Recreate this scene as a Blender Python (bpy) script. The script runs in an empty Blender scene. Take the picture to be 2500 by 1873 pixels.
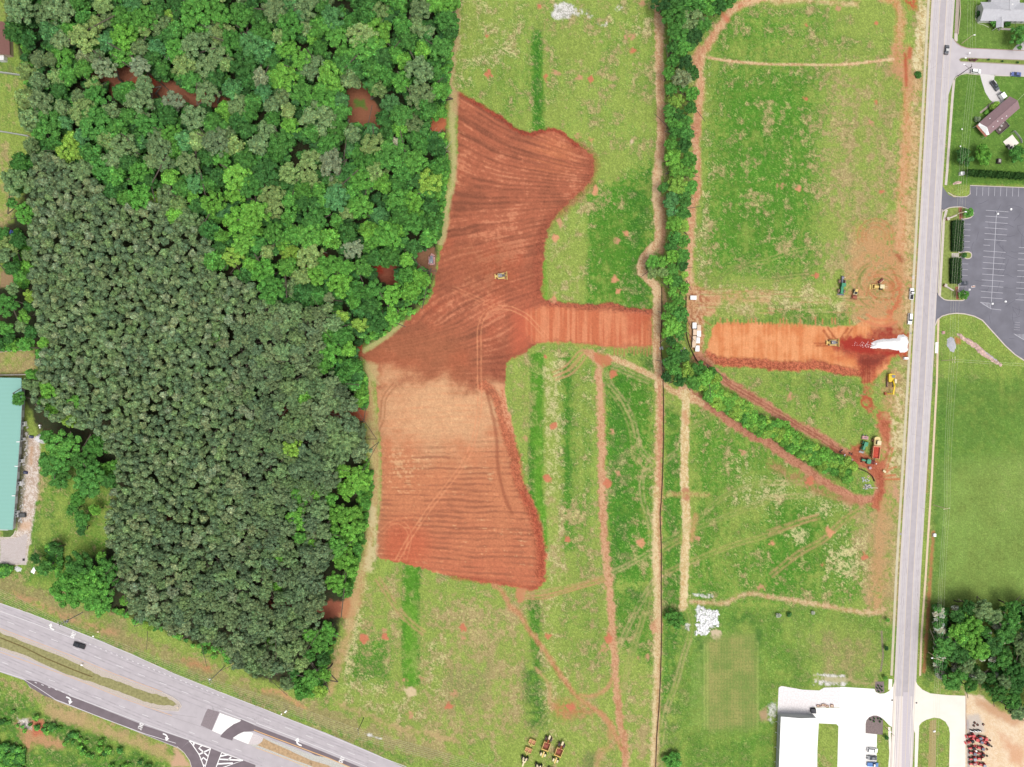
import bpy, math, random
import numpy as np
from mathutils import Vector, Matrix
R = math.radians
# ---------------------------------------------------------------- camera, sky, sun, exposure
CAMH = 320.0            # flying height in metres
S = 0.19                # metres on the ground per unit of the site plan (2500 x 1873 units)
CX, CY = 1250.0, 936.5
scene = bpy.context.scene
col = scene.collection
cam_d = bpy.data.cameras.new("camera"); cam = bpy.data.objects.new("camera", cam_d); col.objects.link(cam)
cam.location = (0, 0, CAMH)
cam_d.sensor_fit = 'HORIZONTAL'; cam_d.angle = 2*math.atan(2500*S/2/CAMH); cam_d.clip_end = 20000; cam_d.clip_start = 1
scene.camera = cam
SUN_EL, SUN_AZ = 70.0, 150.0     # azimuth clockwise from +Y
w = bpy.data.worlds.new("World"); scene.world = w; w.use_nodes = True
wn = w.node_tree.nodes; wl = w.node_tree.links
sky = wn.new('ShaderNodeTexSky'); sky.sky_type = 'NISHITA'; sky.sun_disc = False
sky.sun_elevation = R(SUN_EL); sky.sun_rotation = R(SUN_AZ); sky.dust_density = 6; sky.air_density = 1.0
hs = wn.new('ShaderNodeHueSaturation'); hs.inputs['Saturation'].default_value = 0.36
wl.new(sky.outputs[0], hs.inputs['Color']); bg = wn['Background']; wl.new(hs.outputs[0], bg.inputs['Color'])
bg.inputs['Strength'].default_value = 0.11
sd_ = bpy.data.lights.new("sun", 'SUN'); sd_.energy = 1.0; sd_.angle = R(30); sd_.color = (1, .965, .91)
sun = bpy.data.objects.new("sun", sd_); col.objects.link(sun)
sun.rotation_euler = (R(90-SUN_EL), 0, R(180-SUN_AZ)); sun.location = (0, 0, 200)
scene.view_settings.view_transform = 'Standard'; scene.view_settings.look = 'None'
scene.view_settings.exposure = 0.88; scene.view_settings.gamma = 1
scene.cycles.max_bounces = 5; scene.cycles.diffuse_bounces = 3; scene.cycles.transparent_max_bounces = 6
L0 = 1.85               # how bright a white, level surface comes out: albedo = display / L0

rng = np.random.default_rng(11); random.seed(5)
def lin(c):
    c = np.asarray(c, float)/255.0
    return np.where(c <= .04045, c/12.92, ((c+.055)/1.055)**2.4)
def C(r, g, b, k=1.0): return tuple(np.clip(lin((r, g, b))/L0*k, 0, .9))
def W(px, py, h=0.0):   # plan point (as seen at height h) -> metres
    f = (CAMH-h)/CAMH
    return (px-CX)*S*f, (CY-py)*S*f

# ---------------------------------------------------------------- helpers
def tag(o, label=None, cat=None, group=None, kind=None):
    if label: o['label'] = label
    if cat: o['category'] = cat
    if group: o['group'] = group
    if kind: o['kind'] = kind
    return o
MATS = {}
def mat(name, c, rough=.8, metal=0, spec=.3, noise=0, nscale=1.5, bump=0, emit=None):
    if name in MATS: return MATS[name]
    m = bpy.data.materials.new(name); m.use_nodes = True; nt = m.node_tree; b = nt.nodes['Principled BSDF']
    b.inputs['Roughness'].default_value = rough; b.inputs['Metallic'].default_value = metal
    b.inputs['Specular IOR Level'].default_value = spec
    if noise:
        tc = nt.nodes.new('ShaderNodeTexCoord'); n = nt.nodes.new('ShaderNodeTexNoise'); n.inputs['Scale'].default_value = nscale
        n.inputs['Detail'].default_value = 5; nt.links.new(tc.outputs['Object'], n.inputs['Vector'])
        mp = nt.nodes.new('ShaderNodeMapRange'); mp.inputs[1].default_value = .3; mp.inputs[2].default_value = .7
        mp.inputs[3].default_value = 1-noise; mp.inputs[4].default_value = 1+noise
        nt.links.new(n.outputs['Fac'], mp.inputs[0])
        mx = nt.nodes.new('ShaderNodeVectorMath'); mx.operation = 'SCALE'; mx.inputs[0].default_value = c[:3]
        nt.links.new(mp.outputs[0], mx.inputs['Scale']); nt.links.new(mx.outputs[0], b.inputs['Base Color'])
        if bump:
            bp = nt.nodes.new('ShaderNodeBump'); bp.inputs['Distance'].default_value = bump; nt.links.new(n.outputs['Fac'], bp.inputs['Height']); nt.links.new(bp.outputs[0], b.inputs['Normal'])
    else: b.inputs['Base Color'].default_value = (*c[:3], 1)
    MATS[name] = m; return m
class MB:
    def __init__(s): s.v = []; s.f = []
    def add(s, vs, fs):
        n = len(s.v); s.v += [tuple(v) for v in vs]; s.f += [tuple(i+n for i in f) for f in fs]; return s
    def box(s, x0, x1, y0, y1, z0, z1, rz=0, c=None, taper=0):
        vs = [(x0, y0, z0), (x1, y0, z0), (x1, y1, z0), (x0, y1, z0)]
        tx, ty = (x1-x0)*taper/2, (y1-y0)*taper/2
        vs += [(x0+tx, y0+ty, z1), (x1-tx, y0+ty, z1), (x1-tx, y1-ty, z1), (x0+tx, y1-ty, z1)]
        if rz:
            cx, cy = c or ((x0+x1)/2, (y0+y1)/2); a, b = math.cos(rz), math.sin(rz)
            vs = [(cx+(x-cx)*a-(y-cy)*b, cy+(x-cx)*b+(y-cy)*a, z) for x, y, z in vs]
        return s.add(vs, [(0, 3, 2, 1), (4, 5, 6, 7), (0, 1, 5, 4), (1, 2, 6, 5), (2, 3, 7, 6), (3, 0, 4, 7)])
    def prism(s, pts, z0, z1):      # plan outline, extruded up
        n = len(pts); A = sum(pts[i][0]*pts[(i+1) % n][1]-pts[(i+1) % n][0]*pts[i][1] for i in range(n))
        if A < 0: pts = pts[::-1]
        return s.add([(x, y, z0) for x, y in pts]+[(x, y, z1) for x, y in pts],
                     [tuple(range(n-1, -1, -1)), tuple(range(n, 2*n))]+[(i, (i+1) % n, n+(i+1) % n, n+i) for i in range(n)])
    def side(s, pts, y0, y1, y0t=None, y1t=None):    # side profile (x,z), extruded across y
        n = len(pts); zs = [p[1] for p in pts]; lo, hi = min(zs), max(zs)
        def yy(z, a, b): return a if b is None else a+(b-a)*(z-lo)/(hi-lo+1e-9)
        return s.add([(x, yy(z, y0, y0t), z) for x, z in pts]+[(x, yy(z, y1, y1t), z) for x, z in pts],
                     [tuple(range(n)), tuple(range(2*n-1, n-1, -1))]+[(i, n+i, n+(i+1) % n, (i+1) % n) for i in range(n)])
    def tube(s, p0, p1, r0, r1=None, n=8):
        r1 = r0 if r1 is None else r1
        p0, p1 = Vector(p0), Vector(p1); d = (p1-p0).normalized(); u = d.orthogonal().normalized(); v = d.cross(u)
        vs = []
        for p, r in ((p0, r0), (p1, r1)):
            for i in range(n):
                a = 2*math.pi*i/n; vs.append(tuple(p+u*(r*math.cos(a))+v*(r*math.sin(a))))
        return s.add(vs, [tuple(range(n-1, -1, -1)), tuple(range(n, 2*n))]+[(i, (i+1) % n, n+(i+1) % n, n+i) for i in range(n)])
    def wheel(s, x, y, z, r, w_, n=14): 
        s.tube((x, y-w_/2, z), (x, y+w_/2, z), r*.9, r*.9, n); return s.tube((x, y-w_*.36, z), (x, y+w_*.36, z), r, r, n)
    def line(s, pts, w_, z, closed=False):      # flat painted strip along a polyline
        n = len(pts); L = []
        for i in range(n):
            a = Vector(pts[i-1] if (i > 0 or closed) else pts[i]); b = Vector(pts[(i+1) % n] if (i < n-1 or closed) else pts[i])
            d = (b-a).normalized(); nn = Vector((-d.y, d.x))*(w_/2); p = Vector(pts[i]); L.append((p+nn, p-nn))
        vs = [(q.x, q.y, z) for pr in L for q in pr]; m = n if closed else n-1
        return s.add(vs, [(2*i, 2*i+1, 2*((i+1) % n)+1, 2*((i+1) % n)) for i in range(m)])
    def sheet(s, pts, z): 
        n = len(pts); A = sum(pts[i][0]*pts[(i+1) % n][1]-pts[(i+1) % n][0]*pts[i][1] for i in range(n))
        if A < 0: pts = pts[::-1]
        return s.add([(x, y, z) for x, y in pts], [tuple(range(n))])
    def kerb(s, pts, w_, z0, z1, closed=False):
        n = len(pts); L = []
        for i in range(n):
            a = Vector(pts[i-1] if (i > 0 or closed) else pts[i]); b = Vector(pts[(i+1) % n] if (i < n-1 or closed) else pts[i])
            d = (b-a).normalized(); nn = Vector((-d.y, d.x))*(w_/2); p = Vector(pts[i]); L.append((p+nn, p-nn))
        vs = []
        for p, q in L: vs += [(p.x, p.y, z0), (p.x, p.y, z1), (q.x, q.y, z1), (q.x, q.y, z0)]
        m = n if closed else n-1; fs = []
        for i in range(m):
            j = (i+1) % n
            for k in range(4): fs.append((4*i+k, 4*i+(k+1) % 4, 4*j+(k+1) % 4, 4*j+k))
        if not closed: fs += [(3, 2, 1, 0), (4*n-4, 4*n-3, 4*n-2, 4*n-1)]
        return s.add(vs, fs)
    def build(s, name, m, parent=None, smooth=False):
        me = bpy.data.meshes.new(name); me.from_pydata(s.v, [], s.f); me.update()
        if smooth: me.shade_smooth()
        me.materials.append(m); o = bpy.data.objects.new(name, me); col.objects.link(o); o.parent = parent; return o
def empty(name, x, y, rz=0, z=0, label=None, cat=None, group=None):
    o = bpy.data.objects.new(name, None); col.objects.link(o); o.location = (x, y, z); o.rotation_euler = (0, 0, rz); o.empty_display_size = .5
    return tag(o, label, cat, group)
def copy_tree(o, parent=None):
    c = o.copy(); col.objects.link(c); c.parent = parent
    for ch in KIDS.get(o.name, list(o.children)): copy_tree(ch, c)
    return c
KIDS = {}
def smooth_curve(pts, k=6, closed=False):
    P = [np.array(p, float) for p in pts]; n = len(P); out = []
    for i in range(n if closed else n-1):
        if closed: p0, p1, p2, p3 = P[i-1], P[i], P[(i+1) % n], P[(i+2) % n]
        else: p0, p1, p2, p3 = P[max(i-1, 0)], P[i], P[i+1], P[min(i+2, n-1)]
        for j in range(k):
            t = j/k; out.append(tuple(.5*((2*p1)+(-p0+p2)*t+(2*p0-5*p1+4*p2-p3)*t*t+(-p0+3*p1-3*p2+p3)*t**3)))
    if not closed: out.append(tuple(P[-1]))
    return out
def WW(pts, h=0): return [W(x, y, h) for x, y in pts]

# ---------------------------------------------------------------- the painted terrain grid
STEP = 2.0
gx = np.arange(-44, 2546, STEP, dtype=np.float32); gy = np.arange(-44, 1920, STEP, dtype=np.float32)
X, Y = np.meshgrid(gx, gy); NY, NX = X.shape
_tab = rng.random((256, 256)).astype(np.float32)
def vn(x, y, s=0):
    x = x+s*37.7; y = y+s*91.3
    xi = np.floor(x).astype(np.int32); yi = np.floor(y).astype(np.int32); fx = x-xi; fy = y-yi
    fx = fx*fx*(3-2*fx); fy = fy*fy*(3-2*fy); a = xi & 255; b = (xi+1) & 255; c = yi & 255; d = (yi+1) & 255
    return (_tab[c, a]*(1-fx)+_tab[c, b]*fx)*(1-fy)+(_tab[d, a]*(1-fx)+_tab[d, b]*fx)*fy
def fbm(x, y, o=3, s=0):
    t = 0; a = .5; tot = 0
    for i in range(o): t = t+a*vn(x*2**i, y*2**i, s+i*3); tot += a; a *= .55
    return t/tot
def fb(px, o=3, s=0, ax=1, ay=1): return fbm(X/(px*ax), Y/(px*ay), o, s)
N3 = rng.random(X.shape).astype(np.float32); N5 = fb(5, 2, 1); N9 = fb(9, 3, 2); N25 = fb(25, 3, 3); N70 = fb(70, 3, 4); N200 = fb(200, 3, 5)
NV = fb(10, 3, 6, 1, 9); NH = fb(10, 3, 7, 9, 1)      # drawn out north-south / east-west
def st(x, a, b): t = np.clip((x-a)/(b-a), 0, 1); return t*t*(3-2*t)
COLR = np.zeros((NY, NX, 3), np.float32); CLS = np.zeros((NY, NX), np.int8); HG = np.zeros((NY, NX), np.float32)
SAT = np.full((NY, NX), .32, np.float32); STW = np.full((NY, NX), .10, np.float32); BRN = np.full((NY, NX), .26, np.float32); DRK = np.zeros((NY, NX), np.float32); MOT = np.ones((NY, NX), np.float32)
def sl_of(pts, pad):
    a = np.array(pts); x0, y0 = a.min(0)-pad; x1, y1 = a.max(0)+pad
    i0 = int(np.clip((x0-gx[0])/STEP, 0, NX)); i1 = int(np.clip((x1-gx[0])/STEP+1, 0, NX)); j0 = int(np.clip((y0-gy[0])/STEP, 0, NY)); j1 = int(np.clip((y1-gy[0])/STEP+1, 0, NY))
    return (slice(j0, j1), slice(i0, i1))
def segd(x, y, pts, closed):
    d = np.full(x.shape, 1e9, np.float32); n = len(pts)
    for i in range(n if closed else n-1):
        ax, ay = pts[i]; bx, by = pts[(i+1) % n]; dx, dy = bx-ax, by-ay; L = dx*dx+dy*dy+1e-9
        t = np.clip(((x-ax)*dx+(y-ay)*dy)/L, 0, 1); d = np.minimum(d, (x-ax-t*dx)**2+(y-ay-t*dy)**2)
    return np.sqrt(d)
def inside(x, y, pts):
    r = np.zeros(x.shape, bool); n = len(pts)
    for i in range(n):
        ax, ay = pts[i]; bx, by = pts[(i+1) % n]
        if ay == by: continue
        r ^= ((ay > y) != (by > y)) & (x < (bx-ax)*(y-ay)/(by-ay)+ax)
    return r
def apply(s, sd, c, soft, rough, a, cls, arr, hgt, thin):
    al = np.clip((sd+(N9[s]-.5)*2*rough+(N5[s]-.5)*rough*.8)/max(soft, .1)+.5, 0, 1)*a
    if thin: al = al*st(N5[s]*.6+N25[s]*.4, thin-.12, thin+.12)
    if arr is not None: arr[s] += (c-arr[s])*al; return
    cc = c(s) if callable(c) else np.array(C(*c), np.float32)
    COLR[s] += (cc-COLR[s])*al[..., None]
    if cls is not None: CLS[s] = np.where(al > .5, cls, CLS[s])
    if hgt: HG[s] += hgt*al
def poly(pts, c, soft=4, rough=4, a=1, cls=None, arr=None, hgt=0, thin=0, curve=False):
    if curve: pts = smooth_curve(pts, 5, True)
    s = sl_of(pts, soft+rough+4); x, y = X[s], Y[s]
    if x.size == 0: return
    sd = segd(x, y, pts, True); sd = np.where(inside(x, y, pts), sd, -sd); apply(s, sd, c, soft, rough, a, cls, arr, hgt, thin)
def stroke(pts, wd, c, soft=3, rough=2, a=1, cls=None, arr=None, hgt=0, thin=0, curve=True):
    if curve and len(pts) > 2: pts = smooth_curve(pts, 5)
    s = sl_of(pts, wd+soft+rough+4); x, y = X[s], Y[s]
    if x.size == 0: return
    apply(s, wd/2-segd(x, y, pts, False), c, soft, rough, a, cls, arr, hgt, thin)
def track(pts, c, gap=9, wd=3, a=.8, thin=.32, cls=None, soft=2.5):
    P = np.array(smooth_curve(pts, 5)); d = np.gradient(P, axis=0); d /= np.linalg.norm(d, axis=1)[:, None]+1e-9; n = np.stack([-d[:, 1], d[:, 0]], 1)*gap/2
    for q in (P+n, P-n): stroke([tuple(v) for v in q], wd, c, soft, 1, a, cls, thin=thin, curve=False)
# ---------------------------------------------------------------- site plan: where grass, soil and tracks lie
def Z(k, *p):
    x0 = 625*((k-1) % 4); y0 = 468*((k-1)//4); return [(x0+a*.2825, y0+b*.2828) for a, b in p]
# grass moods: SAT = lush, STW = straw flecks, BRN = dry/brown, DRK = deep green
P = lambda pts, arr, v, soft=60, rough=14, a=1, thin=0: poly(pts, v, soft, rough, a, None, arr, 0, thin, False)
Q = lambda pts, wd, arr, v, soft=25, rough=6, a=1, thin=0: stroke(pts, wd, v, soft, rough, a, None, arr, 0, thin)
P([(1105, -40), (1620, -40), (1610, 330), (1440, 330), (1300, 330), (1110, 230)], SAT, .42); P([(1105, -40), (1600, -40), (1600, 90), (1105, 110)], BRN, .38)
P([(1105, -40), (1290, -40), (1280, 140), (1110, 220)], STW, .32); P([(1480, 30), (1600, 30), (1600, 80), (1480, 80)], STW, .3)
P([(1380, 120), (1600, 120), (1600, 420), (1360, 380)], SAT, .3); P([(1110, 140), (1300, 140), (1300, 300), (1180, 300)], SAT, .5)
Q([(1313, 60), (1311, 160), (1316, 300)], 20, DRK, .5, 14, 5); Q([(1311, 90), (1314, 310)], 26, SAT, 1, 12, 3); Q([(1335, 80), (1333, 190)], 12, BRN, .5, 10)
P([(1440, 480), (1590, 410), (1590, 755), (1425, 745), (1430, 600)], SAT, 1, 50, 24); P([(1535, 470), (1590, 420), (1590, 750), (1530, 750)], DRK, .5, 34, 14)
P([(1340, 480), (1430, 470), (1425, 740), (1330, 735)], SAT, .22, 20); P([(1340, 480), (1435, 470), (1425, 740), (1330, 735)], STW, .14, 20)
P([(1575, 450), (1595, 380), (1597, 470)], DRK, .6, 14, 3)
P([(1700, 0), (2170, 0), (2170, 150), (1730, 140)], SAT, .5); P([(2020, 0), (2180, 0), (2180, 130), (2040, 60)], SAT, .35)
P([(1745, 30), (1900, 60), (1900, 140), (1745, 130)], SAT, .7)
P([(1735, 150), (2010, 160), (1990, 660), (1735, 660), (1720, 560), (1735, 300)], SAT, .88, 90, 34)
P([(1690, 150), (1735, 150), (1725, 660), (1690, 660)], BRN, .3, 30); P([(1690, 150), (1740, 150), (1725, 660), (1690, 660)], STW, .3, 30)
P([(2040, 160), (2210, 160), (2200, 560), (2060, 620)], BRN, .42, 60, 20); P([(2040, 160), (2210, 160), (2200, 560), (2060, 620)], SAT, .42, 60, 20)
P([(1690, 705), (2080, 700), (2080, 760), (1720, 755)], STW, .5, 26, 8); P([(1690, 705), (2090, 700), (2090, 770), (1720, 775)], BRN, .62, 30, 8)
P([(2080, 560), (2220, 560), (2220, 800), (2070, 780)], BRN, .75, 30, 14); P([(2080, 560), (2220, 560), (2220, 800), (2070, 780)], STW, .22, 30, 14)
P([(1880, 740), (2080, 745), (2080, 790), (1860, 790)], SAT, .8, 14, 8); P([(1760, 785), (1900, 770), (1880, 800), (1760, 800)], DRK, .3, 14, 8)
P([(1770, 900), (2110, 925), (2150, 1050), (2080, 1080), (1900, 1000)], SAT, .5, 40, 20); P([(1770, 890), (1900, 905), (2000, 1060), (1850, 960)], BRN, .3)
P([(1880, 900), (2110, 930), (2110, 960), (1890, 950)], DRK, .25, 20, 10)
P([(1700, 1010), (1960, 1100), (2180, 1230), (2170, 1490), (1690, 1480)], SAT, .62, 60, 40); P([(1700, 1010), (1960, 1100), (2180, 1230), (2170, 1490), (1690, 1480)], BRN, .25, 60, 30)
P([(1690, 1000), (1760, 1010), (1760, 1470), (1690, 1480)], SAT, .72, 40, 30)
P([(1890, 1225), (2010, 1240), (2010, 1380), (1880, 1470), (1860, 1330)], SAT, .95, 40, 24)
P([(2020, 1330), (2110, 1300), (2120, 1420), (2030, 1420)], STW, .5, 40, 20); P([(1920, 1130), (2060, 1230), (2060, 1290), (1850, 1200)], STW, .4, 40, 20)
P([(1800, 1120), (1900, 1160), (1880, 1260), (1800, 1230)], STW, .4, 40, 20); P([(1930, 1290), (1970, 1290), (1970, 1330), (1930, 1330)], STW, .8, 20, 6)
P([(2080, 1230), (2190, 1230), (2180, 1490), (2100, 1490)], BRN, .72, 30, 16); P([(2100, 1270), (2160, 1270), (2160, 1330), (2080, 1320)], BRN, .95, 30, 10)
# middle strips below the cross road
P([(1240, 860), (1310, 870), (1320, 1180), (1290, 1150), (1270, 1000)], BRN, .45, 20, 10); Q([(1312, 880), (1313, 1010), (1308, 1120), (1312, 1240)], 34, SAT, 1.25, 10, 3); Q([(1312, 880), (1314, 1010)], 30, DRK, .1, 8, 3)
Q([(1296, 1020), (1294, 1150), (1300, 1200)], 10, DRK, .35, 10, 2); Q([(1326, 1240), (1332, 1340)], 14, SAT, 1.3, 8, 3)
Q([(1346, 890), (1350, 1000), (1352, 1160), (1350, 1260)], 40, STW, .62, 22, 8); Q([(1346, 890), (1350, 1000), (1352, 1160), (1355, 1420)], 42, SAT, .2, 26, 8); Q([(1350, 1220), (1352, 1500)], 50, STW, .3, 20, 5); Q([(1350, 1200), (1352, 1460)], 50, BRN, .5, 20, 5)
Q([(1385, 880), (1387, 1200), (1390, 1330)], 30, SAT, .95, 26, 10); Q([(1387, 900), (1388, 1190)], 22, DRK, .35, 26, 10)
Q([(1425, 880), (1427, 1560)], 50, SAT, .5, 24, 10); Q([(1425, 880), (1427, 1200)], 46, STW, .2, 24, 10)
P([(1480, 890), (1590, 900), (1590, 1420), (1480, 1420)], SAT, 1, 30, 22); P([(1485, 900), (1530, 900), (1540, 1380), (1490, 1400)], DRK, .45, 26, 14); P([(1530, 850), (1600, 860), (1600, 905), (1540, 880)], DRK, .6, 14, 6)
P([(1620, 990), (1665, 990), (1665, 1480), (1620, 1480)], SAT, .85, 16, 12); P([(1620, 990), (1665, 990), (1665, 1480), (1620, 1480)], DRK, .3, 16, 12)
P([(1240, 870), (1290, 860), (1290, 920), (1245, 920)], BRN, .4, 16, 8)
P([(1500, 1440), (1590, 1440), (1590, 1620), (1490, 1560)], SAT, .95, 30, 16); P([(1520, 1440), (1590, 1430), (1580, 1480), (1520, 1480)], DRK, .5, 20, 10)
P([(1365, 1440), (1470, 1440), (1480, 1640), (1370, 1640)], SAT, .55, 30, 12); P([(1365, 1440), (1470, 1440), (1480, 1640), (1370, 1640)], BRN, .3, 30, 12)
Q([(1302, 1470), (1306, 1620)], 30, SAT, 1, 14, 5); Q([(1306, 1480), (1310, 1560), (1310, 1620)], 24, DRK, .4, 24, 8)
P([(860, 1400), (1250, 1450), (1290, 1500), (1300, 1800), (1000, 1830), (820, 1700)], BRN, .45, 60, 34); P([(860, 1400), (1250, 1450), (1290, 1500), (1300, 1800), (1000, 1830), (820, 1700)], SAT, .4, 60, 34)
Q([(1005, 1390), (1002, 1500), (1003, 1600), (1004, 1655)], 42, SAT, 1.3, 10, 4); Q([(1008, 1400), (1010, 1500)], 20, DRK, .2, 10, 4)
P([(860, 1570), (950, 1560), (950, 1670), (850, 1660)], SAT, .85, 30, 14); P([(860, 1600), (940, 1600), (930, 1670), (860, 1660)], DRK, .3, 30, 12)
Q([(885, 1420), (860, 1560), (845, 1700)], 30, STW, .6, 16, 8); P([(880, 1650), (935, 1660), (925, 1720), (880, 1720)], STW, .55, 20, 10); P([(830, 1690), (1000, 1700), (1050, 1760), (880, 1740)], STW, .3, 30, 14); P([(1040, 1560), (1090, 1560), (1080, 1700), (1050, 1700)], STW, .3, 30, 10)
P([(1100, 1640), (1250, 1700), (1240, 1780), (1120, 1760)], BRN, .6, 40, 20); P([(1090, 1640), (1200, 1620), (1180, 1720), (1100, 1740)], DRK, .3, 30, 20)
Q([(1300, 1640), (1305, 1700), (1312, 1760)], 44, DRK, .6, 24, 10); Q([(1300, 1650), (1312, 1760)], 44, SAT, .8, 24, 10)
P([(1430, 1835), (1460, 1840), (1455, 1880), (1415, 1880)], DRK, .6, 20, 4); P([(1420, 1825), (1465, 1830), (1465, 1890), (1405, 1890)], BRN, .8, 20, 4)
P([(1520, 1680), (1590, 1660), (1590, 1880), (1510, 1880)], BRN, .35, 40, 16); P([(1555, 1775), (1585, 1775), (1580, 1850), (1555, 1850)], BRN, 1.1, 12, 6)
Q([(1345, 1560), (1352, 1680), (1350, 1800)], 50, STW, .3, 30, 12)
P([(1620, 1440), (1665, 1440), (1655, 1620), (1600, 1890), (1620, 1620)], SAT, .7, 20, 8); P([(1620, 1440), (1680, 1560), (1660, 1890), (1610, 1890)], DRK, .4, 20, 10)
# lawns
P([(1665, 1480), (1880, 1480), (2190, 1500), (2190, 1680), (1890, 1690), (1890, 1890), (1660, 1890)], STW, .02, 14, 4); P([(1665, 1480), (1880, 1480), (2190, 1500), (2190, 1680), (1890, 1690), (1890, 1890), (1660, 1890)], SAT, .6, 40, 20)
P([(1665, 1480), (1880, 1480), (2190, 1500), (2190, 1680), (1890, 1690), (1890, 1890), (1660, 1890)], DRK, .15, 14, 4); P([(1900, 1500), (2140, 1530), (2160, 1640), (1990, 1660)], SAT, .35, 60, 10); P([(2000, 1540), (2140, 1560), (2150, 1640), (1990, 1660)], BRN, .6, 60, 10); P([(1890, 1600), (2000, 1600), (1990, 1680), (1890, 1690)], BRN, .3, 40, 10)
P([(1700, 1550), (1725, 1560), (1715, 1620), (1695, 1600)], DRK, .9, 14, 3); P([(1845, 1530), (1860, 1540), (1855, 1620), (1840, 1600)], DRK, .9, 12, 3); P([(1770, 1500), (1830, 1500), (1850, 1530), (1770, 1530)], DRK, .6, 16, 4)
P([(2285, 920), (2546, 925), (2546, 1480), (2270, 1480)], STW, .0, 10, 2); P([(2285, 920), (2546, 925), (2546, 1480), (2270, 1480)], SAT, .42, 30, 8); P([(2310, 930), (2500, 930), (2500, 1100), (2310, 1150)], SAT, .65, 80, 8); P([(2285, 920), (2546, 925), (2546, 1480), (2270, 1480)], DRK, .1, 10, 2); P([(2285, 920), (2546, 925), (2546, 1480), (2270, 1480)], BRN, .2, 30, 8)
P([(2290, 935), (2530, 935), (2530, 1060), (2300, 1150), (2285, 1050)], DRK, .5, 70, 30); Q([(2306, 940), (2298, 1160), (2288, 1300), (2278, 1480)], 22, DRK, .7, 12, 4); P([(2420, 1150), (2546, 1150), (2546, 1260), (2420, 1260)], BRN, .4, 70, 20)
Q([(2303, 1000), (2292, 1400)], 20, SAT, .9, 12, 4); Q([(2275, 1290), (2268, 1560)], 16, BRN, .6, 8, 4); Q([(2280, 1500), (2262, 1700)], 30, DRK, .6, 12, 6)
P([(2330, -40), (2546, -40), (2546, 125), (2330, 125)], SAT, .55, 8, 1); P([(2330, 170), (2546, 170), (2546, 450), (2320, 450)], SAT, .75, 8, 1)
for a_ in (STW,): P([(2330, -40), (2546, -40), (2546, 450), (2310, 450)], a_, 0, 8, 1)
P([(2330, -40), (2546, -40), (2546, 450), (2310, 450)], DRK, .38, 8, 1); P([(2390, 60), (2470, 60), (2480, 110), (2400, 115)], BRN, .35, 30); P([(2350, 230), (2546, 250), (2546, 430), (2340, 400)], DRK, .6, 50, 6)
P([(2290, 775), (2400, 780), (2490, 900), (2546, 910), (2546, 925), (2285, 915)], STW, 0, 6, 1); P([(2290, 775), (2400, 780), (2490, 900), (2546, 910), (2546, 925), (2285, 915)], SAT, .4, 8, 2); P([(2300, 860), (2546, 890), (2546, 930), (2290, 930)], BRN, .25, 20, 6)
# far left lawns and meadow
P([(-44, -44), (60, -44), (70, 180), (70, 330), (25, 470), (20, 600), (-44, 600)], STW, .02, 10, 2); P([(-44, -44), (60, -44), (70, 180), (70, 330), (25, 470), (20, 600), (-44, 600)], SAT, .35, 20); P([(-44, 340), (25, 340), (20, 600), (-44, 600)], BRN, .6, 30); P([(-44, 100), (60, 120), (60, 180), (-44, 180)], DRK, .35, 20)
P([(-44, 850), (100, 850), (95, 920), (-44, 925)], BRN, .65, 14, 4); P([(-44, 850), (100, 850), (95, 920), (-44, 925)], STW, .0, 14, 4)
P([(70, 1100), (290, 1060), (290, 1380), (140, 1440), (40, 1420)], SAT, .55, 20, 10); P([(70, 1100), (290, 1060), (290, 1380), (140, 1440), (40, 1420)], STW, .05, 20, 4); P([(70, 1150), (150, 1180), (140, 1300), (90, 1300)], BRN, .35, 30, 16); P([(60, 1250), (140, 1250), (130, 1420), (70, 1400)], DRK, .35, 30, 20)
# verge between the wood and the highway
P([(-44, 1400), (150, 1440), (400, 1570), (620, 1680), (800, 1730), (1250, 1900), (950, 1900), (0, 1475), (-44, 1460)], STW, .04, 10, 4); P([(-44, 1400), (150, 1440), (400, 1570), (620, 1680), (800, 1730), (1250, 1900), (950, 1900), (0, 1475), (-44, 1460)], DRK, .25, 14, 6); P([(-44, 1400), (150, 1440), (400, 1570), (620, 1680), (800, 1730), (1250, 1900), (950, 1900), (0, 1475), (-44, 1460)], BRN, .42, 14, 8)
Q([(0, 1428), (110, 1465), (250, 1535), (420, 1600), (560, 1660), (700, 1715), (900, 1790), (1100, 1850)], 34, BRN, .95, 20, 8); Q([(-40, 1450), (200, 1545), (500, 1665), (800, 1778), (1000, 1860)], 14, SAT, .6, 14, 4)
P([(-44, 1640), (60, 1662), (430, 1828), (470, 1890), (-44, 1900)], SAT, .6, 10, 8); P([(-44, 1640), (60, 1662), (430, 1828), (460, 1850), (200, 1780), (60, 1700)], BRN, .7, 14, 6); P([(-44, 1700), (60, 1720), (380, 1850), (400, 1900), (-44, 1900)], DRK, .5, 20, 14)

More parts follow.
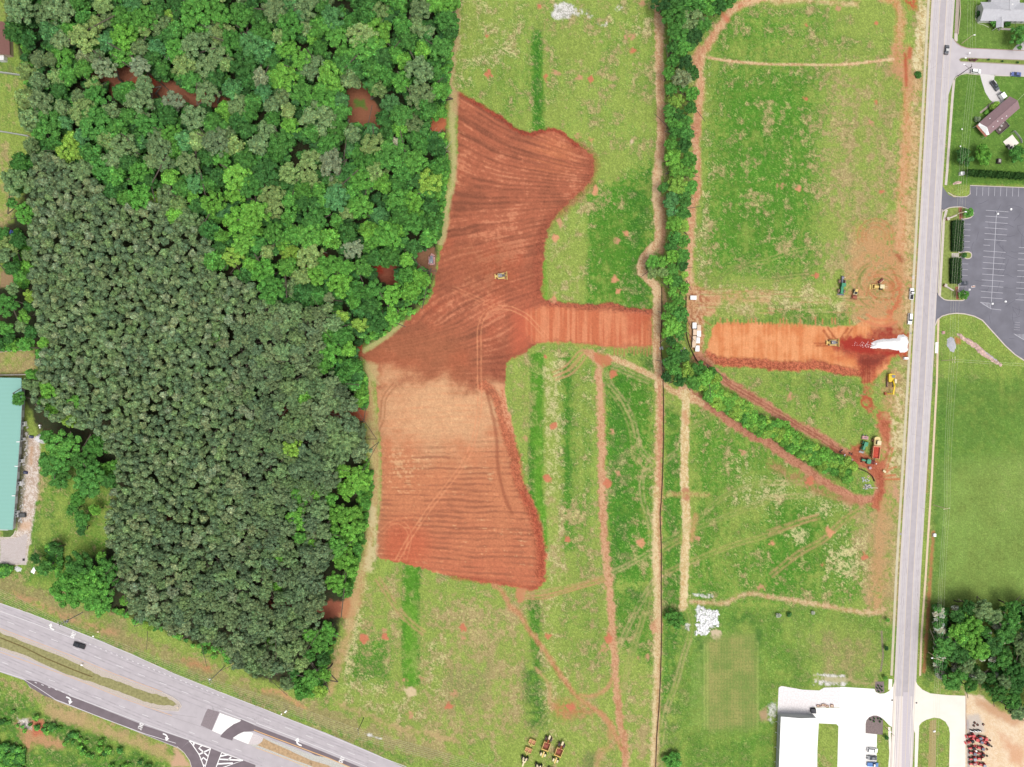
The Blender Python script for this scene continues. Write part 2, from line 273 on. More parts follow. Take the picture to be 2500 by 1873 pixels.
Q([(2258, -20), (2232, 450), (2206, 936), (2180, 1404), (2172, 1500)], 46, BRN, .85, 24, 10); Q([(2262, -20), (2236, 450), (2210, 936), (2184, 1404)], 30, STW, .42, 20, 8)
P([(2000, 150), (2200, 150), (2200, 700), (2020, 720)], BRN, .58, 90, 30); P([(2060, 600), (2200, 600), (2190, 800), (2080, 800)], BRN, .9, 40, 14)
P([(2330, -40), (2546, -40), (2546, 450), (2310, 450)], MOT, .35, 8, 1); P([(2285, 920), (2546, 925), (2546, 1480), (2270, 1480)], MOT, .5, 10, 2); P([(2290, 775), (2400, 780), (2490, 900), (2546, 910), (2546, 925), (2285, 915)], MOT, .45, 6, 1); P([(1665, 1480), (1880, 1480), (2190, 1500), (2190, 1680), (1890, 1690), (1890, 1890), (1660, 1890)], MOT, .6, 14, 4)
P([(1230, 1440), (1610, 1440), (1610, 1890), (1230, 1890)], BRN, .5, 60, 30, .5); P([(1340, 1250), (1480, 1250), (1480, 1880), (1340, 1880)], BRN, .55, 50, 20, .5); P([(1090, 1480), (1290, 1480), (1280, 1800), (1060, 1800)], BRN, .72, 60, 30, .7)
# ---- turn the moods into ground colour
def grass_colour():
    g_yel, g_sat, g_brn, g_drk, g_stw, g_lt = [np.array(C(*c), np.float32) for c in ((156, 178, 86), (84, 145, 46), (186, 164, 118), (52, 116, 44), (214, 206, 152), (182, 200, 108))]
    n1 = ((N25-.5)*1.15+(N70-.5)*.9+(N5-.5)*.55+(N9-.5)*.7+(NV-.5)*.7)*MOT; L = lambda a, b, t: a+(b-a)*t[..., None]
    t = st(SAT*1.25+n1*.95-.1, .1, 1.0); c = L(g_yel[None, None], g_sat[None, None], t)
    t = st(BRN+((N25-.5)*1.1+(N9-.5)*1.1+(N3-.5)*.35+(NV-.5)*.4+(N70-.5)*.5)*MOT, .22, .95)*np.clip(BRN*3+.3, 0, 1); c = L(c, g_brn[None, None], t*.9)
    t = np.clip(DRK*st(N9*.5+N25*.5, .25, .6)*1.25, 0, 1); c = L(c, g_drk[None, None], t*.8)
    t = st((N5-.5)*.9+(N3-.5)*.6+(N9-.5)*.45+STW*1.0+(N25-.5)*.9+(NV-.5)*.5, .30, 1.05)*np.clip(STW*4, 0, 1); c = L(c, g_stw[None, None], t*.85)
    t = st((N5-.5)+(N3-.5)*.9, .3, .62)*.35; c = L(c, g_lt[None, None], t)
    return c*(.78+.36*N3+.16*(N9-.5)+.3*(N5-.5)+.2*(N70-.5))[..., None]
COLR[:] = grass_colour()
LIME = lambda s: (np.array(C(112, 172, 54), np.float32)*(.8+.25*N3[s]+.3*(N5[s]-.5))[..., None]).astype(np.float32)
stroke([(1312, 880), (1313, 1010), (1309, 1080)], 28, LIME, 16, 7, .45); stroke([(1318, 1080), (1314, 1200), (1322, 1260)], 20, LIME, 14, 7, .7); stroke([(1328, 1240), (1333, 1340)], 12, LIME, 9, 5, .7); stroke([(1004, 1490), (1003, 1600), (1004, 1655)], 34, LIME, 16, 8, .7); stroke([(1005, 1395), (1003, 1490)], 32, LIME, 8, 4, .35); stroke([(1327, 640), (1330, 725)], 14, LIME, 5, 5, .7, thin=.35)
poly([(1700, 1540), (1850, 1540), (1850, 1780), (1700, 1780)], (160, 176, 96), 60, 20, .35)
for pp, cc_, aa in (([(2330, -44), (2546, -44), (2546, 450), (2312, 450)], (118, 148, 70), .55), ([(2285, 930), (2546, 930), (2546, 1490), (2268, 1490)], (124, 154, 74), .5), ([(2290, 1130), (2546, 1100), (2546, 1490), (2275, 1490)], (140, 166, 88), .4)): poly(pp, (lambda s, cc_=cc_: (np.array(C(*cc_), np.float32)*(.74+.22*N3[s]+.34*(N5[s]-.5)+.5*(N25[s]-.5)+.4*(N70[s]-.5)+.15)[..., None]).astype(np.float32)), 40, 6, aa)
# ---- forest floor
FLOOR = [(1105, -44), (1112, 62), (1102, 141), (1092, 198), (1085, 277), (1090, 367), (1084, 452), (1072, 510), (1068, 603), (1060, 666), (1046, 722), (1000, 768), (940, 812), (880, 850), (872, 880), (885, 900), (885, 1000), (885, 1110), (896, 1170), (885, 1303), (862, 1402), (848, 1460), (825, 1540), (800, 1600), (790, 1680), (755, 1690), (696, 1672), (625, 1655), (560, 1600), (495, 1575), (410, 1545), (362, 1520), (311, 1500), (249, 1485), (181, 1455), (150, 1425), (170, 1380), (250, 1350), (290, 1320), (275, 1260), (280, 1162), (240, 1130), (150, 1120), (100, 1060), (70, 1000), (45, 960), (60, 930), (95, 900), (85, 850), (-44, 850), (-44, 700), (60, 690), (-44, 590), (30, 540), (60, 470), (60, 400), (90, 340), (50, 280), (70, 220), (55, 150), (20, 50), (0, -44)]
poly(FLOOR, (62, 70, 46), 14, 8)
poly(FLOOR, (74, 62, 46), 20, 8, .6, thin=.55)
RED = (168, 84, 64)
for pts, c in ((Z(1, (780, 640), (1000, 560), (1330, 640), (1700, 760), (2050, 880), (2212, 800), (2212, 920), (1950, 930), (1560, 920), (1380, 920), (1200, 780), (1000, 860), (860, 720)), (158, 104, 80)),
               (Z(2, (0, 760), (120, 780), (150, 850), (0, 830)), (160, 86, 62)), (Z(2, (700, 880), (860, 700), (900, 620), (1020, 640), (1000, 860), (1110, 1000), (1080, 1130), (860, 1120), (720, 1060)), (160, 106, 80)),
               (Z(2, (1440, 990), (1500, 950), (1640, 1000), (1640, 1090), (1570, 1180), (1490, 1160)), (206, 122, 86)), (Z(6, (340, 640), (600, 520), (620, 560), (480, 800), (440, 850)), (146, 88, 68)),
               (Z(6, (960, 600), (1220, 590), (1270, 780), (1150, 820), (1000, 700)), (150, 88, 68)), (Z(6, (1330, 560), (1440, 500), (1530, 480), (1560, 560), (1560, 720), (1480, 690), (1380, 660)), (150, 110, 84)),
               (Z(10, (150, 220), (330, 190), (640, 220), (860, 190), (980, 240), (1000, 290), (900, 330), (680, 300), (560, 350), (480, 300), (200, 320)), (164, 98, 74)), (Z(10, (700, 250), (860, 210), (990, 240), (940, 330), (820, 290)), (206, 116, 84)),
               (Z(10, (0, 540), (120, 560), (100, 620), (0, 610)), (110, 66, 54)), (Z(10, (320, 400), (400, 400), (380, 450), (330, 470)), (110, 60, 48)),
               (Z(14, (60, 220), (200, 170), (400, 270), (640, 220), (790, 220), (800, 260), (740, 350), (600, 380), (400, 340), (330, 370), (180, 330)), (162, 98, 76)), (Z(14, (740, 220), (860, 180), (850, 380), (720, 360)), (196, 140, 100)),
               (Z(9, (1380, 1180), (1470, 1120), (1490, 1170), (1400, 1230)), (128, 76, 62)), (Z(5, (0, 680), (200, 700), (180, 830), (0, 830)), (168, 142, 106)), (Z(6, (860, 1330), (920, 1320), (930, 1400), (880, 1420)), (176, 92, 66))):
    poly(pts, c, 6, 6, 1, 1)
poly(Z(1, (1120, 700), (1200, 690), (1200, 760), (1130, 770)), (190, 88, 62), 10, 4, .9, 1); poly(Z(1, (1290, 650), (1350, 700), (1340, 780), (1290, 720)), (196, 92, 66), 8, 4, .9, 1); poly(Z(6, (1030, 630), (1090, 620), (1100, 700), (1040, 710)), (172, 70, 50), 8, 3, .9, 1)
poly(Z(2, (940, 680), (1010, 700), (1000, 760), (950, 730)), (190, 84, 64), 8, 3, .9, 1); poly(Z(2, (830, 860), (940, 860), (950, 940), (860, 930)), (84, 140, 54), 8, 6, .8); poly(Z(6, (540, 580), (600, 560), (590, 620)), (150, 66, 48), 8, 3, .9, 1)

# ---- the big graded red field
BIG = (Z(2, (1740, 800), (1840, 850), (1960, 920), (2120, 1010)) + Z(3, (0, 1082), (60, 1120), (150, 1145), (270, 1125), (370, 1105), (440, 1130), (560, 1240), (640, 1300), (700, 1350), (714, 1400), (704, 1500), (650, 1600), (600, 1656))
       + Z(7, (480, 100), (390, 200), (310, 330), (285, 470), (275, 600), (270, 750), (245, 870), (290, 940), (400, 965), (560, 975), (700, 985), (850, 962), (980, 1000), (1100, 1015), (1206, 1020), (1206, 1328), (1000, 1342), (850, 1338), (700, 1325), (450, 1300), (330, 1292), (240, 1312), (130, 1380), (0, 1440)) +
       Z(6, (2160, 1490), (2165, 1600)) + Z(10, (2150, 60), (2170, 180), (2205, 320)) + Z(11, (30, 450), (50, 620), (80, 800), (130, 920), (190, 1040), (240, 1200), (270, 1330), (290, 1500), (290, 1656))
       + Z(15, (280, 60), (220, 120), (160, 140), (80, 110), (0, 105)) + Z(14, (1800, 30), (1650, 0)) + Z(10, (1300, 1560), (1060, 1510), (1030, 1450), (1045, 1250), (1080, 1000), (1080, 600), (1060, 350), (1050, 150), (1040, 0))
       + Z(6, (980, 1500), (900, 1405), (1040, 1330), (1200, 1200), (1350, 1080), (1510, 930), (1560, 720), (1590, 560), (1620, 400), (1660, 200), (1700, 0)) + Z(2, (1700, 1656), (1735, 1400), (1745, 1100)))
_t = np.interp(gy, [220, 300, 400, 460, 520, 600, 700, 790, 860, 930, 1000, 1440], [30, 28, 20, 6, -6, -14, -22, -34, -16, 2, -4, 4])
TH = np.tan(np.radians(_t)).astype(np.float32)[:, None]
PHI = Y-(X-1190)*TH*np.where((Y > 700) & (Y < 900), .9, 1)
PHI = PHI+18*(N200-.5)+ (np.clip(1-np.abs(X-1190)/150, 0, 1)*((Y > 420) & (Y < 560)))*0
def stripes(s, p, q, seed, ang=None):
    a = PHI[s]; return fbm(a/p, X[s]/q, 2, seed)
WARP = fb(34, 2, 8)*2.2+fb(120, 2, 9)*3
ROW = (.5+.5*np.sin(2*np.pi*(PHI/13.5+WARP*.22))).astype(np.float32); ROW2 = (.5+.5*np.sin(2*np.pi*(PHI/7.1+WARP*.3))).astype(np.float32)
def soil_main(s):
    x, y = X[s], Y[s]; L = lambda a, b, t: a+(b-a)*t[..., None]; c_ = lambda *v: np.array(C(*v), np.float32)[None, None]
    deep, red, org, tan, lite = c_(152, 90, 70), c_(190, 108, 82), c_(214, 130, 88), c_(226, 168, 118), c_(226, 152, 116)
    big = st(y+(N70[s]-.5)*120+(N9[s]-.5)*20-(x-1100)*.03, 905, 965); p = PHI[s]; row, row2 = ROW[s], ROW2[s]
    s1 = fbm(p/6, x/110, 2, 11); s2 = fbm(p/2.6, x/60, 2, 17); s3 = fbm(p/16, x/170, 2, 21); n = N25[s]; f = N3[s]; n7 = N70[s]; n5 = N5[s]
    deep = c_(150, 92, 70); red = c_(188, 112, 84); up = L(deep, red, st(s1*.5+s3*.4+row*.25+n*.3+(n7-.5)*.5, .34, .9))
    up = L(up, c_(206, 104, 74), st(n7+(N200[s]-.5), .5, .9)*.45)
    up = L(up, lite, st(s2*.5+s1*.3+row*.16+(n7-.5)*.6+(n-.5)*.6+(n5-.5)*.3, 0.57, .8)*.62); up = L(up, c_(118, 62, 48), st(s2*.4+row2*.25+(n-.5)*.4+(n5-.5)*.35, .52, .8)*.22)
    up = L(up, c_(214, 134, 92), st(1-np.hypot(x-1345, (y-375)*1.2)/100, 0, 1)*.6*st(s1, .3, .7)); up = L(up, c_(206, 110, 82), st(1-np.hypot(x-1335, (y-740)*1.0)/150, 0, .8)*.3)
    dk = st(1-np.hypot((x-1185)/1.9, (y-655))/90+(n-.5), 0, 1); up = L(up, c_(160, 96, 68), dk*.5)
    up = L(up, c_(176, 112, 80), st(x+(y-850)*-.3, 1220, 1060)*st(y, 740, 860)*.65); up = L(up, c_(146, 82, 62), st(y, 800, 870)*st(x, 1170, 1215)*.45)
    org = c_(210, 138, 100); tan = c_(228, 180, 136); lo = L(org, tan, st(1-np.hypot((x-1080)/1.5, (y-985)/.85)/230+(n-.5)*.5+(n7-.5)*.5+(s1-.5)*.35, 0, .85)*.9); lo = L(lo, c_(198, 112, 84), st(y+(n7-.5)*160, 1170, 1480)*.85)
    lo = L(lo, c_(160, 100, 76), st(row*.42+s1*.75+(n7-.5)*.7+(n-.5)*.4+(n5-.5)*.45, .5, .98)*st(y+(x-1100)*.1, 1030, 1130)*.75); lo = L(lo, c_(226, 146, 104), st(s2*.45+(1-row)*.25+s1*.3+(n5-.5)*.2, .5, .85)*.42)
    lo = L(lo, c_(242, 200, 150), st(s2*.5+n5*.5+st(1-np.hypot(x-990, y-1140)/90, 0, 1)*.25+(n-.5)*.3, .68, .86)*.5)
    lo = L(lo, c_(206, 106, 76), st(1-np.hypot(x-990, y-1335)/90, 0, .7)*.6); lo = L(lo, c_(190, 150, 110), st(-x, -950, -905)*st(y, 900, 950)*.6)
    c = L(up, lo, big); c = c*(.86+.2*f+.24*(n5-.5)+.16*(N9[s]-.5))[..., None]
    return c
poly(BIG, soil_main, 3, 5, 1, 1, hgt=.05)
# cross road arm, smooth orange with north-south streaks
def soil_arm(s):
    nv = NV[s]; L = lambda a, b, t: a+(b-a)*t[..., None]; c_ = lambda *v: np.array(C(*v), np.float32)[None, None]
    v = fbm(X[s]/6, Y[s]/120, 2, 31); c = L(c_(208, 120, 84), c_(228, 148, 108), st(v, .3, .75)); c = L(c, c_(196, 98, 70), st(N70[s], .5, .8)*.6)
    return c*(.9+.14*N3[s]+.16*(N5[s]-.5))[..., None]
poly(Z(7, (120, 1040), (330, 985), (700, 1020), (1206, 1060), (1206, 1328), (850, 1338), (450, 1300), (330, 1292), (200, 1320), (100, 1200)), soil_arm, 14, 8, 1, 1)
poly(Z(7, (0, 1050), (130, 1020), (200, 1150), (140, 1340), (0, 1420)), (208, 108, 80), 30, 10, .6, 1)
# rough windrows pushed up along the edges
def rough(c1, c2):
    def f(s): 
        t = st(N5[s]*.5+N3[s]*.5, .3, .7); return (np.array(C(*c1))+(np.array(C(*c2))-np.array(C(*c1)))*t[..., None]).astype(np.float32)
    return f
RG = rough((134, 76, 60), (196, 112, 84))
stroke(Z(7, (330, 965), (560, 985), (700, 1000), (850, 975), (980, 1015), (1206, 1040)), 13, RG, 4, 5, .9, 1, hgt=.5)
stroke(Z(3, (560, 1260), (690, 1370), (690, 1500), (630, 1620))+Z(7, (450, 140), (340, 240), (260, 380), (230, 560), (225, 750), (225, 900)), 24, rough((136, 74, 56), (176, 96, 72)), 16, 7, .6, 1, hgt=.35)
stroke(Z(2, (1760, 810), (1900, 890), (2120, 1020))+Z(3, (0, 1095), (150, 1160), (370, 1125), (560, 1260)), 9, rough((128, 58, 46), (172, 80, 60)), 5, 4, .8, 1, hgt=.3)
stroke(Z(10, (1960, 20), (2060, 100), (2140, 320), (2200, 520))+Z(11, (20, 620), (60, 850), (150, 1050), (220, 1250), (250, 1480), (240, 1640)), 26, rough((150, 78, 56), (208, 120, 88)), 8, 6, .8, 1, hgt=.45)
stroke(Z(11, (90, 950), (170, 1080), (220, 1250), (255, 1480), (250, 1650)), 12, rough((146, 72, 54), (190, 92, 68)), 8, 5, .7, 1)
stroke(Z(10, (2130, 60), (2150, 250), (2212, 400)), 12, rough((190, 110, 80), (232, 170, 130)), 5, 4, .8, 1)
stroke(Z(10, (1990, 60), (2050, 300), (2080, 480), (2090, 700), (2140, 950), (2212, 1120)), 8, (150, 84, 62), 5, 2, .6, 1)
stroke(Z(14, (1700, 20), (2000, 60), (2208, 85))+Z(15, (100, 110), (220, 100), (285, 20)), 10, rough((150, 76, 56), (192, 96, 70)), 7, 5, .6, 1, hgt=.3)
LT = (232, 158, 116)
track(Z(10, (1935, 0), (1930, 200), (1890, 450), (1800, 680), (1640, 900), (1500, 1080), (1370, 1270), (1290, 1400), (1220, 1530)), LT, 9, 2.2, .8, .2)
track(Z(10, (1090, 1280), (1180, 1200), (1280, 1220), (1330, 1320), (1290, 1500)), LT, 9, 2.2, .5, .25)
track(Z(6, (1930, 1656), (1930, 1400), (1935, 1160), (2000, 1040), (2100, 1000), (2212, 1010)), LT, 9, 2.2, .75, .2); track(Z(7, (0, 1010), (120, 1070), (220, 1170), (290, 1250)), LT, 9, 2.2, .75, .2)
track(Z(6, (1700, 830), (1860, 900), (2050, 990)), LT, 8, 2.2, .4, .25); track(Z(10, (1200, 10), (1110, 130), (1090, 300), (1030, 460), (1030, 620)), (166, 110, 80), 9, 4, .6, .3)

# ---- east pad, red spill and access
def soil_pad(s):
    L = lambda a, b, t: a+(b-a)*t[..., None]; c_ = lambda *v: np.array(C(*v), np.float32)[None, None]
    v = fbm(X[s]/5, Y[s]/90, 2, 41); c = L(c_(222, 138, 88), c_(240, 168, 116), st(v*.5+N25[s]*.6, .35, .75)); return c*(.92+.12*N3[s]+.12*(N5[s]-.5))[..., None]
PAD = Z(7, (1680, 1400), (1700, 1290), (1740, 1170), (1780, 1130), (2212, 1130))+Z(8, (250, 1140), (520, 1170), (750, 1150), (900, 1090), (1060, 1060), (1100, 1120), (1150, 1190), (1160, 1220), (1215, 1240), (1215, 1380), (1200, 1420), (1100, 1415), (1065, 1440), (1040, 1520), (940, 1590), (900, 1656), (820, 1656), (800, 1590), (600, 1560), (400, 1530), (200, 1545), (0, 1530))+Z(7, (2212, 1520), (1950, 1510), (1780, 1500))
poly(PAD, soil_pad, 4, 5, 1, 1)
stroke(Z(7, (1700, 1420), (1800, 1470), (2000, 1480), (2212, 1490))+Z(8, (0, 1500), (200, 1510), (420, 1500), (600, 1540), (790, 1570)), 22, rough((146, 76, 56), (214, 124, 92)), 6, 5, .95, 1, hgt=.5)
poly(Z(8, (620, 1280), (760, 1255), (850, 1270), (900, 1200), (960, 1160), (1060, 1120), (1110, 1125), (1150, 1190), (1165, 1225), (1215, 1240), (1218, 1400), (1190, 1420), (1060, 1425), (1020, 1480), (930, 1560), (900, 1656), (810, 1656), (800, 1560), (740, 1470), (620, 1400), (560, 1340)), rough((156, 74, 58), (190, 92, 70)), 18, 12, .92, 1)
poly(Z(8, (620, 1280), (760, 1252), (850, 1280), (930, 1300), (900, 1360), (1200, 1385), (1200, 1420), (1000, 1400), (760, 1390), (640, 1350)), (172, 58, 48), 8, 8, .9, 1); poly(Z(8, (1050, 1130), (1100, 1120), (1150, 1180), (1210, 1245), (1120, 1240), (960, 1250), (900, 1200)), (164, 62, 54), 12, 6, .8, 1)
poly(Z(8, (820, 1420), (1000, 1420), (990, 1480), (880, 1520), (760, 1470)), (132, 62, 52), 14, 8, .8, 1); poly(Z(8, (560, 1420), (760, 1400), (760, 1480), (640, 1470)), (206, 110, 72), 16, 8, .8, 1)
poly(Z(8, (640, 1440), (760, 1450), (750, 1510), (660, 1500)), (230, 148, 96), 14, 8, .8, 1)
for a in ((480, 1200, 540, 1280), (520, 1180, 590, 1280), (690, 1180, 620, 1280), (730, 1180, 660, 1280), (400, 1310, 500, 1310), (420, 1330, 510, 1330)): stroke(Z(8, a[:2], a[2:]), 5, (176, 96, 62), 3, 2, .8, 1, thin=.35)
stroke(Z(8, (860, 1580), (850, 1656))+Z(12, (860, 60), (850, 150), (870, 200), (960, 280), (1000, 400), (1010, 560), (990, 700)), 22, rough((178, 96, 68), (206, 128, 94)), 10, 8, .85, 2, thin=.42)
for k in (-14, -5, 5, 13): stroke(Z(8, (850+k*2, 1450), (850+k*2.2, 1570), (845+k*2.5, 1650)), 3, (136, 58, 44), 3, 1, .7, 1)
for p in (Z(12, (850, 165)), Z(12, (1000, 290))): x, y = p[0]; stroke([(x+12*math.cos(a/2), y+12*math.sin(a/2)) for a in range(13)], 7, (184, 92, 66), 4, 3, .9, 2)
poly(Z(8, (770, 640), (1060, 500), (1240, 640), (1230, 850), (1150, 1060), (760, 1050), (700, 950), (740, 760)), (200, 156, 110), 40, 24, .85, thin=.40)
poly([(2090, 560), (2215, 540), (2205, 780), (2150, 800), (2080, 740)], (206, 156, 110), 50, 24, .8, thin=.38); stroke([(2228, 300), (2210, 560), (2195, 800)], 28, (208, 162, 114), 20, 10, .8, thin=.37); stroke([(2178, 920), (2165, 1100), (2150, 1300), (2140, 1470)], 36, (206, 160, 114), 24, 12, .75, thin=.39)
for i in range(46):     # curved tyre scuffs in the parking corner of the field
    cx, cy = Z(8, (random.uniform(880, 1080), random.uniform(760, 900)))[0]; r = random.uniform(10, 55); a0 = random.uniform(0, 6.3); a1 = a0+random.uniform(.6, 1.8)
    stroke([(cx+r*math.cos(a0+(a1-a0)*k/5), cy+r*.95*math.sin(a0+(a1-a0)*k/5)) for k in range(6)], random.uniform(2, 5), random.choice([(204, 138, 96), (196, 116, 80), (212, 180, 130), (120, 140, 70)]), 3, 1.5, .7, thin=.4)
for r in (34, 44, 24): stroke([(Z(8, (930, 400))[0][0]+r*math.cos(a/4), Z(8, (930, 390))[0][1]+r*math.sin(a/4)) for a in range(11, 27)], 4, (196, 142, 96), 3, 2, .8, thin=.3)
for a in ((850, 1060, 950, 1110, 1050, 1090, 1090, 1000), (780, 1090, 900, 1140, 1020, 1160, 1110, 1120)): stroke(Z(8, *zip(a[::2], a[1::2])), 6, (222, 138, 100), 3, 1, .8, thin=.25)
poly(Z(8, (1040, 800), (1220, 740), (1240, 830), (1100, 880)), (204, 122, 84), 20, 12, .8, thin=.42); stroke(Z(8, (1140, 850), (1120, 960), (1060, 1040)), 14, (206, 118, 82), 8, 6, .8, thin=.4)
poly(Z(8, (1080, 510), (1150, 540), (1190, 600), (1150, 620), (1100, 560)), (168, 92, 64), 8, 6, .8, thin=.4)
for i in range(26): x = 1885+i*7.6+random.uniform(-2, 2); y = 784+random.uniform(-3, 3); stroke([(x, y-14), (x, y+12)], 3, (150, 160, 84), 3, 2, .5); 
for i in range(40): x = 1740+i*8.6+random.uniform(-2, 2); y = 787; stroke([(x, y-random.uniform(4, 14)), (x, y+4)], 3.4, random.choice([(214, 140, 100), (96, 132, 62)]), 2, 1, .8)
for i in range(14): x = 1560+i*2.6*1.3; stroke([(1500+i*8, 846), (1500+i*8, 864+random.uniform(-4, 5))], 3.5, (184, 130, 92), 2, 1, .8)

# ---- dirt tracks
def dirt(c1, c2, k=0):
    def f(s):
        t = st(NV[s]*.4+N5[s]*.35+N3[s]*.35, .35, .72); return (np.array(C(*c1))+(np.array(C(*c2))-np.array(C(*c1)))*t[..., None]).astype(np.float32)
    return f
TAN = dirt((204, 156, 116), (238, 208, 164)); PNK = dirt((194, 136, 104), (222, 176, 138)); CRM = dirt((206, 176, 122), (238, 218, 172)); RDD = dirt((172, 112, 88), (206, 150, 120))
stroke(Z(3, (1265, 70), (1275, 400), (1280, 800), (1290, 1150), (1265, 1400), (1245, 1656))+Z(7, (1265, 200), (1270, 420), (1200, 500), (1125, 600), (1130, 700), (1200, 780), (1250, 830), (1255, 1000), (1255, 1400), (1270, 1656)), 21, TAN, 4, 4, 1, 2)
stroke(Z(3, (1290, 1050), (1310, 1150), (1275, 1350)), 16, PNK, 8, 4, .7, 2); stroke(Z(7, (1300, 60), (1310, 300), (1290, 520)), 12, PNK, 6, 3, .8, 2); stroke(Z(7, (1300, 840), (1320, 900), (1315, 1000)), 10, PNK, 5, 3, .8, 2)
stroke(Z(11, (1280, -40), (1280, 300), (1270, 600), (1265, 950), (1255, 1300), (1255, 1656)), 18, PNK, 7, 7, 1, 2); stroke(Z(11, (1250, 0), (1250, 600), (1240, 1000)), 7, CRM, 5, 4, .7, 2, thin=.45); stroke(Z(11, (1245, 900), (1240, 1656))+Z(15, (1255, 100), (1255, 400), (1255, 800), (1235, 1300), (1220, 1656)), 16, CRM, 6, 5, .85, 2)
poly(Z(15, (1190, 430), (1290, 340), (1300, 500), (1250, 500), (1210, 520)), PNK, 5, 3, .9, 2)
stroke(Z(15, (1275, 0), (1270, 400), (1270, 800), (1255, 1300), (1235, 1700)), 12, dirt((196, 150, 110), (228, 200, 156)), 6, 4, .7, 2)
stroke(Z(4, (1000, -20), (1120, 40), (1150, 180), (1130, 330), (1110, 480), (1180, 600), (1200, 800), (1195, 1000), (1180, 1300), (1150, 1656))+Z(8, (1150, 200), (1150, 500)), 22, dirt((206, 138, 96), (222, 178, 134)), 14, 8, .8, 2, thin=.3)
poly(Z(4, (1060, 400), (1240, 380), (1240, 640), (1330, 680), (1330, 880), (1250, 860), (1160, 760), (1060, 620)), (204, 150, 112), 20, 10, .75, thin=.42); stroke(Z(4, (1185, 470), (1190, 560), (1195, 740)), 7, (186, 92, 64), 5, 2, .85, 2)
poly(Z(4, (1180, -20), (1280, -10), (1300, 90), (1220, 70)), (200, 92, 66), 14, 6, .9, thin=.3); poly(Z(4, (1215, 410), (1250, 410), (1240, 500), (1200, 510)), (196, 104, 74), 8, 4, .8)
poly(Z(4, (1300, 10), (1390, 0), (1370, 200), (1350, 400), (1330, 620), (1250, 620), (1260, 400), (1290, 200)), dirt((206, 178, 122), (240, 228, 184)), 8, 6, .85, thin=.35)
stroke(Z(4, (1290, 620), (1270, 900), (1270, 1300), (1230, 1656))+Z(8, (1210, 500), (1200, 1050)), 16, dirt((196, 158, 108), (228, 204, 156)), 14, 10, .7, thin=.45)
for x0 in (1125, 1150, 1075): stroke(Z(12, (x0+20, 380), (x0, 700)), 12, (226, 214, 168), 10, 8, .6, thin=.5)
stroke(Z(12, (1130, 60), (1100, 300), (1060, 640), (1050, 780)), 20, dirt((200, 176, 124), (236, 222, 178)), 14, 10, .7, thin=.45); stroke(Z(12, (1090, 900), (1060, 1200), (1030, 1656)), 22, (196, 164, 116), 20, 12, .7, thin=.45); stroke(Z(12, (1100, 900), (1130, 1020)), 10, (210, 160, 130), 8, 5, .8)
for a in ((1010, 780, 1060, 740, 1110, 720), (1000, 830, 1080, 830, 1135, 825), (1010, 800, 1100, 790), (1020, 770, 1060, 640, 1080, 560)): stroke(Z(12, *zip(a[::2], a[1::2])), 4, (206, 112, 78), 3, 2, .8)
# loop and arc in the north-east field
stroke(Z(3, (2250, -40), (2080, 0), (1900, 90), (1800, 220), (1720, 350), (1640, 480), (1610, 620), (1630, 760), (1610, 1000), (1590, 1200), (1600, 1450), (1600, 1656))+Z(7, (1570, 100), (1545, 350), (1530, 600), (1530, 750), (1545, 870)), 20, dirt((202, 140, 106), (228, 190, 148)), 8, 5, .95, 2)
poly(Z(3, (1540, 500), (1620, 380), (1660, 420), (1620, 560), (1600, 640)), PNK, 8, 4, .9, 2); stroke(Z(3, (1820, 120), (1860, 170)), 14, (206, 118, 92), 8, 3, .7, 2); poly(Z(3, (1550, 1080), (1620, 980), (1640, 1150), (1600, 1230)), PNK, 8, 4, .85, 2)
stroke(Z(3, (1700, 500), (1900, 530), (2212, 555))+Z(4, (300, 558), (600, 560), (850, 540), (1080, 510)), 6, TAN, 4, 2, .95, 2); stroke(Z(3, (1640, 480), (1720, 500)), 8, TAN, 5, 3, .8, 2)
poly(Z(3, (2100, -60), (2400, -60), (2600, 0), (3000, 10), (3000, 60), (2500, 20), (2250, 40)), TAN, 10, 6, .7, 2)
# yard around the white boxes, track along the diagonal hedge
poly(Z(7, (1505, 830), (1580, 800), (1700, 850), (1800, 890), (1760, 1060), (1660, 1080), (1660, 1200), (1640, 1380), (1750, 1500), (1600, 1430), (1540, 1330), (1510, 1150)), dirt((182, 116, 84), (218, 176, 132)), 8, 8, .95, 2)
poly(Z(7, (1700, 850), (2212, 900), (2212, 960), (1800, 960), (1700, 1050)), (206, 160, 116), 16, 10, .7, thin=.45)
for i in range(24): x0, y0 = Z(7, (random.uniform(1540, 1660), random.uniform(820, 1120)))[0]; a = random.uniform(-.5, .5)+random.choice([0, 1.2]); L_ = random.uniform(10, 34); stroke([(x0, y0), (x0+L_*math.sin(a), y0+L_*math.cos(a))], 3, random.choice([(170, 92, 66), (228, 200, 160), (160, 104, 76)]), 3, 1, .6, thin=.3)
stroke(Z(7, (1600, 1430), (1720, 1530), (1860, 1640))+Z(11, (1880, 0), (2020, 90), (2212, 200))+Z(12, (120, 290), (320, 390), (500, 490), (640, 590), (780, 660), (900, 720), (950, 800), (970, 900), (930, 980), (830, 1010), (700, 970), (500, 860), (350, 760), (150, 620), (0, 510))+Z(11, (2100, 460), (1900, 340), (1780, 250), (1600, 130), (1480, 60)), 23, RDD, 7, 6, 1, 2)
for o in (-6, 5): stroke([(x+o*.4, y+o) for x, y in Z(7, (1620, 1450), (1860, 1650))+Z(11, (2020, 90), (2212, 205))+Z(12, (320, 395), (640, 600))], 2.5, (132, 66, 50), 3, 1, .6, 2)
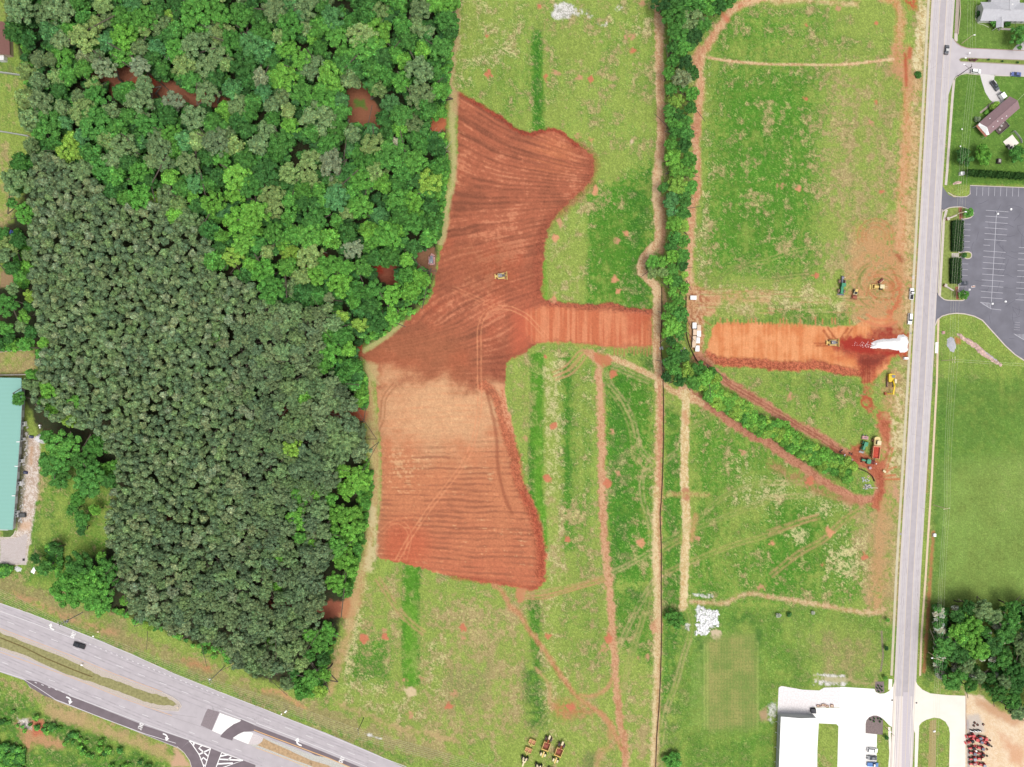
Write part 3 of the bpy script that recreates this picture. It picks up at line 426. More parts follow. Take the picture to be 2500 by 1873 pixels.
poly(Z(12, (560, 560), (700, 620), (720, 540), (800, 520), (830, 600), (900, 660), (1000, 660), (1040, 560), (960, 400), (950, 280), (1060, 330), (1050, 560), (1010, 760), (1010, 930), (950, 1100), (880, 1060), (960, 900), (860, 740), (740, 700)), dirt((166, 88, 64), (198, 120, 90)), 10, 6, .95, 2)
poly(Z(12, (0, 660), (300, 780), (600, 960), (880, 1050), (760, 1060), (420, 960), (200, 850), (0, 720)), (178, 130, 94), 16, 10, .7, thin=.4)
stroke(Z(7, (830, 1430), (1000, 1490), (1150, 1560), (1250, 1610))+Z(11, (1320, 20), (1420, 80), (1520, 100), (1640, 170)), 15, dirt((202, 150, 112), (232, 202, 158)), 5, 3, .9, 2); poly(Z(11, (1420, 60), (1500, 0), (1600, 140), (1560, 180), (1440, 130)), TAN, 6, 3, .9, 2)
stroke(Z(11, (1500, 90), (1500, 250), (1495, 500), (1490, 760), (1500, 1000), (1510, 1180), (1500, 1400), (1490, 1656))+Z(15, (1488, 100), (1480, 275)), 20, CRM, 4, 4, 1, 2); stroke(Z(11, (1500, 930), (1505, 985)), 18, (184, 120, 90), 5, 3, .8, 2); stroke(Z(11, (1490, 260), (1510, 330)), 16, (200, 140, 100), 8, 3, .6, 2)
stroke(Z(11, (1240, 965), (1400, 962), (1560, 960), (1700, 962)), 13, dirt((190, 140, 100), (200, 190, 120)), 5, 3, .75, thin=.35)
stroke(Z(11, (1590, 1140), (1570, 1240), (1550, 1350)), 12, (208, 156, 110), 8, 5, .7, thin=.3)
# red lane through the green strips
stroke(Z(7, (640, 1380), (720, 1430), (750, 1500), (750, 1656))+Z(11, (760, 0), (770, 250), (775, 600), (775, 900), (790, 1200), (810, 1450), (830, 1656))+Z(15, (850, 250), (870, 500), (890, 800), (910, 1050), (930, 1250), (970, 1450), (985, 1680)), 18, PNK, 6, 7, .92, 2, thin=.12)
poly(Z(7, (700, 1390), (830, 1410), (860, 1450), (850, 1500), (780, 1520), (720, 1470)), (202, 126, 92), 6, 4, .9, 2)
stroke(Z(14, (2060, 90), (2140, 160), (2200, 280))+Z(15, (60, 330), (150, 480), (260, 620), (370, 790), (480, 950), (600, 1080), (760, 1190), (850, 1280), (900, 1400), (950, 1500)), 12, dirt((184, 120, 86), (212, 160, 120)), 8, 4, .85, 2, thin=.2)
poly(Z(15, (30, 110), (140, 120), (100, 220), (60, 240), (30, 200)), (204, 140, 104), 6, 4, .9, 2); stroke(Z(15, (600, 1040), (720, 1040), (820, 980), (860, 900)), 9, (206, 150, 112), 6, 3, .7, thin=.3); poly(Z(15, (330, 1100), (500, 1080), (680, 1190), (500, 1240), (400, 1230)), (200, 124, 92), 24, 10, .7, thin=.4)
stroke(Z(15, (200, 800), (290, 900), (330, 1000), (320, 1100)), 8, (206, 166, 120), 6, 4, .7, thin=.4); stroke(Z(15, (760, 1180), (830, 1280), (850, 1400)), 10, (200, 150, 108), 8, 4, .7)
stroke(Z(15, (860, 1480), (760, 1540), (740, 1656)), 14, (204, 158, 116), 12, 6, .6, thin=.35)
GT = (172, 172, 104); GT2 = (200, 182, 130)
for pts in (Z(11, (840, 0), (960, 150), (1050, 330), (1110, 560), (1230, 680)), Z(11, (830, 40), (950, 200), (1030, 400), (1060, 620), (1130, 750)), Z(11, (1230, 720), (1130, 800), (1130, 1000), (1190, 1200), (1200, 1400)), Z(11, (1230, 1440), (1000, 1570), (860, 1640)), Z(11, (1300, 1380), (1450, 1300), (1600, 1180), (1800, 1000), (2000, 900), (2212, 850)),
            Z(11, (1320, 1640), (1550, 1540), (1900, 1400), (2212, 1310))+Z(12, (300, 1190), (420, 1160)), Z(11, (1600, 1250), (1900, 1130), (2212, 1010)), Z(11, (1300, 1440), (1460, 1350)), Z(12, (0, 860), (300, 860)), Z(12, (0, 990), (400, 960)), Z(11, (1310, 680), (1440, 580)), Z(11, (1310, 150), (1450, 260)), Z(11, (1550, 380), (1750, 280)),
            Z(7, (780, 1500), (860, 1656)), Z(7, (870, 1510), (1180, 1640)), Z(15, (1220, 60), (1100, 260), (920, 620)), Z(15, (1190, 120), (1150, 330), (1020, 700), (960, 1020)), Z(15, (1140, 330), (1060, 620), (1000, 820)), Z(15, (200, 1340), (290, 1230)), Z(15, (1530, 560), (1470, 740), (1420, 930), (1330, 1180), (1290, 1450), (1280, 1660)), Z(15, (1510, 280), (1550, 400), (1530, 560))):
    track(pts, random.choice([GT, GT2, (190, 172, 112)]), 9, 4.6, .6, .38, soft=5)
for pts in (Z(12, (30, 1656), (250, 1480), (480, 1350), (600, 1230), (700, 1150), (850, 1070)), Z(15, (100, 180), (400, 130), (700, 60), (800, 20)), Z(14, (1050, 30), (1180, 230), (1300, 380), (1450, 500)), Z(12, (0, 1290), (300, 1190), (440, 1150))): track(pts, (200, 160, 116), 10, 5.5, .65, .36, soft=5)
track(Z(15, (130, 190), (270, 190), (420, 150), (800, 40)), (206, 150, 110), 8, 4, .6, .3)
for pts in (Z(7, (1680, 860), (1800, 740), (1950, 650), (2212, 600)), Z(7, (1700, 830), (1850, 700), (2050, 620)), Z(8, (0, 590), (200, 520), (420, 480), (560, 520), (650, 600)), Z(8, (0, 770), (250, 730), (480, 690), (640, 640)), Z(7, (1900, 780), (2212, 770)), Z(8, (0, 740), (360, 710))): track(pts, random.choice([(92, 124, 52), GT]), 8, 2.6, .6, .3)
for pts in (Z(7, (370, 1610), (500, 1560), (590, 1470), (640, 1390)), Z(7, (350, 1580), (460, 1530), (540, 1450), (600, 1390), (700, 1390))): track(pts, (206, 160, 116), 10, 4, .75, .2)
for i in range(46): x = 1690+random.random()*390; y = 706+random.random()*60; stroke([(x, y), (x+random.uniform(20, 70), y+random.uniform(-3, 3))], 2.5, random.choice([(214, 196, 140), (120, 144, 70), (196, 146, 104)]), 2, 1, .6, thin=.35)
# edge path along the wood
stroke(Z(2, (1720, -40), (1730, 150), (1730, 350), (1700, 550), (1675, 800)), 14, dirt((196, 160, 118), (216, 196, 148)), 8, 5, .8, thin=.3); stroke(Z(2, (1690, 800), (1695, 1100), (1710, 1350), (1700, 1600))+Z(6, (1660, 60), (1630, 300), (1600, 440)), 14, (206, 196, 138), 8, 5, .8, thin=.2)
poly(Z(2, (1700, 750), (1750, 790), (1740, 980), (1690, 960)), (206, 172, 128), 10, 6, .7); stroke(Z(6, (940, 1370), (1100, 1270), (1250, 1150)), 12, (196, 194, 130), 6, 4, .8)
stroke(Z(10, (960, 0), (990, 200), (1010, 450), (1030, 700), (1030, 950), (1000, 1250), (960, 1500))+Z(14, (900, 50), (870, 250)), 24, dirt((196, 156, 112), (206, 190, 130)), 14, 6, .9, 2, thin=.1); poly(Z(6, (940, 1460), (1050, 1500), (1060, 1656), (920, 1640)), (206, 186, 132), 10, 6, .8)
stroke(Z(10, (1000, 1100), (1010, 1350), (970, 1600)), 20, (226, 212, 164), 10, 8, .7, thin=.4); stroke(Z(14, (850, 150), (830, 350), (780, 560), (700, 800), (650, 1000)), 18, (206, 172, 124), 12, 6, .75, thin=.25)
stroke(Z(16, (0, 185), (200, 215), (500, 270), (800, 320), (930, 325), (1000, 290)), 10, dirt((206, 158, 118), (228, 200, 158)), 8, 4, .85, thin=.25); stroke(Z(15, (1540, 230), (1700, 240), (1850, 240), (1960, 180), (2080, 160), (2208, 190)), 10, dirt((206, 158, 118), (228, 200, 158)), 8, 4, .8, thin=.3)
# small bare soil scars in the fields
for k, x, y, r, c in ((2, 1998, 318, 4, 0), (2, 2015, 635, 9, 0), (3, 1050, 440, 9, 0), (3, 290, 672, 7, 0), (3, 355, 615, 6, 1), (3, 405, 630, 6, 1), (3, 580, 670, 10, 1), (3, 680, 690, 9, 0), (3, 990, 320, 7, 1), (3, 1035, 320, 8, 1), (3, 1125, 30, 8, 1), (3, 570, 1175, 9, 1), (3, 688, 1207, 9, 2), (3, 232, 60, 4, 0), (3, 1100, 235, 5, 3), (3, 722, 1640, 9, 2), (3, 905, 1550, 6, 1),
                      (3, 1030, 1222, 4, 3), (4, 325, 212, 4, 0), (4, 935, 203, 5, 0), (4, 330, 850, 6, 0), (4, 935, 875, 7, 0), (4, 110, 1600, 10, 1), (4, 265, 1632, 9, 2), (4, 985, 1656, 6, 0), (4, 900, 1060, 10, 1), (4, 600, 70, 10, 1), (7, 722, 20, 9, 2), (7, 373, 397, 9, 2), (7, 980, 360, 9, 2), (7, 895, 425, 9, 1), (7, 880, 760, 11, 2), (7, 915, 860, 8, 2), (7, 415, 265, 9, 1), (7, 888, 1568, 12, 0), (7, 360, 925, 10, 2), (7, 1395, 1365, 8, 3), (7, 290, 1430, 4, 0),
                      (8, 412, 722, 8, 0), (11, 360, 368, 10, 0), (11, 310, 822, 10, 0), (11, 830, 868, 10, 0), (11, 855, 420, 6, 1), (11, 915, 775, 7, 1), (11, 475, 1345, 9, 0), (11, 1118, 1375, 10, 2), (11, 100, 470, 9, 1), (11, 1980, 595, 8, 1), (12, 35, 1380, 8, 2), (12, 525, 1290, 12, 2), (12, 840, 1495, 9, 0), (12, 360, 840, 12, 0), (12, 190, 120, 9, 1), (12, 480, 1570, 4, 0), (15, 308, 535, 9, 0), (15, 830, 545, 12, 0), (15, 1170, 700, 7, 1), (15, 1090, 715, 5, 1), (15, 790, 640, 11, 1),
                      (15, 500, 1140, 10, 0), (15, 2160, 100, 9, 1), (14, 930, 552, 12, 0), (14, 1108, 530, 10, 0), (14, 1108, 475, 6, 1), (14, 1790, 455, 10, 0), (14, 1800, 548, 9, 1), (14, 1710, 1030, 12, 1), (14, 1668, 1130, 10, 0), (14, 1325, 1205, 9, 1), (14, 1280, 910, 7, 1), (14, 1430, 890, 5, 1), (14, 1340, 1010, 14, 3), (15, 1600, 1220, 0, 3), (11, 1600, 1340, 7, 1)):
    if r == 0: continue
    cx, cy = Z(k, (x, y))[0]; cc = [(212, 128, 98), (206, 156, 120), (226, 160, 122), (226, 202, 164)][c]
    pl = [(cx+r*random.uniform(.5, 1.25)*math.cos(a*.7), cy+r*random.uniform(.5, 1.25)*math.sin(a*.7)) for a in range(9)]
    poly(pl, cc, 4, 5, .9, 1, hgt=.2 if c != 1 else 0, thin=.22 if c != 1 else .42)
# pale gravelly spots
WHT = rough((176, 176, 164), (244, 240, 236))
poly(Z(3, (330, 110), (380, 40), (450, 20), (530, 50), (540, 110), (460, 160), (400, 180), (340, 150)), WHT, 6, 7, .95, 3); poly(Z(3, (540, 70), (700, 110), (690, 150), (560, 120)), WHT, 8, 8, .7, 3, thin=.55); poly(Z(3, (730, 200), (820, 200), (810, 225), (740, 220)), WHT, 4, 5, .7, 3, thin=.5)
poly(Z(3, (890, 70), (960, 40), (950, 90), (900, 100)), WHT, 4, 5, .6, 3, thin=.5); poly(Z(15, (1560, 160), (1740, 170), (1730, 190), (1570, 185)), WHT, 4, 6, .9, 3, thin=.46)
poly(Z(15, (1600, 270), (1640, 265), (1680, 300), (1780, 310), (1790, 360), (1770, 400), (1785, 440), (1720, 460), (1680, 520), (1585, 510), (1590, 440), (1600, 380)), rough((206, 206, 206), (252, 252, 252)), 4, 6, .97, 3, thin=.4)
poly(Z(15, (1710, 480), (1800, 465), (1810, 520), (1790, 580), (1730, 560)), (222, 200, 170), 5, 6, .9, 3, thin=.35); poly(Z(15, (1500, 420), (1540, 430), (1530, 480), (1505, 470)), WHT, 3, 4, .8, 3, thin=.4)
poly(Z(16, (400, 860), (660, 870), (700, 940), (560, 960), (400, 930)), (206, 196, 160), 10, 8, .8, 3, thin=.4); stroke(Z(16, (430, 862), (660, 875)), 5, WHT, 3, 3, .9, 3, thin=.4); stroke(Z(16, (400, 930), (560, 940), (700, 945)), 9, WHT, 4, 5, .9, 3, thin=.42); poly(Z(16, (700, 880), (940, 910), (930, 960), (710, 950)), (190, 170, 124), 12, 8, .7, thin=.4)
poly(Z(16, (0, 1120), (60, 1110), (80, 1180), (40, 1260), (0, 1250))+Z(15, (2208, 1120)), WHT, 8, 8, .8, 3, thin=.35); poly(Z(15, (2140, 1180), (2208, 1130), (2208, 1260), (2150, 1260)), (196, 160, 130), 8, 6, .8, 3)
# vegetable plot with crossing rows
def plot(s):
    g = .5+.5*np.sign(np.sin(X[s]*2*math.pi/7.5))*.6; h = .5+.5*np.sign(np.sin(Y[s]*2*math.pi/9.5))*.6; t = np.clip(g*.3+h*.22+.12+(N25[s]-.5)*1.4, 0, 1)
    return (np.array(C(126, 150, 78))+(np.array(C(174, 168, 104))-np.array(C(126, 150, 78)))*t[..., None]).astype(np.float32)*(.9+.2*N3[s])[..., None]
poly(Z(15, (1690, 560), (1820, 520), (2080, 520), (2120, 700), (2120, 1330), (1690, 1330), (1670, 1000)), plot, 16, 6, .85)
for x in (1663, 1690, 2125): stroke(Z(15, (x, 600), (x, 1330)), 4, (176, 196, 108), 4, 1, .5, thin=.3)
for k in range(9): stroke(Z(15, (1560+k*13, 640), (1540+k*13, 1300)), 2, (150, 180, 96), 2, 1, .35, thin=.3)
# around the green-roofed works
poly(Z(9, (240, 460), (350, 470), (340, 700), (330, 900), (300, 1100), (270, 1300), (225, 1565), (0, 1570), (0, 1330), (110, 1320), (150, 1260), (190, 1000), (210, 700)), rough((196, 172, 152), (240, 228, 218)), 5, 4, 1, 3)
stroke(Z(9, (275, 560), (270, 700)), 8, (206, 160, 118), 6, 3, .7, 3); poly(Z(9, (150, 1200), (270, 1190), (260, 1260), (160, 1260)), (224, 184, 150), 8, 5, .7, 3); poly(Z(9, (0, 1340), (110, 1335), (240, 1300), (222, 1560), (0, 1560)), (206, 196, 194), 4, 2, .85, 3)
poly(Z(9, (190, 400), (250, 420), (240, 560), (220, 900), (190, 1100), (170, 1250), (140, 1250), (170, 900)), rough((128, 124, 98), (190, 180, 160)), 6, 4, .9, 3, thin=.15)
# implement dealer's dirt lot and mulch beds
poly([(2356, 1692), (2400, 1700), (2440, 1740), (2500, 1750), (2546, 1750), (2546, 1919), (2356, 1919)], dirt((238, 206, 168), (248, 226, 196)), 6, 4, 1, 3); poly([(2380, 1700), (2440, 1730), (2500, 1760), (2480, 1775), (2420, 1745), (2385, 1720)], (214, 166, 128), 14, 6, .8, 3); poly([(2440, 1790), (2500, 1830), (2500, 1873), (2470, 1860)], (226, 172, 134), 20, 10, .8, 3)
poly([(2360, 1745), (2390, 1745), (2405, 1785), (2364, 1800)], (212, 202, 194), 8, 4, .8, 3); stroke([(2362, 1760), (2365, 1890)], 6, (190, 182, 180), 3, 2, .9, 3); stroke([(2357, 1695), (2358, 1790)], 4, (176, 140, 124), 3, 2, .8, 3)
poly(Z(13, (140, 1250), (260, 1240), (370, 1260), (380, 1360), (560, 1450), (540, 1500), (300, 1460), (240, 1530), (170, 1360)), (206, 156, 118), 14, 8, .85, thin=.3); poly(Z(13, (280, 1270), (370, 1260), (370, 1380), (290, 1390)), (206, 118, 90), 10, 5, .8); poly(Z(13, (150, 1240), (260, 1240), (270, 1320), (180, 1320)), WHT, 6, 6, .8, thin=.35); poly(Z(13, (360, 1140), (700, 1190), (1100, 1370), (1400, 1480), (1600, 1656), (1500, 1640), (1300, 1540), (900, 1380), (400, 1220)), (200, 170, 124), 14, 8, .7, thin=.3)
poly(Z(13, (1540, 1490), (1620, 1600), (1660, 1656), (1480, 1656), (1500, 1560)), (216, 176, 146), 8, 5, .9, 3)
# verge scars by the highway
stroke(Z(13, (120, 160), (500, 330), (800, 440), (1000, 500)), 12, (206, 156, 120), 14, 8, .7, thin=.45); poly(Z(13, (1580, 720), (1700, 740), (1830, 790), (1820, 830), (1650, 790)), (206, 142, 104), 14, 8, .7, thin=.35); stroke(Z(14, (60, 1000), (200, 1010), (340, 1100), (420, 1150)), 10, (214, 160, 116), 10, 6, .7, thin=.3)
stroke(Z(14, (700, 1100), (1000, 1230), (1250, 1330), (1700, 1420)), 14, (198, 172, 122), 14, 8, .7, thin=.42); poly(Z(14, (940, 1365), (1000, 1380), (1090, 1410), (1080, 1425), (960, 1390)), WHT, 3, 4, .95, 3, thin=.3)
stroke([(2278, 1300), (2266, 1500), (2256, 1640)], 7, (198, 132, 92), 5, 3, .8); stroke([(2270, 1000), (2262, 1200)], 5, (176, 150, 96), 4, 2, .6)
poly(Z(8, (1620, 1260), (1660, 1270), (1660, 1310), (1625, 1310)), (206, 112, 82), 6, 3, .8); poly(Z(8, (1400, 1240), (1560, 1240), (1600, 1656), (1480, 1656)), (150, 170, 90), 20, 6, .2)

# ---------------------------------------------------------------- meshes from the grid
HG += (N9-.5)*.12*(CLS == 1)+(N3-.5)*.07*(CLS == 1)
PXm = (X-CX)*S; PYm = (CY-Y)*S
pos = np.stack([PXm, PYm, HG], -1).reshape(-1, 3).astype(np.float32); colf = np.concatenate([np.clip(COLR, 0.004, .85), np.ones((NY, NX, 1), np.float32)], -1).reshape(-1, 4)
idx = np.arange(NX*NY, dtype=np.int32).reshape(NY, NX)
quads = np.stack([idx[:-1, :-1], idx[1:, :-1], idx[1:, 1:], idx[:-1, 1:]], -1).reshape(-1, 4); qc = CLS[:-1, :-1].reshape(-1)
def ground_mat(name, s1, amp, bump):
    m = bpy.data.materials.new(name); m.use_nodes = True; nt = m.node_tree; b = nt.nodes['Principled BSDF']; L = nt.links
    b.inputs['Roughness'].default_value = .95; b.inputs['Specular IOR Level'].default_value = .1
    at = nt.nodes.new('ShaderNodeAttribute'); at.attribute_name = 'cover'; tc = nt.nodes.new('ShaderNodeTexCoord')
    n = nt.nodes.new('ShaderNodeTexNoise'); n.inputs['Scale'].default_value = s1; n.inputs['Detail'].default_value = 4; n.inputs['Roughness'].default_value = .7; L.new(tc.outputs['Object'], n.inputs['Vector'])
    mp = nt.nodes.new('ShaderNodeMapRange'); mp.inputs[1].default_value = .25; mp.inputs[2].default_value = .75; mp.inputs[3].default_value = 1-amp; mp.inputs[4].default_value = 1+amp; L.new(n.outputs['Fac'], mp.inputs[0])
    mx = nt.nodes.new('ShaderNodeVectorMath'); mx.operation = 'SCALE'; L.new(at.outputs['Color'], mx.inputs[0]); L.new(mp.outputs[0], mx.inputs['Scale']); L.new(mx.outputs[0], b.inputs['Base Color'])
    bp = nt.nodes.new('ShaderNodeBump'); bp.inputs['Distance'].default_value = bump; bp.inputs['Strength'].default_value = .8; L.new(n.outputs['Fac'], bp.inputs['Height']); L.new(bp.outputs[0], b.inputs['Normal'])
    return m
def grid_obj(name, cls, m):
    q = quads[qc == cls]; u, inv = np.unique(q, return_inverse=True); q = inv.reshape(-1, 4).astype(np.int32); me = bpy.data.meshes.new(name)
    me.vertices.add(len(u)); me.vertices.foreach_set('co', pos[u].ravel()); me.loops.add(q.size); me.loops.foreach_set('vertex_index', q.ravel())
    me.polygons.add(len(q)); me.polygons.foreach_set('loop_start', np.arange(0, q.size, 4, dtype=np.int32)); me.update(calc_edges=True); me.shade_smooth()
    a = me.color_attributes.new('cover', 'FLOAT_COLOR', 'POINT'); a.data.foreach_set('color', colf[u].ravel())
    me.materials.append(m); o = bpy.data.objects.new(name, me); col.objects.link(o); return tag(o, kind='structure')
grid_obj('ground', 0, ground_mat('grass', 1.6, .30, .35)); grid_obj('graded_soil', 1, ground_mat('clay', 1.3, .16, .25)); grid_obj('dirt_track', 2, ground_mat('packed_dirt', 1.5, .16, .15)); grid_obj('gravel_surface', 3, ground_mat('gravel', 2.2, .14, .15))
x0, x1 = (gx[0]-CX)*S, (gx[-1]-CX)*S; y1, y0 = (CY-gy[0])*S, (CY-gy[-1])*S; B = 9000
far = MB().add([(-B, -B, 0), (B, -B, 0), (B, B, 0), (-B, B, 0), (x0, y0, 0), (x1, y0, 0), (x1, y1, 0), (x0, y1, 0)], [(0, 1, 5, 4), (1, 2, 6, 5), (2, 3, 7, 6), (3, 0, 4, 7)])
tag(far.build('terrain', mat('far_grass', C(136, 164, 80), .95, noise=.5, nscale=.02)), kind='structure')
del COLR, pos, colf, quads, idx, PXm, PYm
# ---------------------------------------------------------------- roads, paths, kerbs, paint
M_ROAD = mat('worn_asphalt', C(214, 207, 209), .9, noise=.06, nscale=.35); M_ROADM = mat('asphalt_middle', C(196, 189, 193), .9, noise=.06, nscale=.4); M_HWY = mat('highway_asphalt', C(200, 193, 197), .9, noise=.07, nscale=.25)
M_DARK = mat('new_asphalt', C(128, 116, 122), .85, noise=.10, nscale=.3); M_LOT = mat('lot_asphalt', C(128, 127, 137), .85, noise=.13, nscale=.18); M_CONC = mat('concrete', C(226, 214, 204), .85, noise=.06, nscale=.5)
M_WCONC = mat('white_concrete', tuple(min(.8, v) for v in lin((255, 253, 249))*.62), .85, noise=.02); M_WCONC2 = mat('cream_concrete', tuple(lin((255, 246, 234))*.56), .85, noise=.05, nscale=.2); M_WH = mat('white_paint', (.62, .61, .6), .7); M_YE = mat('yellow_paint', C(240, 190, 130), .7)
M_FY = mat('faded_yellow_paint', C(232, 216, 198), .8); M_FW = mat('faded_white_paint', C(236, 232, 234), .8); M_LINE = mat('lot_paint', C(206, 206, 214), .8)
M_LAWN = None
def lawn(name, c, k=.22):
    m = mat(name, C(*c), .95, noise=k, nscale=.9, bump=.2); return m
def struct(name, mb, m): return tag(mb.build(name, m), kind='structure')
def strip(pts, wd, z, closed=False): return MB().line(WW(pts), wd*S, z, closed)
def xl(x0, x1, y): return x0+(x1-x0)*y/1873.0
# county road on the east side
def road_x(o): return [(2276+o, -44), (2276-25*468/468+o, 468), (2225+o, 936), (2197+o, 1404), (2175+o, 1873), (2173+o, 1919)]
def interp_road(a, n=34):   # a: 0 left edge, 1 right edge
    out = []
    for i in range(n+1):
        y = -400+i*2680/n
        l = np.interp(y, [-400, 0, 468, 936, 1404, 1873, 2280], [2298, 2276, 2251, 2225, 2197, 2175, 2156]); r = np.interp(y, [-400, 0, 468, 936, 1404, 1873, 2280], [2354, 2331, 2300, 2276, 2248, 2228, 2209])
        out.append((l+(r-l)*a, y))
    return out
struct('road', MB().sheet(WW(interp_road(0)+interp_road(1)[::-1]), .03), M_ROAD)
struct('road_lane', MB().sheet(WW(interp_road(.36)+interp_road(.64)[::-1]), .036), M_ROADM)
pm = MB()
for a in (.35, .65): pm.line(WW(interp_road(a)), 1.4*S, .042)
for a in (.04, .96): pm.line(WW(interp_road(a)), 1*S, .042)
struct('road_marking', pm, M_FY)
kb = MB(); kb.kerb(WW([(x-1, y) for x, y in interp_road(0)]), .35, 0, .13); struct('kerb', kb, M_CONC)
struct('sidewalk', MB().line(WW([(x-9, y) for x, y in interp_road(0) if y < 1650]), 6*S, .05), mat('weathered_walk', C(216, 206, 178), .9, noise=.08, nscale=.4))
struct('sidewalk', MB().line(WW(Z(4, (1640, -80), (1640, 0), (1625, 300))), 8*S, .05), mat('brown_walk', C(188, 172, 160), .9, noise=.08)); struct('sidewalk', MB().box(*sorted([W(*Z(4, (1610, 0))[0])[0], W(*Z(4, (1638, 0))[0])[0]]), W(0, 101)[1], W(0, 82)[1], 0, .056), M_CONC)
struct('sidewalk', MB().line(WW([(2329, 196), (2325, 240), (2311, 432), (2309, 452)]), 6*S, .05), M_CONC); struct('sidewalk', MB().line(WW([(2311, 512), (2304, 540), (2294, 722)]), 6*S, .065), M_CONC)
struct('sidewalk', MB().line(WW([(2291, 778), (2287, 936), (2275, 1162), (2260, 1404), (2250, 1545), (2246, 1650)]), 5*S, .05), mat('tan_walk', C(238, 214, 184), .9, noise=.08)); struct('sidewalk', MB().line(WW(Z(8, (1460, 1300), (1455, 1395))), 7*S, .056), M_WCONC)
for k in (Z(4, (1650, -80), (1660, 120), (1640, 300)),): struct('kerb', MB().kerb(WW(k), .3, 0, .35), mat('pinkish_wall', C(214, 196, 176), .9))
# side streets at the top right, with the planted median
SIDE = [(2313, 60), (2318, 85), (2328, 96), (2336, 104), (2346, 112), (2362, 117), (2546, 125), (2900, 140), (2900, 203), (2546, 188), (2470, 186), (2392, 181), (2360, 178), (2345, 181), (2332, 188), (2326, 200), (2313, 240), (2300, 240), (2300, 60)]
struct('side_street', MB().sheet(WW(SIDE), .024), mat('pale_street', C(212, 205, 209), .9, noise=.05, nscale=.3))
struct('kerb', MB().kerb(WW([(2329, 97), (2336, 106), (2346, 113), (2362, 118), (2546, 126)]), .3, 0, .14), mat('kerb_pink', C(190, 164, 152), .9)); struct('kerb', MB().kerb(WW([(2546, 188), (2430, 185), (2427, 187)]), .3, 0, .14), M_CONC); struct('kerb', MB().kerb(WW([(2392, 183), (2360, 180), (2346, 182), (2333, 190), (2327, 204)]), .3, 0, .14), M_CONC)
ISL = [(2342, 146), (2346, 142.5), (2360, 142), (2546, 149), (2546, 161), (2400, 153), (2360, 151), (2345, 150)]
struct('median_grass', MB().prism(WW(ISL), .0, .12), lawn('median_green', (132, 152, 72))); struct('kerb', MB().kerb(WW(ISL), .35, 0, .16, True), mat('kerb_brown', C(176, 164, 140), .9))
struct('driveway', MB().sheet(WW([(2392, 180), (2397, 200), (2405, 225), (2416, 243), (2424, 250), (2440, 258), (2452, 250), (2450, 236), (2440, 220), (2432, 200), (2427, 195), (2428, 184)]), .032), mat('pale_drive', C(230, 226, 224), .85, noise=.04)); struct('driveway', MB().sheet(WW([(2472, 122), (2482, 110), (2500, 102), (2546, 100), (2546, 124)]), .032), mat('grey_drive', C(212, 208, 206), .85, noise=.04))
struct('garden_path', MB().line(WW([(2431, 69), (2450, 71), (2481, 73)]), 5*S, .04), mat('path_pale', C(206, 196, 186), .9)); struct('garden_path', MB().line(WW([(2393, 276), (2424, 250)]), 5*S, .04), mat('path_grey', C(176, 164, 150), .9))
struct('garden_edging', MB().kerb(WW([(2394, 14), (2387, 14), (2383, 18), (2381, 45), (2388, 58), (2402, 61), (2414, 67)]), .2, 0, .12), mat('edging', C(210, 212, 188), .9))
# car park
LOT = smooth_curve([(2299, 449), (2304, 460), (2316, 476), (2330, 482), (2360, 480), (2368, 474), (2368, 453)], 1)+[(2546, 460), (2760, 468), (2760, 930), (2600, 915), (2546, 900), (2500, 880), (2478, 866), (2454, 844), (2440, 830), (2426, 813), (2412, 796), (2398, 782), (2378, 772), (2355, 766.5), (2335, 765), (2316, 767), (2300, 772), (2290, 778), (2282, 790), (2280, 700), (2296, 500)]
struct('parking_lot', MB().sheet(WW(LOT), .021), M_LOT)
struct('kerb', MB().kerb(WW([(2546, 460), (2368, 453), (2368, 474), (2360, 480), (2345, 481), (2328, 479), (2314, 470)]), .3, 0, .15), M_CONC); struct('kerb', MB().kerb(WW([(2546, 900), (2500, 880), (2478, 866), (2454, 844), (2426, 813), (2398, 782), (2378, 772), (2355, 766.5), (2335, 765), (2316, 767), (2300, 772), (2288, 781), (2283, 795)]), .45, 0, .15), M_CONC)
IS1 = smooth_curve([(2299, 526), (2303, 516), (2316, 508), (2336, 505.5), (2354, 507), (2374, 517), (2376, 524), (2368, 532), (2350, 535.5), (2347, 538), (2345, 600), (2342, 612), (2342, 617), (2362, 615), (2371, 619), (2370, 629), (2360, 632), (2342, 630), (2340, 700), (2339, 712), (2352, 716), (2360, 722), (2352, 733), (2340, 734), (2312, 733), (2300, 728), (2290, 716), (2290, 700)], 4, True)
struct('island_lawn', MB().prism(WW(IS1), 0, .06), lawn('island_green', (146, 162, 84))); struct('kerb', MB().kerb(WW(IS1), .4, 0, .16, True), M_CONC)
struct('mulch_bed', MB().line(WW([(2344, 505), (2346, 536)]), 9*S, .075), mat('red_mulch', C(176, 110, 84), .95, noise=.2)); struct('mulch_bed', MB().line(WW([(2336, 700), (2338, 731)]), 8*S, .075), MATS['red_mulch'])
lp = MB()
for i in range(5): y = 547+i*14.1; x = 2350-i*.7; lp.line(WW([(x, y), (x+20, y+.7)]), .7*S, .045)
for i in range(5): y = 644+i*14.0; x = 2344-i*1.0; lp.line(WW([(x, y), (x+20, y+.7)]), .7*S, .045)
for i in range(16):
    y = 513.5+i*14.15; x = 2407-i*.85
    if i not in (6,): lp.line(WW([(x, y), (x+55-i*.12, y+4)]), .9*S, .045)
    else: lp.line(WW([(x-1, y), (x+15, y+1)]), .9*S, .045)
lp.line(WW([(2433, 515), (2420, 741)]), 1.1*S, .05)
for i in range(10): y = 604+i*14.2; x = 2487-i*.9; lp.line(WW([(x, y), (x+60, y+3)]), .9*S, .045)
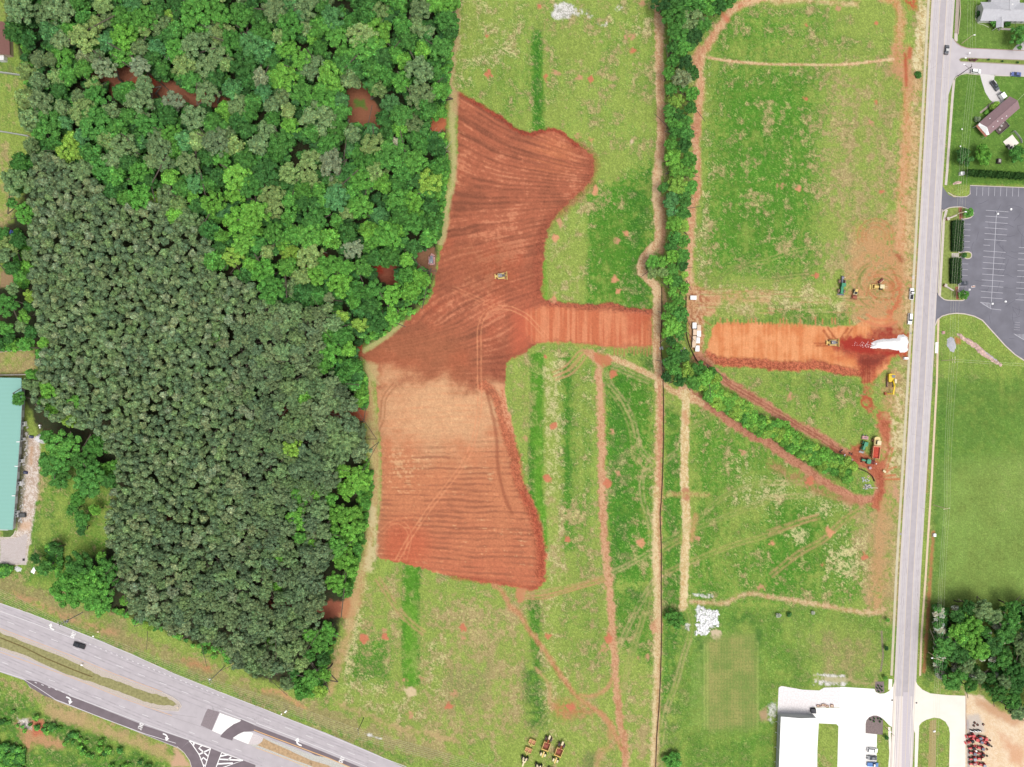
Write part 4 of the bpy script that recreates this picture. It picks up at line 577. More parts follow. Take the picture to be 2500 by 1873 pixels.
for i in range(4): lp.line(WW([(2478-i, 787+i*6), (2490, 788+i*6)]), .5*S, .045)
for i in range(10): x = 2385+i*14.6; lp.line(WW([(x, 456.5+i*.3), (x-1, 478+i*.3)]), .9*S, .045)
lp.line(WW([(2393, 738), (2419, 754), (2444, 757)]), 1*S, .045); lp.line(WW([(2393, 738), (2420, 741)]), .8*S, .05); lp.line(WW([(2475, 815), (2500, 830)]), 1*S, .045)
for i in range(7): x = 2398+i*3.3; lp.line(WW([(x, 739), (x, 740+(x-2393)*.58)]), 1*S, .048)
for i in range(7): x = 2479+i*3.3; lp.line(WW([(x, 816), (x, 817+(x-2475)*.55)]), 1*S, .048)
struct('parking_marking', lp, M_LINE)
def stain(pts, m, z=.028): return struct('pavement_patch', MB().sheet(WW(pts), z), m)
M_CRK = mat('dark_crack', C(96, 96, 110), .9)
cr = MB()
for i in range(46):
    x, y = random.uniform(2372, 2500), random.uniform(490, 850)
    if (x-2380)*1.1 < (y-760): continue
    p = [(x, y)]; a = random.choice([0, 1.57])+random.uniform(-.2, .2)
    for k in range(random.randint(2, 6)): a += random.uniform(-.4, .4); x += 7*math.cos(a); y += 7*math.sin(a); p.append((x, y))
    cr.line(WW(p), .6*S, .026)
struct('pavement_cracks', cr, M_CRK)
# concrete forecourts and drives at the bottom right
FC = [(2051.7, 1677), (2135, 1682), (2138, 1690), (2148, 1694), (2160, 1693), (2170, 1688), (2180, 1676), (2184, 1660), (2184, 1674), (2180, 1777), (2170, 1770), (2158, 1757), (2148, 1750), (2140, 1747), (2132, 1747), (2122, 1751), (2115, 1759), (2113, 1768), (2113, 1790), (2141, 1793), (2139, 1919), (2043, 1919), (2047, 1773), (2042, 1768), (1999, 1766), (1990, 1919), (1975, 1919), (1975, 1740), (1986, 1728), (2050, 1729)]
struct('forecourt', MB().sheet(WW(FC), .034), M_WCONC); struct('gravel_yard', MB().sheet(WW([(1901, 1679), (1908, 1675), (1960, 1684), (2000, 1686), (2012, 1679), (2052, 1678), (2050, 1728), (1986, 1727), (1984, 1745), (1898, 1745)]), .026), mat('grey_gravel', C(252, 246, 246), .95, noise=.14, nscale=1.6))
struct('apron', MB().sheet(WW([(2180, 1676), (2184, 1660), (2186, 1660), (2186, 1900), (2178, 1900), (2177, 1800), (2178, 1777)]), .038), M_WCONC2)
struct('sidewalk', MB().line(WW([(2171, 1775), (2174, 1840), (2168, 1919)]), 6*S, .045), M_WCONC2); struct('sidewalk', MB().line(WW([(2174, 1658), (2173, 1684)]), 9*S, .052), M_WCONC2)
EA = [(2234, 1660), (2240, 1672), (2252, 1684), (2271, 1693), (2310, 1697), (2357, 1699), (2357, 1919), (2316, 1919), (2319, 1790), (2316, 1775), (2308, 1762), (2295, 1754), (2280, 1752), (2262, 1757), (2250, 1764), (2244, 1772), (2238, 1919), (2232, 1919), (2234, 1790), (2230, 1780), (2228, 1740), (2232, 1690)]
struct('driveway', MB().sheet(WW(EA), .034), M_WCONC2); struct('turning_apron', MB().sheet(WW([(2180, 1700), (2228, 1700), (2226, 1919), (2173, 1919), (2177, 1780)]), .0375), mat('cream_road', C(240, 230, 226), .88, noise=.04))
struct('road_lane', MB().sheet(WW([(2205, 1690), (2222, 1690), (2219, 1919), (2200, 1919)]), .0405), mat('grey_lane', C(214, 206, 212), .88, noise=.04))
struct('mulch_bed', MB().sheet(WW([(2113, 1790), (2113, 1768), (2115, 1759), (2122, 1751), (2132, 1747), (2140, 1747), (2148, 1750), (2156, 1757), (2155, 1794)]), .05), mat('brown_mulch', C(142, 126, 124), .95, noise=.2, nscale=2)); struct('mulch_bed', MB().sheet(WW([(2137, 1664), (2158, 1664), (2159, 1690), (2148, 1693), (2139, 1689), (2136, 1680)]), .05), MATS['brown_mulch'])
for r in ([(2152, 1540), (2156, 1600), (2150, 1640)],): struct('mulch_bed', MB().line(WW(r), 5*S, .02), mat('thin_mulch', C(140, 134, 104), .95, noise=.3, nscale=2))
struct('bare_patch', MB().sheet(WW([(2270, 1760), (2286, 1756), (2284, 1919), (2264, 1919)]), .018), mat('dry_grass', C(176, 160, 106), .95, noise=.25)); 
# loading yard south of the green roof
struct('kerb', MB().kerb(WW(Z(9, (0, 1335), (90, 1330), (120, 1305), (135, 1270))), .35, 0, .16), M_CONC); struct('kerb', MB().kerb(WW(Z(9, (265, 1290), (222, 1565), (0, 1560))), .3, 0, .16), M_CONC)
struct('lawn_strip', MB().prism(WW(Z(9, (25, 1255), (130, 1255), (118, 1300), (90, 1325), (30, 1325))), 0, .08), lawn('strip_green', (96, 122, 58)))
# highway
HW = [(-400, 1330), (-44, 1455), (0, 1473), (142, 1523), (255, 1568), (425, 1645), (625, 1725), (795, 1789), (908, 1837), (979, 1870), (1080, 1919), (1500, 2110), (1080, 2130), (900, 2060), (640, 1950), (490, 1919), (474, 1895), (468, 1873), (464, 1857), (450, 1838), (433, 1826), (368, 1800), (255, 1755), (142, 1713), (95, 1690), (74, 1679), (60, 1661), (0, 1641), (-44, 1627), (-400, 1500)]
struct('highway', MB().sheet(WW(HW), .03), M_HWY)
M_MED = lawn('median_dry', (158, 154, 104), .25)
MED1 = [(-44, 1521), (0, 1537), (60, 1560), (170, 1603), (283, 1650), (340, 1672), (396, 1692), (420, 1702), (436, 1714), (443, 1724), (436, 1735), (400, 1733), (368, 1727), (283, 1696), (170, 1650), (60, 1606), (0, 1588), (-44, 1572)]
struct('median_gravel', MB().sheet(WW(MED1), .036), mat('median_stones', C(206, 194, 182), .95, noise=.15, nscale=2)); MG = [(-44, 1528), (0, 1544), (60, 1568), (170, 1612), (240, 1648), (275, 1658), (340, 1684), (400, 1700), (425, 1714), (428, 1722), (400, 1722), (350, 1712), (300, 1692), (230, 1668), (150, 1640), (60, 1600), (0, 1580), (-44, 1565)]
struct('median_grass', MB().sheet(WW([(x+random.uniform(-1, 1), y+random.uniform(-1.5, 1.5)) for x, y in smooth_curve(MG, 6, True)]), .044), M_MED)
struct('median_rut', MB().line(WW(Z(13, (0, 540), (200, 620), (400, 720), (640, 820), (800, 880))), 3*S, .05), mat('rut', C(118, 104, 62), .95, noise=.3))
struct('kerb', MB().kerb(WW([(396, 1690), (420, 1701), (437, 1713), (443.5, 1724), (436, 1736), (400, 1734), (368, 1728)]), .3, 0, .15), M_CONC)
T = lambda *p: [(460+a*.13562, 1680+b*.13562) for a, b in p]
stain(T((350, 370), (560, 430), (420, 760), (220, 670), (310, 440)), mat('patch_asphalt', C(152, 140, 144), .9, noise=.12), .037)
stain(T((580, 860), (680, 740), (820, 640), (945, 590), (940, 555), (1240, 690), (2212, 1060), (2212, 1170), (1180, 775), (1060, 780), (950, 800), (810, 885), (790, 945), (580, 880))+[], M_DARK, .037)
stain([(760, 1824), (790, 1836), (880, 1873), (900, 1884), (840, 1884), (760, 1839)], M_DARK, .037)
struct('splitter_pad', MB().prism(WW(T((570, 445), (945, 580), (930, 600), (820, 645), (690, 740), (590, 835), (430, 765))), .0, .16), M_WCONC); struct('splitter_pad', MB().prism(WW(T((805, 895), (900, 830), (1000, 785), (1100, 785), (1170, 805), (1080, 1005))), .0, .16), M_WCONC)
stain(T((1170, 810), (1350, 890), (1300, 990), (1200, 1020), (1080, 1010)), mat('rock_grey', C(224, 214, 214), .95, noise=.15, nscale=2), .039)
struct('median_gravel', MB().sheet(WW(T((1340, 880), (2212, 1200), (2212, 1201), (1900, 1330), (1080, 1015), (1090, 1000), (1200, 1020), (1300, 980))[:3]+[(800, 1850), (850, 1870), (880, 1884), (790, 1884), (731, 1869)]+T((1900, 1330), (1500, 1180), (1080, 1015), (1200, 1020), (1300, 980))), .038), mat('rock_grey2', C(206, 204, 196), .95, noise=.2, nscale=2))
struct('median_grass', MB().sheet(WW(T((1350, 900), (1500, 980), (1800, 1110), (1900, 1160), (2212, 1300), (2212, 1400), (1900, 1290), (1500, 1130), (1240, 1030), (1330, 960))+[]), .046), lawn('median_brown', (198, 168, 130), .22)); struct('median_grass', MB().sheet(WW([(759, 1856), (800, 1868), (830, 1884), (790, 1884), (759, 1870)]), .046), MATS['median_brown'])
# right-turn lane and the junction below it
stain(Z(13, (200, 900), (330, 920), (600, 1040), (900, 1160), (1250, 1300), (1640, 1430), (1560, 1500), (1520, 1480), (1300, 1395), (900, 1235), (620, 1130), (500, 1085), (380, 1040), (265, 970)), M_DARK, .0365)
stain(Z(13, (1560, 1500), (1640, 1432), (1820, 1495), (1905, 1530), (2100, 1600), (2208, 1640), (2208, 1780), (1680, 1780), (1655, 1640), (1620, 1570)), M_DARK, .0375); struct('kerb', MB().kerb(WW(Z(13, (1530, 1480), (1590, 1530), (1640, 1600), (1662, 1680))), .3, 0, .15), M_CONC)
mk = MB()
def ln(k, pts, wd=1.3, z=.05): mk.line(WW(Z(k, *pts)), wd*S, z)
ln(13, [(0, 243), (250, 330), (500, 425), (800, 545), (1150, 690), (1500, 850), (1900, 1010), (2208, 1130)]); ln(14, [(0, 1130), (400, 1290), (800, 1455), (1100, 1580), (1300, 1656)]); ln(13, [(0, 312), (300, 420), (640, 550)])
ln(13, [(0, 830), (190, 890), (330, 975), (480, 1075), (560, 1105), (900, 1240), (1250, 1370), (1520, 1452)]); ln(13, [(600, 1040), (900, 1150), (1250, 1285), (1640, 1425), (1820, 1490)]); ln(13, [(1890, 1165), (2208, 1290)]); ln(14, [(0, 1275), (400, 1430), (700, 1550), (960, 1656)], 1.6)
for i in range(28): a = 680+i*46; b = 560+i*18.2; ln(13, [(a, b), (a+16, b+6.5)], 1.8)
for i in range(6): a = 300+i*58; b = 925+i*20; ln(13, [(a, b), (a+20, b+8)], 1.8)
for i in range(14): a = 65+i*188; b = 402+i*75; ln(13, [(a, b), (a+60, b+23)], 1.2) if a < 2300 else None
for i in range(9): a = 70+i*181; b = 1240+i*72; ln(14, [(a, b), (a+60, b+24)], 1.2)
for i in range(12): a = 20+i*201.5; b = 752+i*75; ln(13, [(a, b), (a+52, b+19)], 1.2)
for i in range(3): ln(14, [(20+i*200, 1578+i*76), (75+i*200, 1598+i*76)], 1.2)
struct('highway_marking', mk, M_FW)
yk = MB(); yk.line(WW([(-44, 1519), (0, 1534), (170, 1599), (283, 1647), (396, 1689)]), 1.1*S, .05); yk.line(WW([(-44, 1575), (0, 1592), (170, 1652), (300, 1705), (420, 1747)]), 1*S, .05)
struct('highway_marking', yk, M_YE); struct('highway_marking', MB().line(WW(T((1180, 755), (2212, 1145))+[(800, 1850), (880, 1884)]), 2*S, .05), M_YE)
struct('highway_marking', MB().line(WW(Z(14, (0, 1490), (300, 1600), (450, 1656))), 1.2*S, .05), M_YE)
gm = MB()   # gore chevrons
for p in (((0, 935), (110, 985), (400, 1088), (300, 1420)), ((0, 935), (60, 1000), (190, 1190), (240, 1310), (280, 1423)), ((600, 1160), (985, 1300), (620, 1430)), ((600, 1160), (500, 1423))): gm.line(WW(T(*p)), 2*S, .052)
for p in (((400, 1095), (190, 1195)), ((240, 1035), (190, 1080), (360, 1230)), ((225, 1300), (270, 1250), (340, 1310)), ((270, 1400), (290, 1380)), ((580, 1225), (720, 1195)), ((770, 1240), (720, 1290)), ((560, 1280), (980, 1300)), ((520, 1365), (800, 1350)), ((100, 985), (95, 1030))): gm.line(WW(T(*p)), 3.4*S, .056)
struct('gore_marking', gm, M_WH)
def arrow(k, c, ang, flip=1, s=1.0):
    x, y = W(*Z(k, c)[0]); m = MB(); a = ang
    def t(p): u, v = p[0]*s, p[1]*s*flip; return (x+u*math.cos(a)-v*math.sin(a), y+u*math.sin(a)+v*math.cos(a))
    m.line([t(p) for p in ((-1.7, -.5), (-.6, -.5), (.1, -.2), (.4, .3))], .5*s, .06); m.add([(*t(p), .06) for p in ((-.5, .35), (1.2, .2), (.45, 1.6))], [(0, 1, 2)]); return tag(m.build('lane_arrow', M_WH), kind='structure')
arrow(13, (440, 450), R(157), -1, 1.1); arrow(13, (605, 1078), R(-23), -1, 1.25); arrow(13, (1440, 1395), R(-23), -1, 1.25); arrow(14, (360, 1445), R(157), -1, 1.35)
def word(txt, k, c, ang, s):
    cu = bpy.data.curves.new('word', 'FONT'); cu.body = txt; cu.size = 1; cu.align_x = 'CENTER'; cu.align_y = 'CENTER'; cu.offset = .03; o = bpy.data.objects.new('tmp', cu); col.objects.link(o); bpy.context.view_layer.update()
    me = bpy.data.meshes.new_from_object(o); bpy.data.objects.remove(o); me.name = 'painted_word'; me.materials.append(M_WH) if not me.materials else None
    me.materials.clear(); me.materials.append(M_WH); o = bpy.data.objects.new('painted_word', me); col.objects.link(o); x, y = W(*Z(k, c)[0]); o.location = (x, y, .06); o.rotation_euler = (0, 0, ang); o.scale = (s*.95, s*2.2, 1); return tag(o, kind='structure')
word('ONLY', 13, (635, 517), R(67), 1.15); word('ONLY', 13, (1215, 1305), R(-113), 1.2); word('ONLY', 14, (742, 1595), R(67), 1.2)
wp = MB()
for o in (.14, .22, .78, .86): wp.line(WW(interp_road(o)), 1.6*S, .039)
struct('wheel_path', wp, mat('wheel_path_grey', C(203, 196, 199), .9, noise=.1, nscale=.5))
wp = MB(); hp = [(0, 1497), (142, 1556), (340, 1640), (560, 1728), (760, 1806), (900, 1862)]
for o in (-18, -11, 4, 12, 26): wp.line(WW([(x, y+o) for x, y in hp]), 3*S, .0335)
hp = [(0, 1606), (142, 1668), (340, 1752), (500, 1816), (640, 1870)]
for o in (-8, 0, 12, 20): wp.line(WW([(x, y+o) for x, y in hp]), 3*S, .0335)
struct('wheel_path', wp, mat('wheel_path_hwy', C(190, 183, 188), .9, noise=.14, nscale=.4))
ck = MB()
for i in range(70):
    y = random.uniform(0, 1650); l = np.interp(y, [0, 468, 936, 1404, 1873], [2276, 2251, 2225, 2197, 2175]); x = l+random.uniform(3, 48); p = [(x, y)]; a = random.choice([0, 1.57, 1.57])
    for k in range(random.randint(2, 5)): a += random.uniform(-.3, .3); x += 5*math.cos(a); y += 7*math.sin(a); p.append((min(x, l+51), y))
    ck.line(WW(p), .45*S, .0395)
struct('road_cracks', ck, mat('road_crack', C(166, 158, 162), .9))
# scuffs on the highway
sc = MB()
for i in range(40): a, b = T((random.uniform(1150, 1450), random.uniform(500, 700)))[0]; sc.sheet(WW([(a, b), (a+random.uniform(1, 4), b+.6), (a+random.uniform(1, 3), b+1.4)]), .047)
for i in range(10): a, b = T((random.uniform(420, 600), random.uniform(310, 370)))[0]; sc.sheet(WW([(a, b), (a+1, b), (a+1.6, b+2.5), (a+.4, b+2.5)]), .047)
struct('tyre_scuffs', sc, mat('scuff', C(168, 160, 166), .9))
tar = MB()
for k, p in ((13, ((640, 980), (720, 1010), (800, 1040))), (13, ((950, 1095), (1000, 1120))), (13, ((1350, 1180), (1700, 1230))), (13, ((1250, 1140), (1500, 1230), (1800, 1330)))): tar.line(WW(Z(k, *p)), .8*S, .046)
struct('tar_seam', tar, mat('seam', C(176, 168, 172), .9))

# ---------------------------------------------------------------- buildings
M_WROOF = mat('white_metal_roof', (.68, .68, .68), .5); M_WWALL = mat('grey_white_wall', C(214, 216, 216), .7)
def poly_at(pts, h): return [W(x, y, h) for x, y in pts]
def building(name, label, px, py): x, y = W(px, py); return empty(name, x, y, 0, 0, label, 'building'), x, y
def rel(pts, x, y): return [(a-x, b-y) for a, b in pts]
# white metal building (bottom right)
t, bx_, by_ = building('metal_building', 'long white metal-roofed building beside the gravel yard', 1945, 1850)
H1 = 4.6; base = rel(WW([(1899, 1740), (1983.5, 1743), (1982, 1919), (1892, 1919)]), bx_, by_)
MB().prism(base, 0, H1-.15).build('wall', M_WWALL, t)
a, b, c, d = base; e = .35; N_ = lambda p, dx, dy, z: (p[0]+dx, p[1]+dy, z)
mA = ((a[0]+b[0])/2, (a[1]+b[1])/2); mD = ((c[0]+d[0])/2, (c[1]+d[1])/2)
MB().add([N_(a, -e, e, H1), N_(mA, 0, e, H1+1.1), N_(b, e, e, H1), N_(c, e, 0, H1), N_(mD, 0, 0, H1+1.1), N_(d, -e, 0, H1), N_(a, -e, e, H1-.15), N_(mA, 0, e, H1+.9), N_(b, e, e, H1-.15), N_(c, e, 0, H1-.15), N_(d, -e, 0, H1-.15)], [(0, 5, 4, 1), (1, 4, 3, 2), (0, 1, 7, 6), (1, 2, 8, 7), (0, 6, 10, 5), (2, 3, 9, 8)]).build('roof', M_WROOF, t)
for y in (1762, 1788, 1824, 1860): x0, y0 = W(np.interp(y, [1740, 1919], [1899, 1892]), y); MB().tube((x0-bx_-.12, y0-by_, 0), (x0-bx_-.12, y0-by_, H1-.2), .09).tube((x0-bx_-.12, y0-by_, .1), (x0-bx_-.9, y0-by_, .1), .09).build('downpipe', M_WROOF, t)
# green-roofed works (left)
t, bx_, by_ = building('green_roof_building', 'long works building under a pale green metal roof at the left edge', 10, 1110)
H2 = 5.0; roofp = rel(poly_at([(52, 923), (54, 987), (50, 1060), (31, 1294), (0, 1293), (-60, 1292), (-60, 921)], H2), bx_, by_); ww = rel([W(61, 940), W(61, 988), W(56, 1060), W(38, 1290), W(-60, 1288), W(-60, 940)], bx_, by_)
m = bpy.data.materials.new('green_metal_roof'); m.use_nodes = True; nt = m.node_tree; bsd = nt.nodes['Principled BSDF']; bsd.inputs['Roughness'].default_value = .55
tc = nt.nodes.new('ShaderNodeTexCoord'); wv = nt.nodes.new('ShaderNodeTexWave'); wv.bands_direction = 'Y'; wv.inputs['Scale'].default_value = .52; wv.inputs['Distortion'].default_value = .3; nt.links.new(tc.outputs['Object'], wv.inputs['Vector'])
rp = nt.nodes.new('ShaderNodeValToRGB'); rp.color_ramp.elements[0].color = (*C(134, 190, 176), 1); rp.color_ramp.elements[1].color = (*C(152, 206, 194), 1); nt.links.new(wv.outputs['Fac'], rp.inputs[0]); nt.links.new(rp.outputs[0], bsd.inputs['Base Color'])
MB().prism(ww, 0, H2-.2).build('wall', mat('pale_works_wall', C(216, 214, 208), .8, noise=.08), t); MB().prism(roofp, H2-.15, H2).build('roof', m, t); MB().line(rel(poly_at([(54, 987), (50, 1060), (31.5, 1294)], H2), bx_, by_), .25, H2+.03).build('gutter', mat('gutter_grey', C(128, 140, 138), .6), t)
for i, (xx, yy) in enumerate(Z(9, (165, 505), (150, 715), (125, 970))): x0, y0 = W(xx, yy, H2); MB().box(x0-bx_-.9, x0-bx_+.6, y0-by_-.15, y0-by_+.15, H2+.04, H2+.5).build('roof_vent', M_WROOF, t)
for i in range(9): yy = 1010+i*30; xx = np.interp(yy, [988, 1060, 1290], [61, 56, 38]); x0, y0 = W(xx, yy); MB().box(x0-bx_+.0, x0-bx_+.16, y0-by_-1.6, y0-by_+1.6, .3, 2.6).build('loading_door', M_WROOF, t)
for i, (xx, yy, w_, h_) in enumerate(((62, 1035, 1.6, 2.2), (60, 1072, 1.3, 1.3), (55, 1125, 2.2, 1.6), (51, 1180, 2.6, 2.0), (45, 1250, 1.4, 1.4), (46, 1258, 1.3, 1.3))):
    x, y = W(xx, yy); u = empty('equipment_unit', x, y, R(4), 0, ['tall pale equipment unit by the north end of the green-roofed works wall', 'small white equipment box with a dark fan, next to the white mound', 'white equipment box beside the blue pallets on the works wall', 'largest white equipment housing jutting from the works wall', 'white equipment box just above the black skip', 'white equipment box touching the black skip'][i], 'equipment box')
    MB().box(-w_/2, w_/2, -h_/2, h_/2, 0, 1.6).build('housing', M_WROOF, u); MB().tube((0, 0, 1.6), (0, 0, 1.68), .34, n=14).build('fan', mat('dark_fan', C(60, 62, 66), .6), u)
# houses
def gable(t, L_, Wd, eave, ridge, m_roof, m_wall, over=.5, x0=0, y0=0, rz=0, wall=True):
    A = lambda x, y, z: (x0+x*math.cos(rz)-y*math.sin(rz), y0+x*math.sin(rz)+y*math.cos(rz), z); l, w_ = L_/2, Wd/2
    if wall:
        il, iw = l-over, w_-over; e2 = eave-.05; s_ = (ridge-eave)*(1-(over/w_))
        MB().add([A(-il, -iw, 0), A(il, -iw, 0), A(il, iw, 0), A(-il, iw, 0), A(-il, -iw, e2), A(il, -iw, e2), A(il, iw, e2), A(-il, iw, e2), A(-il, 0, ridge-.15), A(il, 0, ridge-.15)], [(0, 1, 5, 4), (2, 3, 7, 6), (0, 4, 8, 7, 3), (1, 2, 6, 9, 5), (4, 5, 9, 8), (7, 8, 9, 6)]).build('wall', m_wall, t)
    r = MB().add([A(-l, -w_, eave), A(l, -w_, eave), A(l, 0, ridge), A(-l, 0, ridge), A(l, w_, eave), A(-l, w_, eave), A(-l, -w_, eave-.15), A(l, -w_, eave-.15), A(l, 0, ridge-.15), A(-l, 0, ridge-.15), A(l, w_, eave-.15), A(-l, w_, eave-.15)],
                 [(0, 1, 2, 3), (3, 2, 4, 5), (7, 6, 9, 8), (8, 9, 11, 10), (0, 6, 7, 1), (4, 10, 11, 5), (1, 7, 8, 2), (2, 8, 10, 4), (0, 3, 9, 6), (3, 5, 11, 9)]).build('roof', m_roof, t)
    MB().tube(A(-l, 0, ridge+.02), A(l, 0, ridge+.02), .09).build('ridge_cap', m_roof, r); return r
M_GR = mat('grey_shingles', C(206, 206, 212), .9, noise=.07, nscale=1.2); M_WW = mat('white_siding', C(246, 246, 242), .7); M_BR = mat('brown_shingles', C(158, 130, 134), .9, noise=.07, nscale=1.2)
x, y = W(2460, 27, 3.5); t = empty('house', x, y, R(-1), 0, 'white house with a pale grey shingle roof in the top right corner', 'house')
gable(t, 24, 8.6, 2.8, 4.9, M_GR, M_WW); gable(t, 16, 13.2, 2.8, 5.6, M_GR, M_WW, x0=-.6, y0=7.6, rz=R(90)); r_ = gable(t, 4.6, 3.4, 2.9, 3.8, M_GR, M_WW, x0=-3.0, y0=-5.2, rz=R(90), wall=False)
for q in (-4.5, -1.5): MB().tube((q, -7.3, 0), (q, -7.3, 2.8), .12).build('porch_post', M_WW, t)
MB().box(.8, 1.5, 2.0, 2.6, 3.9, 5.0).build('chimney', M_WW, t)
for q in ((-7, -4), (2.5, -4), (4.5, -4), (7.5, -4)): MB().box(q[0], q[0]+1.1, -3.85, -3.75, 1, 2.1).build('window', mat('window_dark', C(70, 78, 90), .2, spec=.6), t)
x, y = W(2442, 281, 3.2); t = empty('house', x, y, R(41), 0, 'long house with a brown shingle roof and white gable end beside the driveway', 'house')
gable(t, 18.6, 7.2, 2.7, 4.6, M_BR, M_WW, .35); MB().add([(-9.35, 3.4, 2.75), (-9.35, -3.4, 2.75), (-11.2, -3.4, 2.45), (-11.2, 3.4, 2.45), (-9.35, 3.4, 2.6), (-9.35, -3.4, 2.6), (-11.2, -3.4, 2.3), (-11.2, 3.4, 2.3)], [(0, 3, 2, 1), (0, 1, 5, 4), (1, 2, 6, 5), (2, 3, 7, 6), (3, 0, 4, 7), (4, 5, 6, 7)]).build('porch_roof', mat('rust_brown_roof', C(176, 120, 100), .85, noise=.1), t)
MB().add([(-9.32, 3.55, 2.75), (-9.32, -3.55, 2.75), (-9.32, 0, 4.62), (-10.4, 3.0, 2.72), (-10.4, -3.0, 2.72)], [(0, 2, 1), (0, 3, 2), (1, 2, 4), (2, 3, 4)]).build('gable_end', M_WROOF, t)
for q in (-3.3, 3.3): MB().tube((-11, q, 0), (-11, q, 2.3), .1).build('porch_post', M_WW, t)
for (u, v) in ((-6.5, -1.8), (-3.5, -1.2), (-1.0, -1.6), (1.5, -2.2), (-5.0, 2.0)): z_ = 4.6-abs(v)*.53; MB().tube((u, v, z_-.1), (u, v, z_+.35), .2).build('roof_vent', M_WROOF, t)
for q in (-5, 0, 5): MB().box(q, q+1.2, 3.25, 3.35, 1, 2.1).build('window', MATS['window_dark'], t)
x, y = W(2, 95, 3); t = empty('house', x, y, R(2), 0, 'brown-roofed house cut by the left edge beside the wood', 'house'); gable(t, 15.0, 7.6, 2.8, 4.4, mat('dark_brown_shingles', C(140, 100, 92), .9, noise=.08), mat('tan_siding', C(206, 180, 160), .8), .35, rz=R(90)); MB().box(-2.2, .6, -9.4, -7.3, 0, 2.4).build('porch', M_WW, t)
x, y = W(2442, 311); t = empty('deck', x, y, R(41), 0, 'dark timber deck with chairs behind the brown-roofed house', 'deck')
MB().box(-2.9, 2.9, -2.2, 2.2, .35, .5).build('floor', mat('deck_brown', C(112, 98, 94), .9, noise=.2), t); MB().box(-2.9, 2.9, -2.2, -2.1, .5, 1.3).box(2.8, 2.9, -2.1, 2.2, .5, 1.3).build('railing', mat('rail_grey', C(160, 150, 146), .8), t)
MB().box(-2, -1.2, -1, 0, .5, 1.0).box(-.2, .7, -.2, .8, .5, .95).box(1.2, 2, .6, 1.5, .5, 1).build('chair', mat('chair_pale', C(196, 190, 188), .7), t)
x, y = W(2468, 348); t = empty('patio', x, y, R(38), 0, 'cream concrete patio pad with a grill and railings below the deck', 'patio'); MB().box(-2.7, 2.7, -2.5, 2.5, 0, .1).build('slab', M_WCONC2, t); MB().box(-3.2, -2, -1.0, .2, .1, 1.1).box(-2.2, -1.2, -2.2, -1.4, .1, .9).build('grill', mat('grill_dark', C(74, 70, 72), .5), t)
MB().kerb([(2.8, 3.4), (4.2, 3.4), (4.2, -1.5), (3.4, -3.2)], .08, 0, 1.1).build('railing', mat('rail_pale', C(206, 206, 200), .7), t)
# ---------------------------------------------------------------- trees
def leaf_mat():
    m = bpy.data.materials.new('foliage'); m.use_nodes = True; nt = m.node_tree; L = nt.links; b = nt.nodes['Principled BSDF']; out = nt.nodes['Material Output']
    oi = nt.nodes.new('ShaderNodeObjectInfo'); at = nt.nodes.new('ShaderNodeAttribute'); at.attribute_name = 'leaf'
    mx = nt.nodes.new('ShaderNodeVectorMath'); mx.operation = 'MULTIPLY'; L.new(oi.outputs['Color'], mx.inputs[0]); L.new(at.outputs['Color'], mx.inputs[1]); L.new(mx.outputs[0], b.inputs['Base Color'])
    b.inputs['Roughness'].default_value = .75; b.inputs['Specular IOR Level'].default_value = .15
    tr = nt.nodes.new('ShaderNodeBsdfTranslucent'); L.new(mx.outputs[0], tr.inputs['Color']); ms = nt.nodes.new('ShaderNodeMixShader'); ms.inputs[0].default_value = .22
    L.new(b.outputs[0], ms.inputs[1]); L.new(tr.outputs[0], ms.inputs[2]); L.new(ms.outputs[0], out.inputs['Surface']); return m
M_LEAF = leaf_mat(); M_BARK = mat('bark', C(104, 94, 82), .95, noise=.2); M_PALE = mat('bare_wood', C(196, 188, 176), .9, noise=.15)
M_SOLID = M_LEAF
def np_mesh(name, V, F, c=None, m=None):
    me = bpy.data.meshes.new(name); V = np.asarray(V, np.float32); F = np.asarray(F, np.int32)
    me.vertices.add(len(V)); me.vertices.foreach_set('co', V.ravel()); me.loops.add(F.size); me.loops.foreach_set('vertex_index', F.ravel()); me.polygons.add(len(F)); me.polygons.foreach_set('loop_start', np.arange(0, F.size, 4, dtype=np.int32)); me.update(calc_edges=True)
    if c is not None:
        a = me.color_attributes.new('leaf', 'FLOAT_COLOR', 'POINT'); a.data.foreach_set('color', np.concatenate([c, np.ones((len(c), 1))], 1).astype(np.float32).ravel())
    me.materials.append(m or M_LEAF); return me
def sph(n1=5, n2=8):
    v = []; f = []
    for i in range(n1+1):
        for j in range(n2): t = math.pi*i/n1; p = 2*math.pi*j/n2; v.append((math.sin(t)*math.cos(p), math.sin(t)*math.sin(p), math.cos(t)))
    for i in range(n1):
        for j in range(n2): f.append((i*n2+j, (i+1)*n2+j, (i+1)*n2+(j+1) % n2, i*n2+(j+1) % n2))
    return np.array(v), np.array(f)
SV, SF = sph()
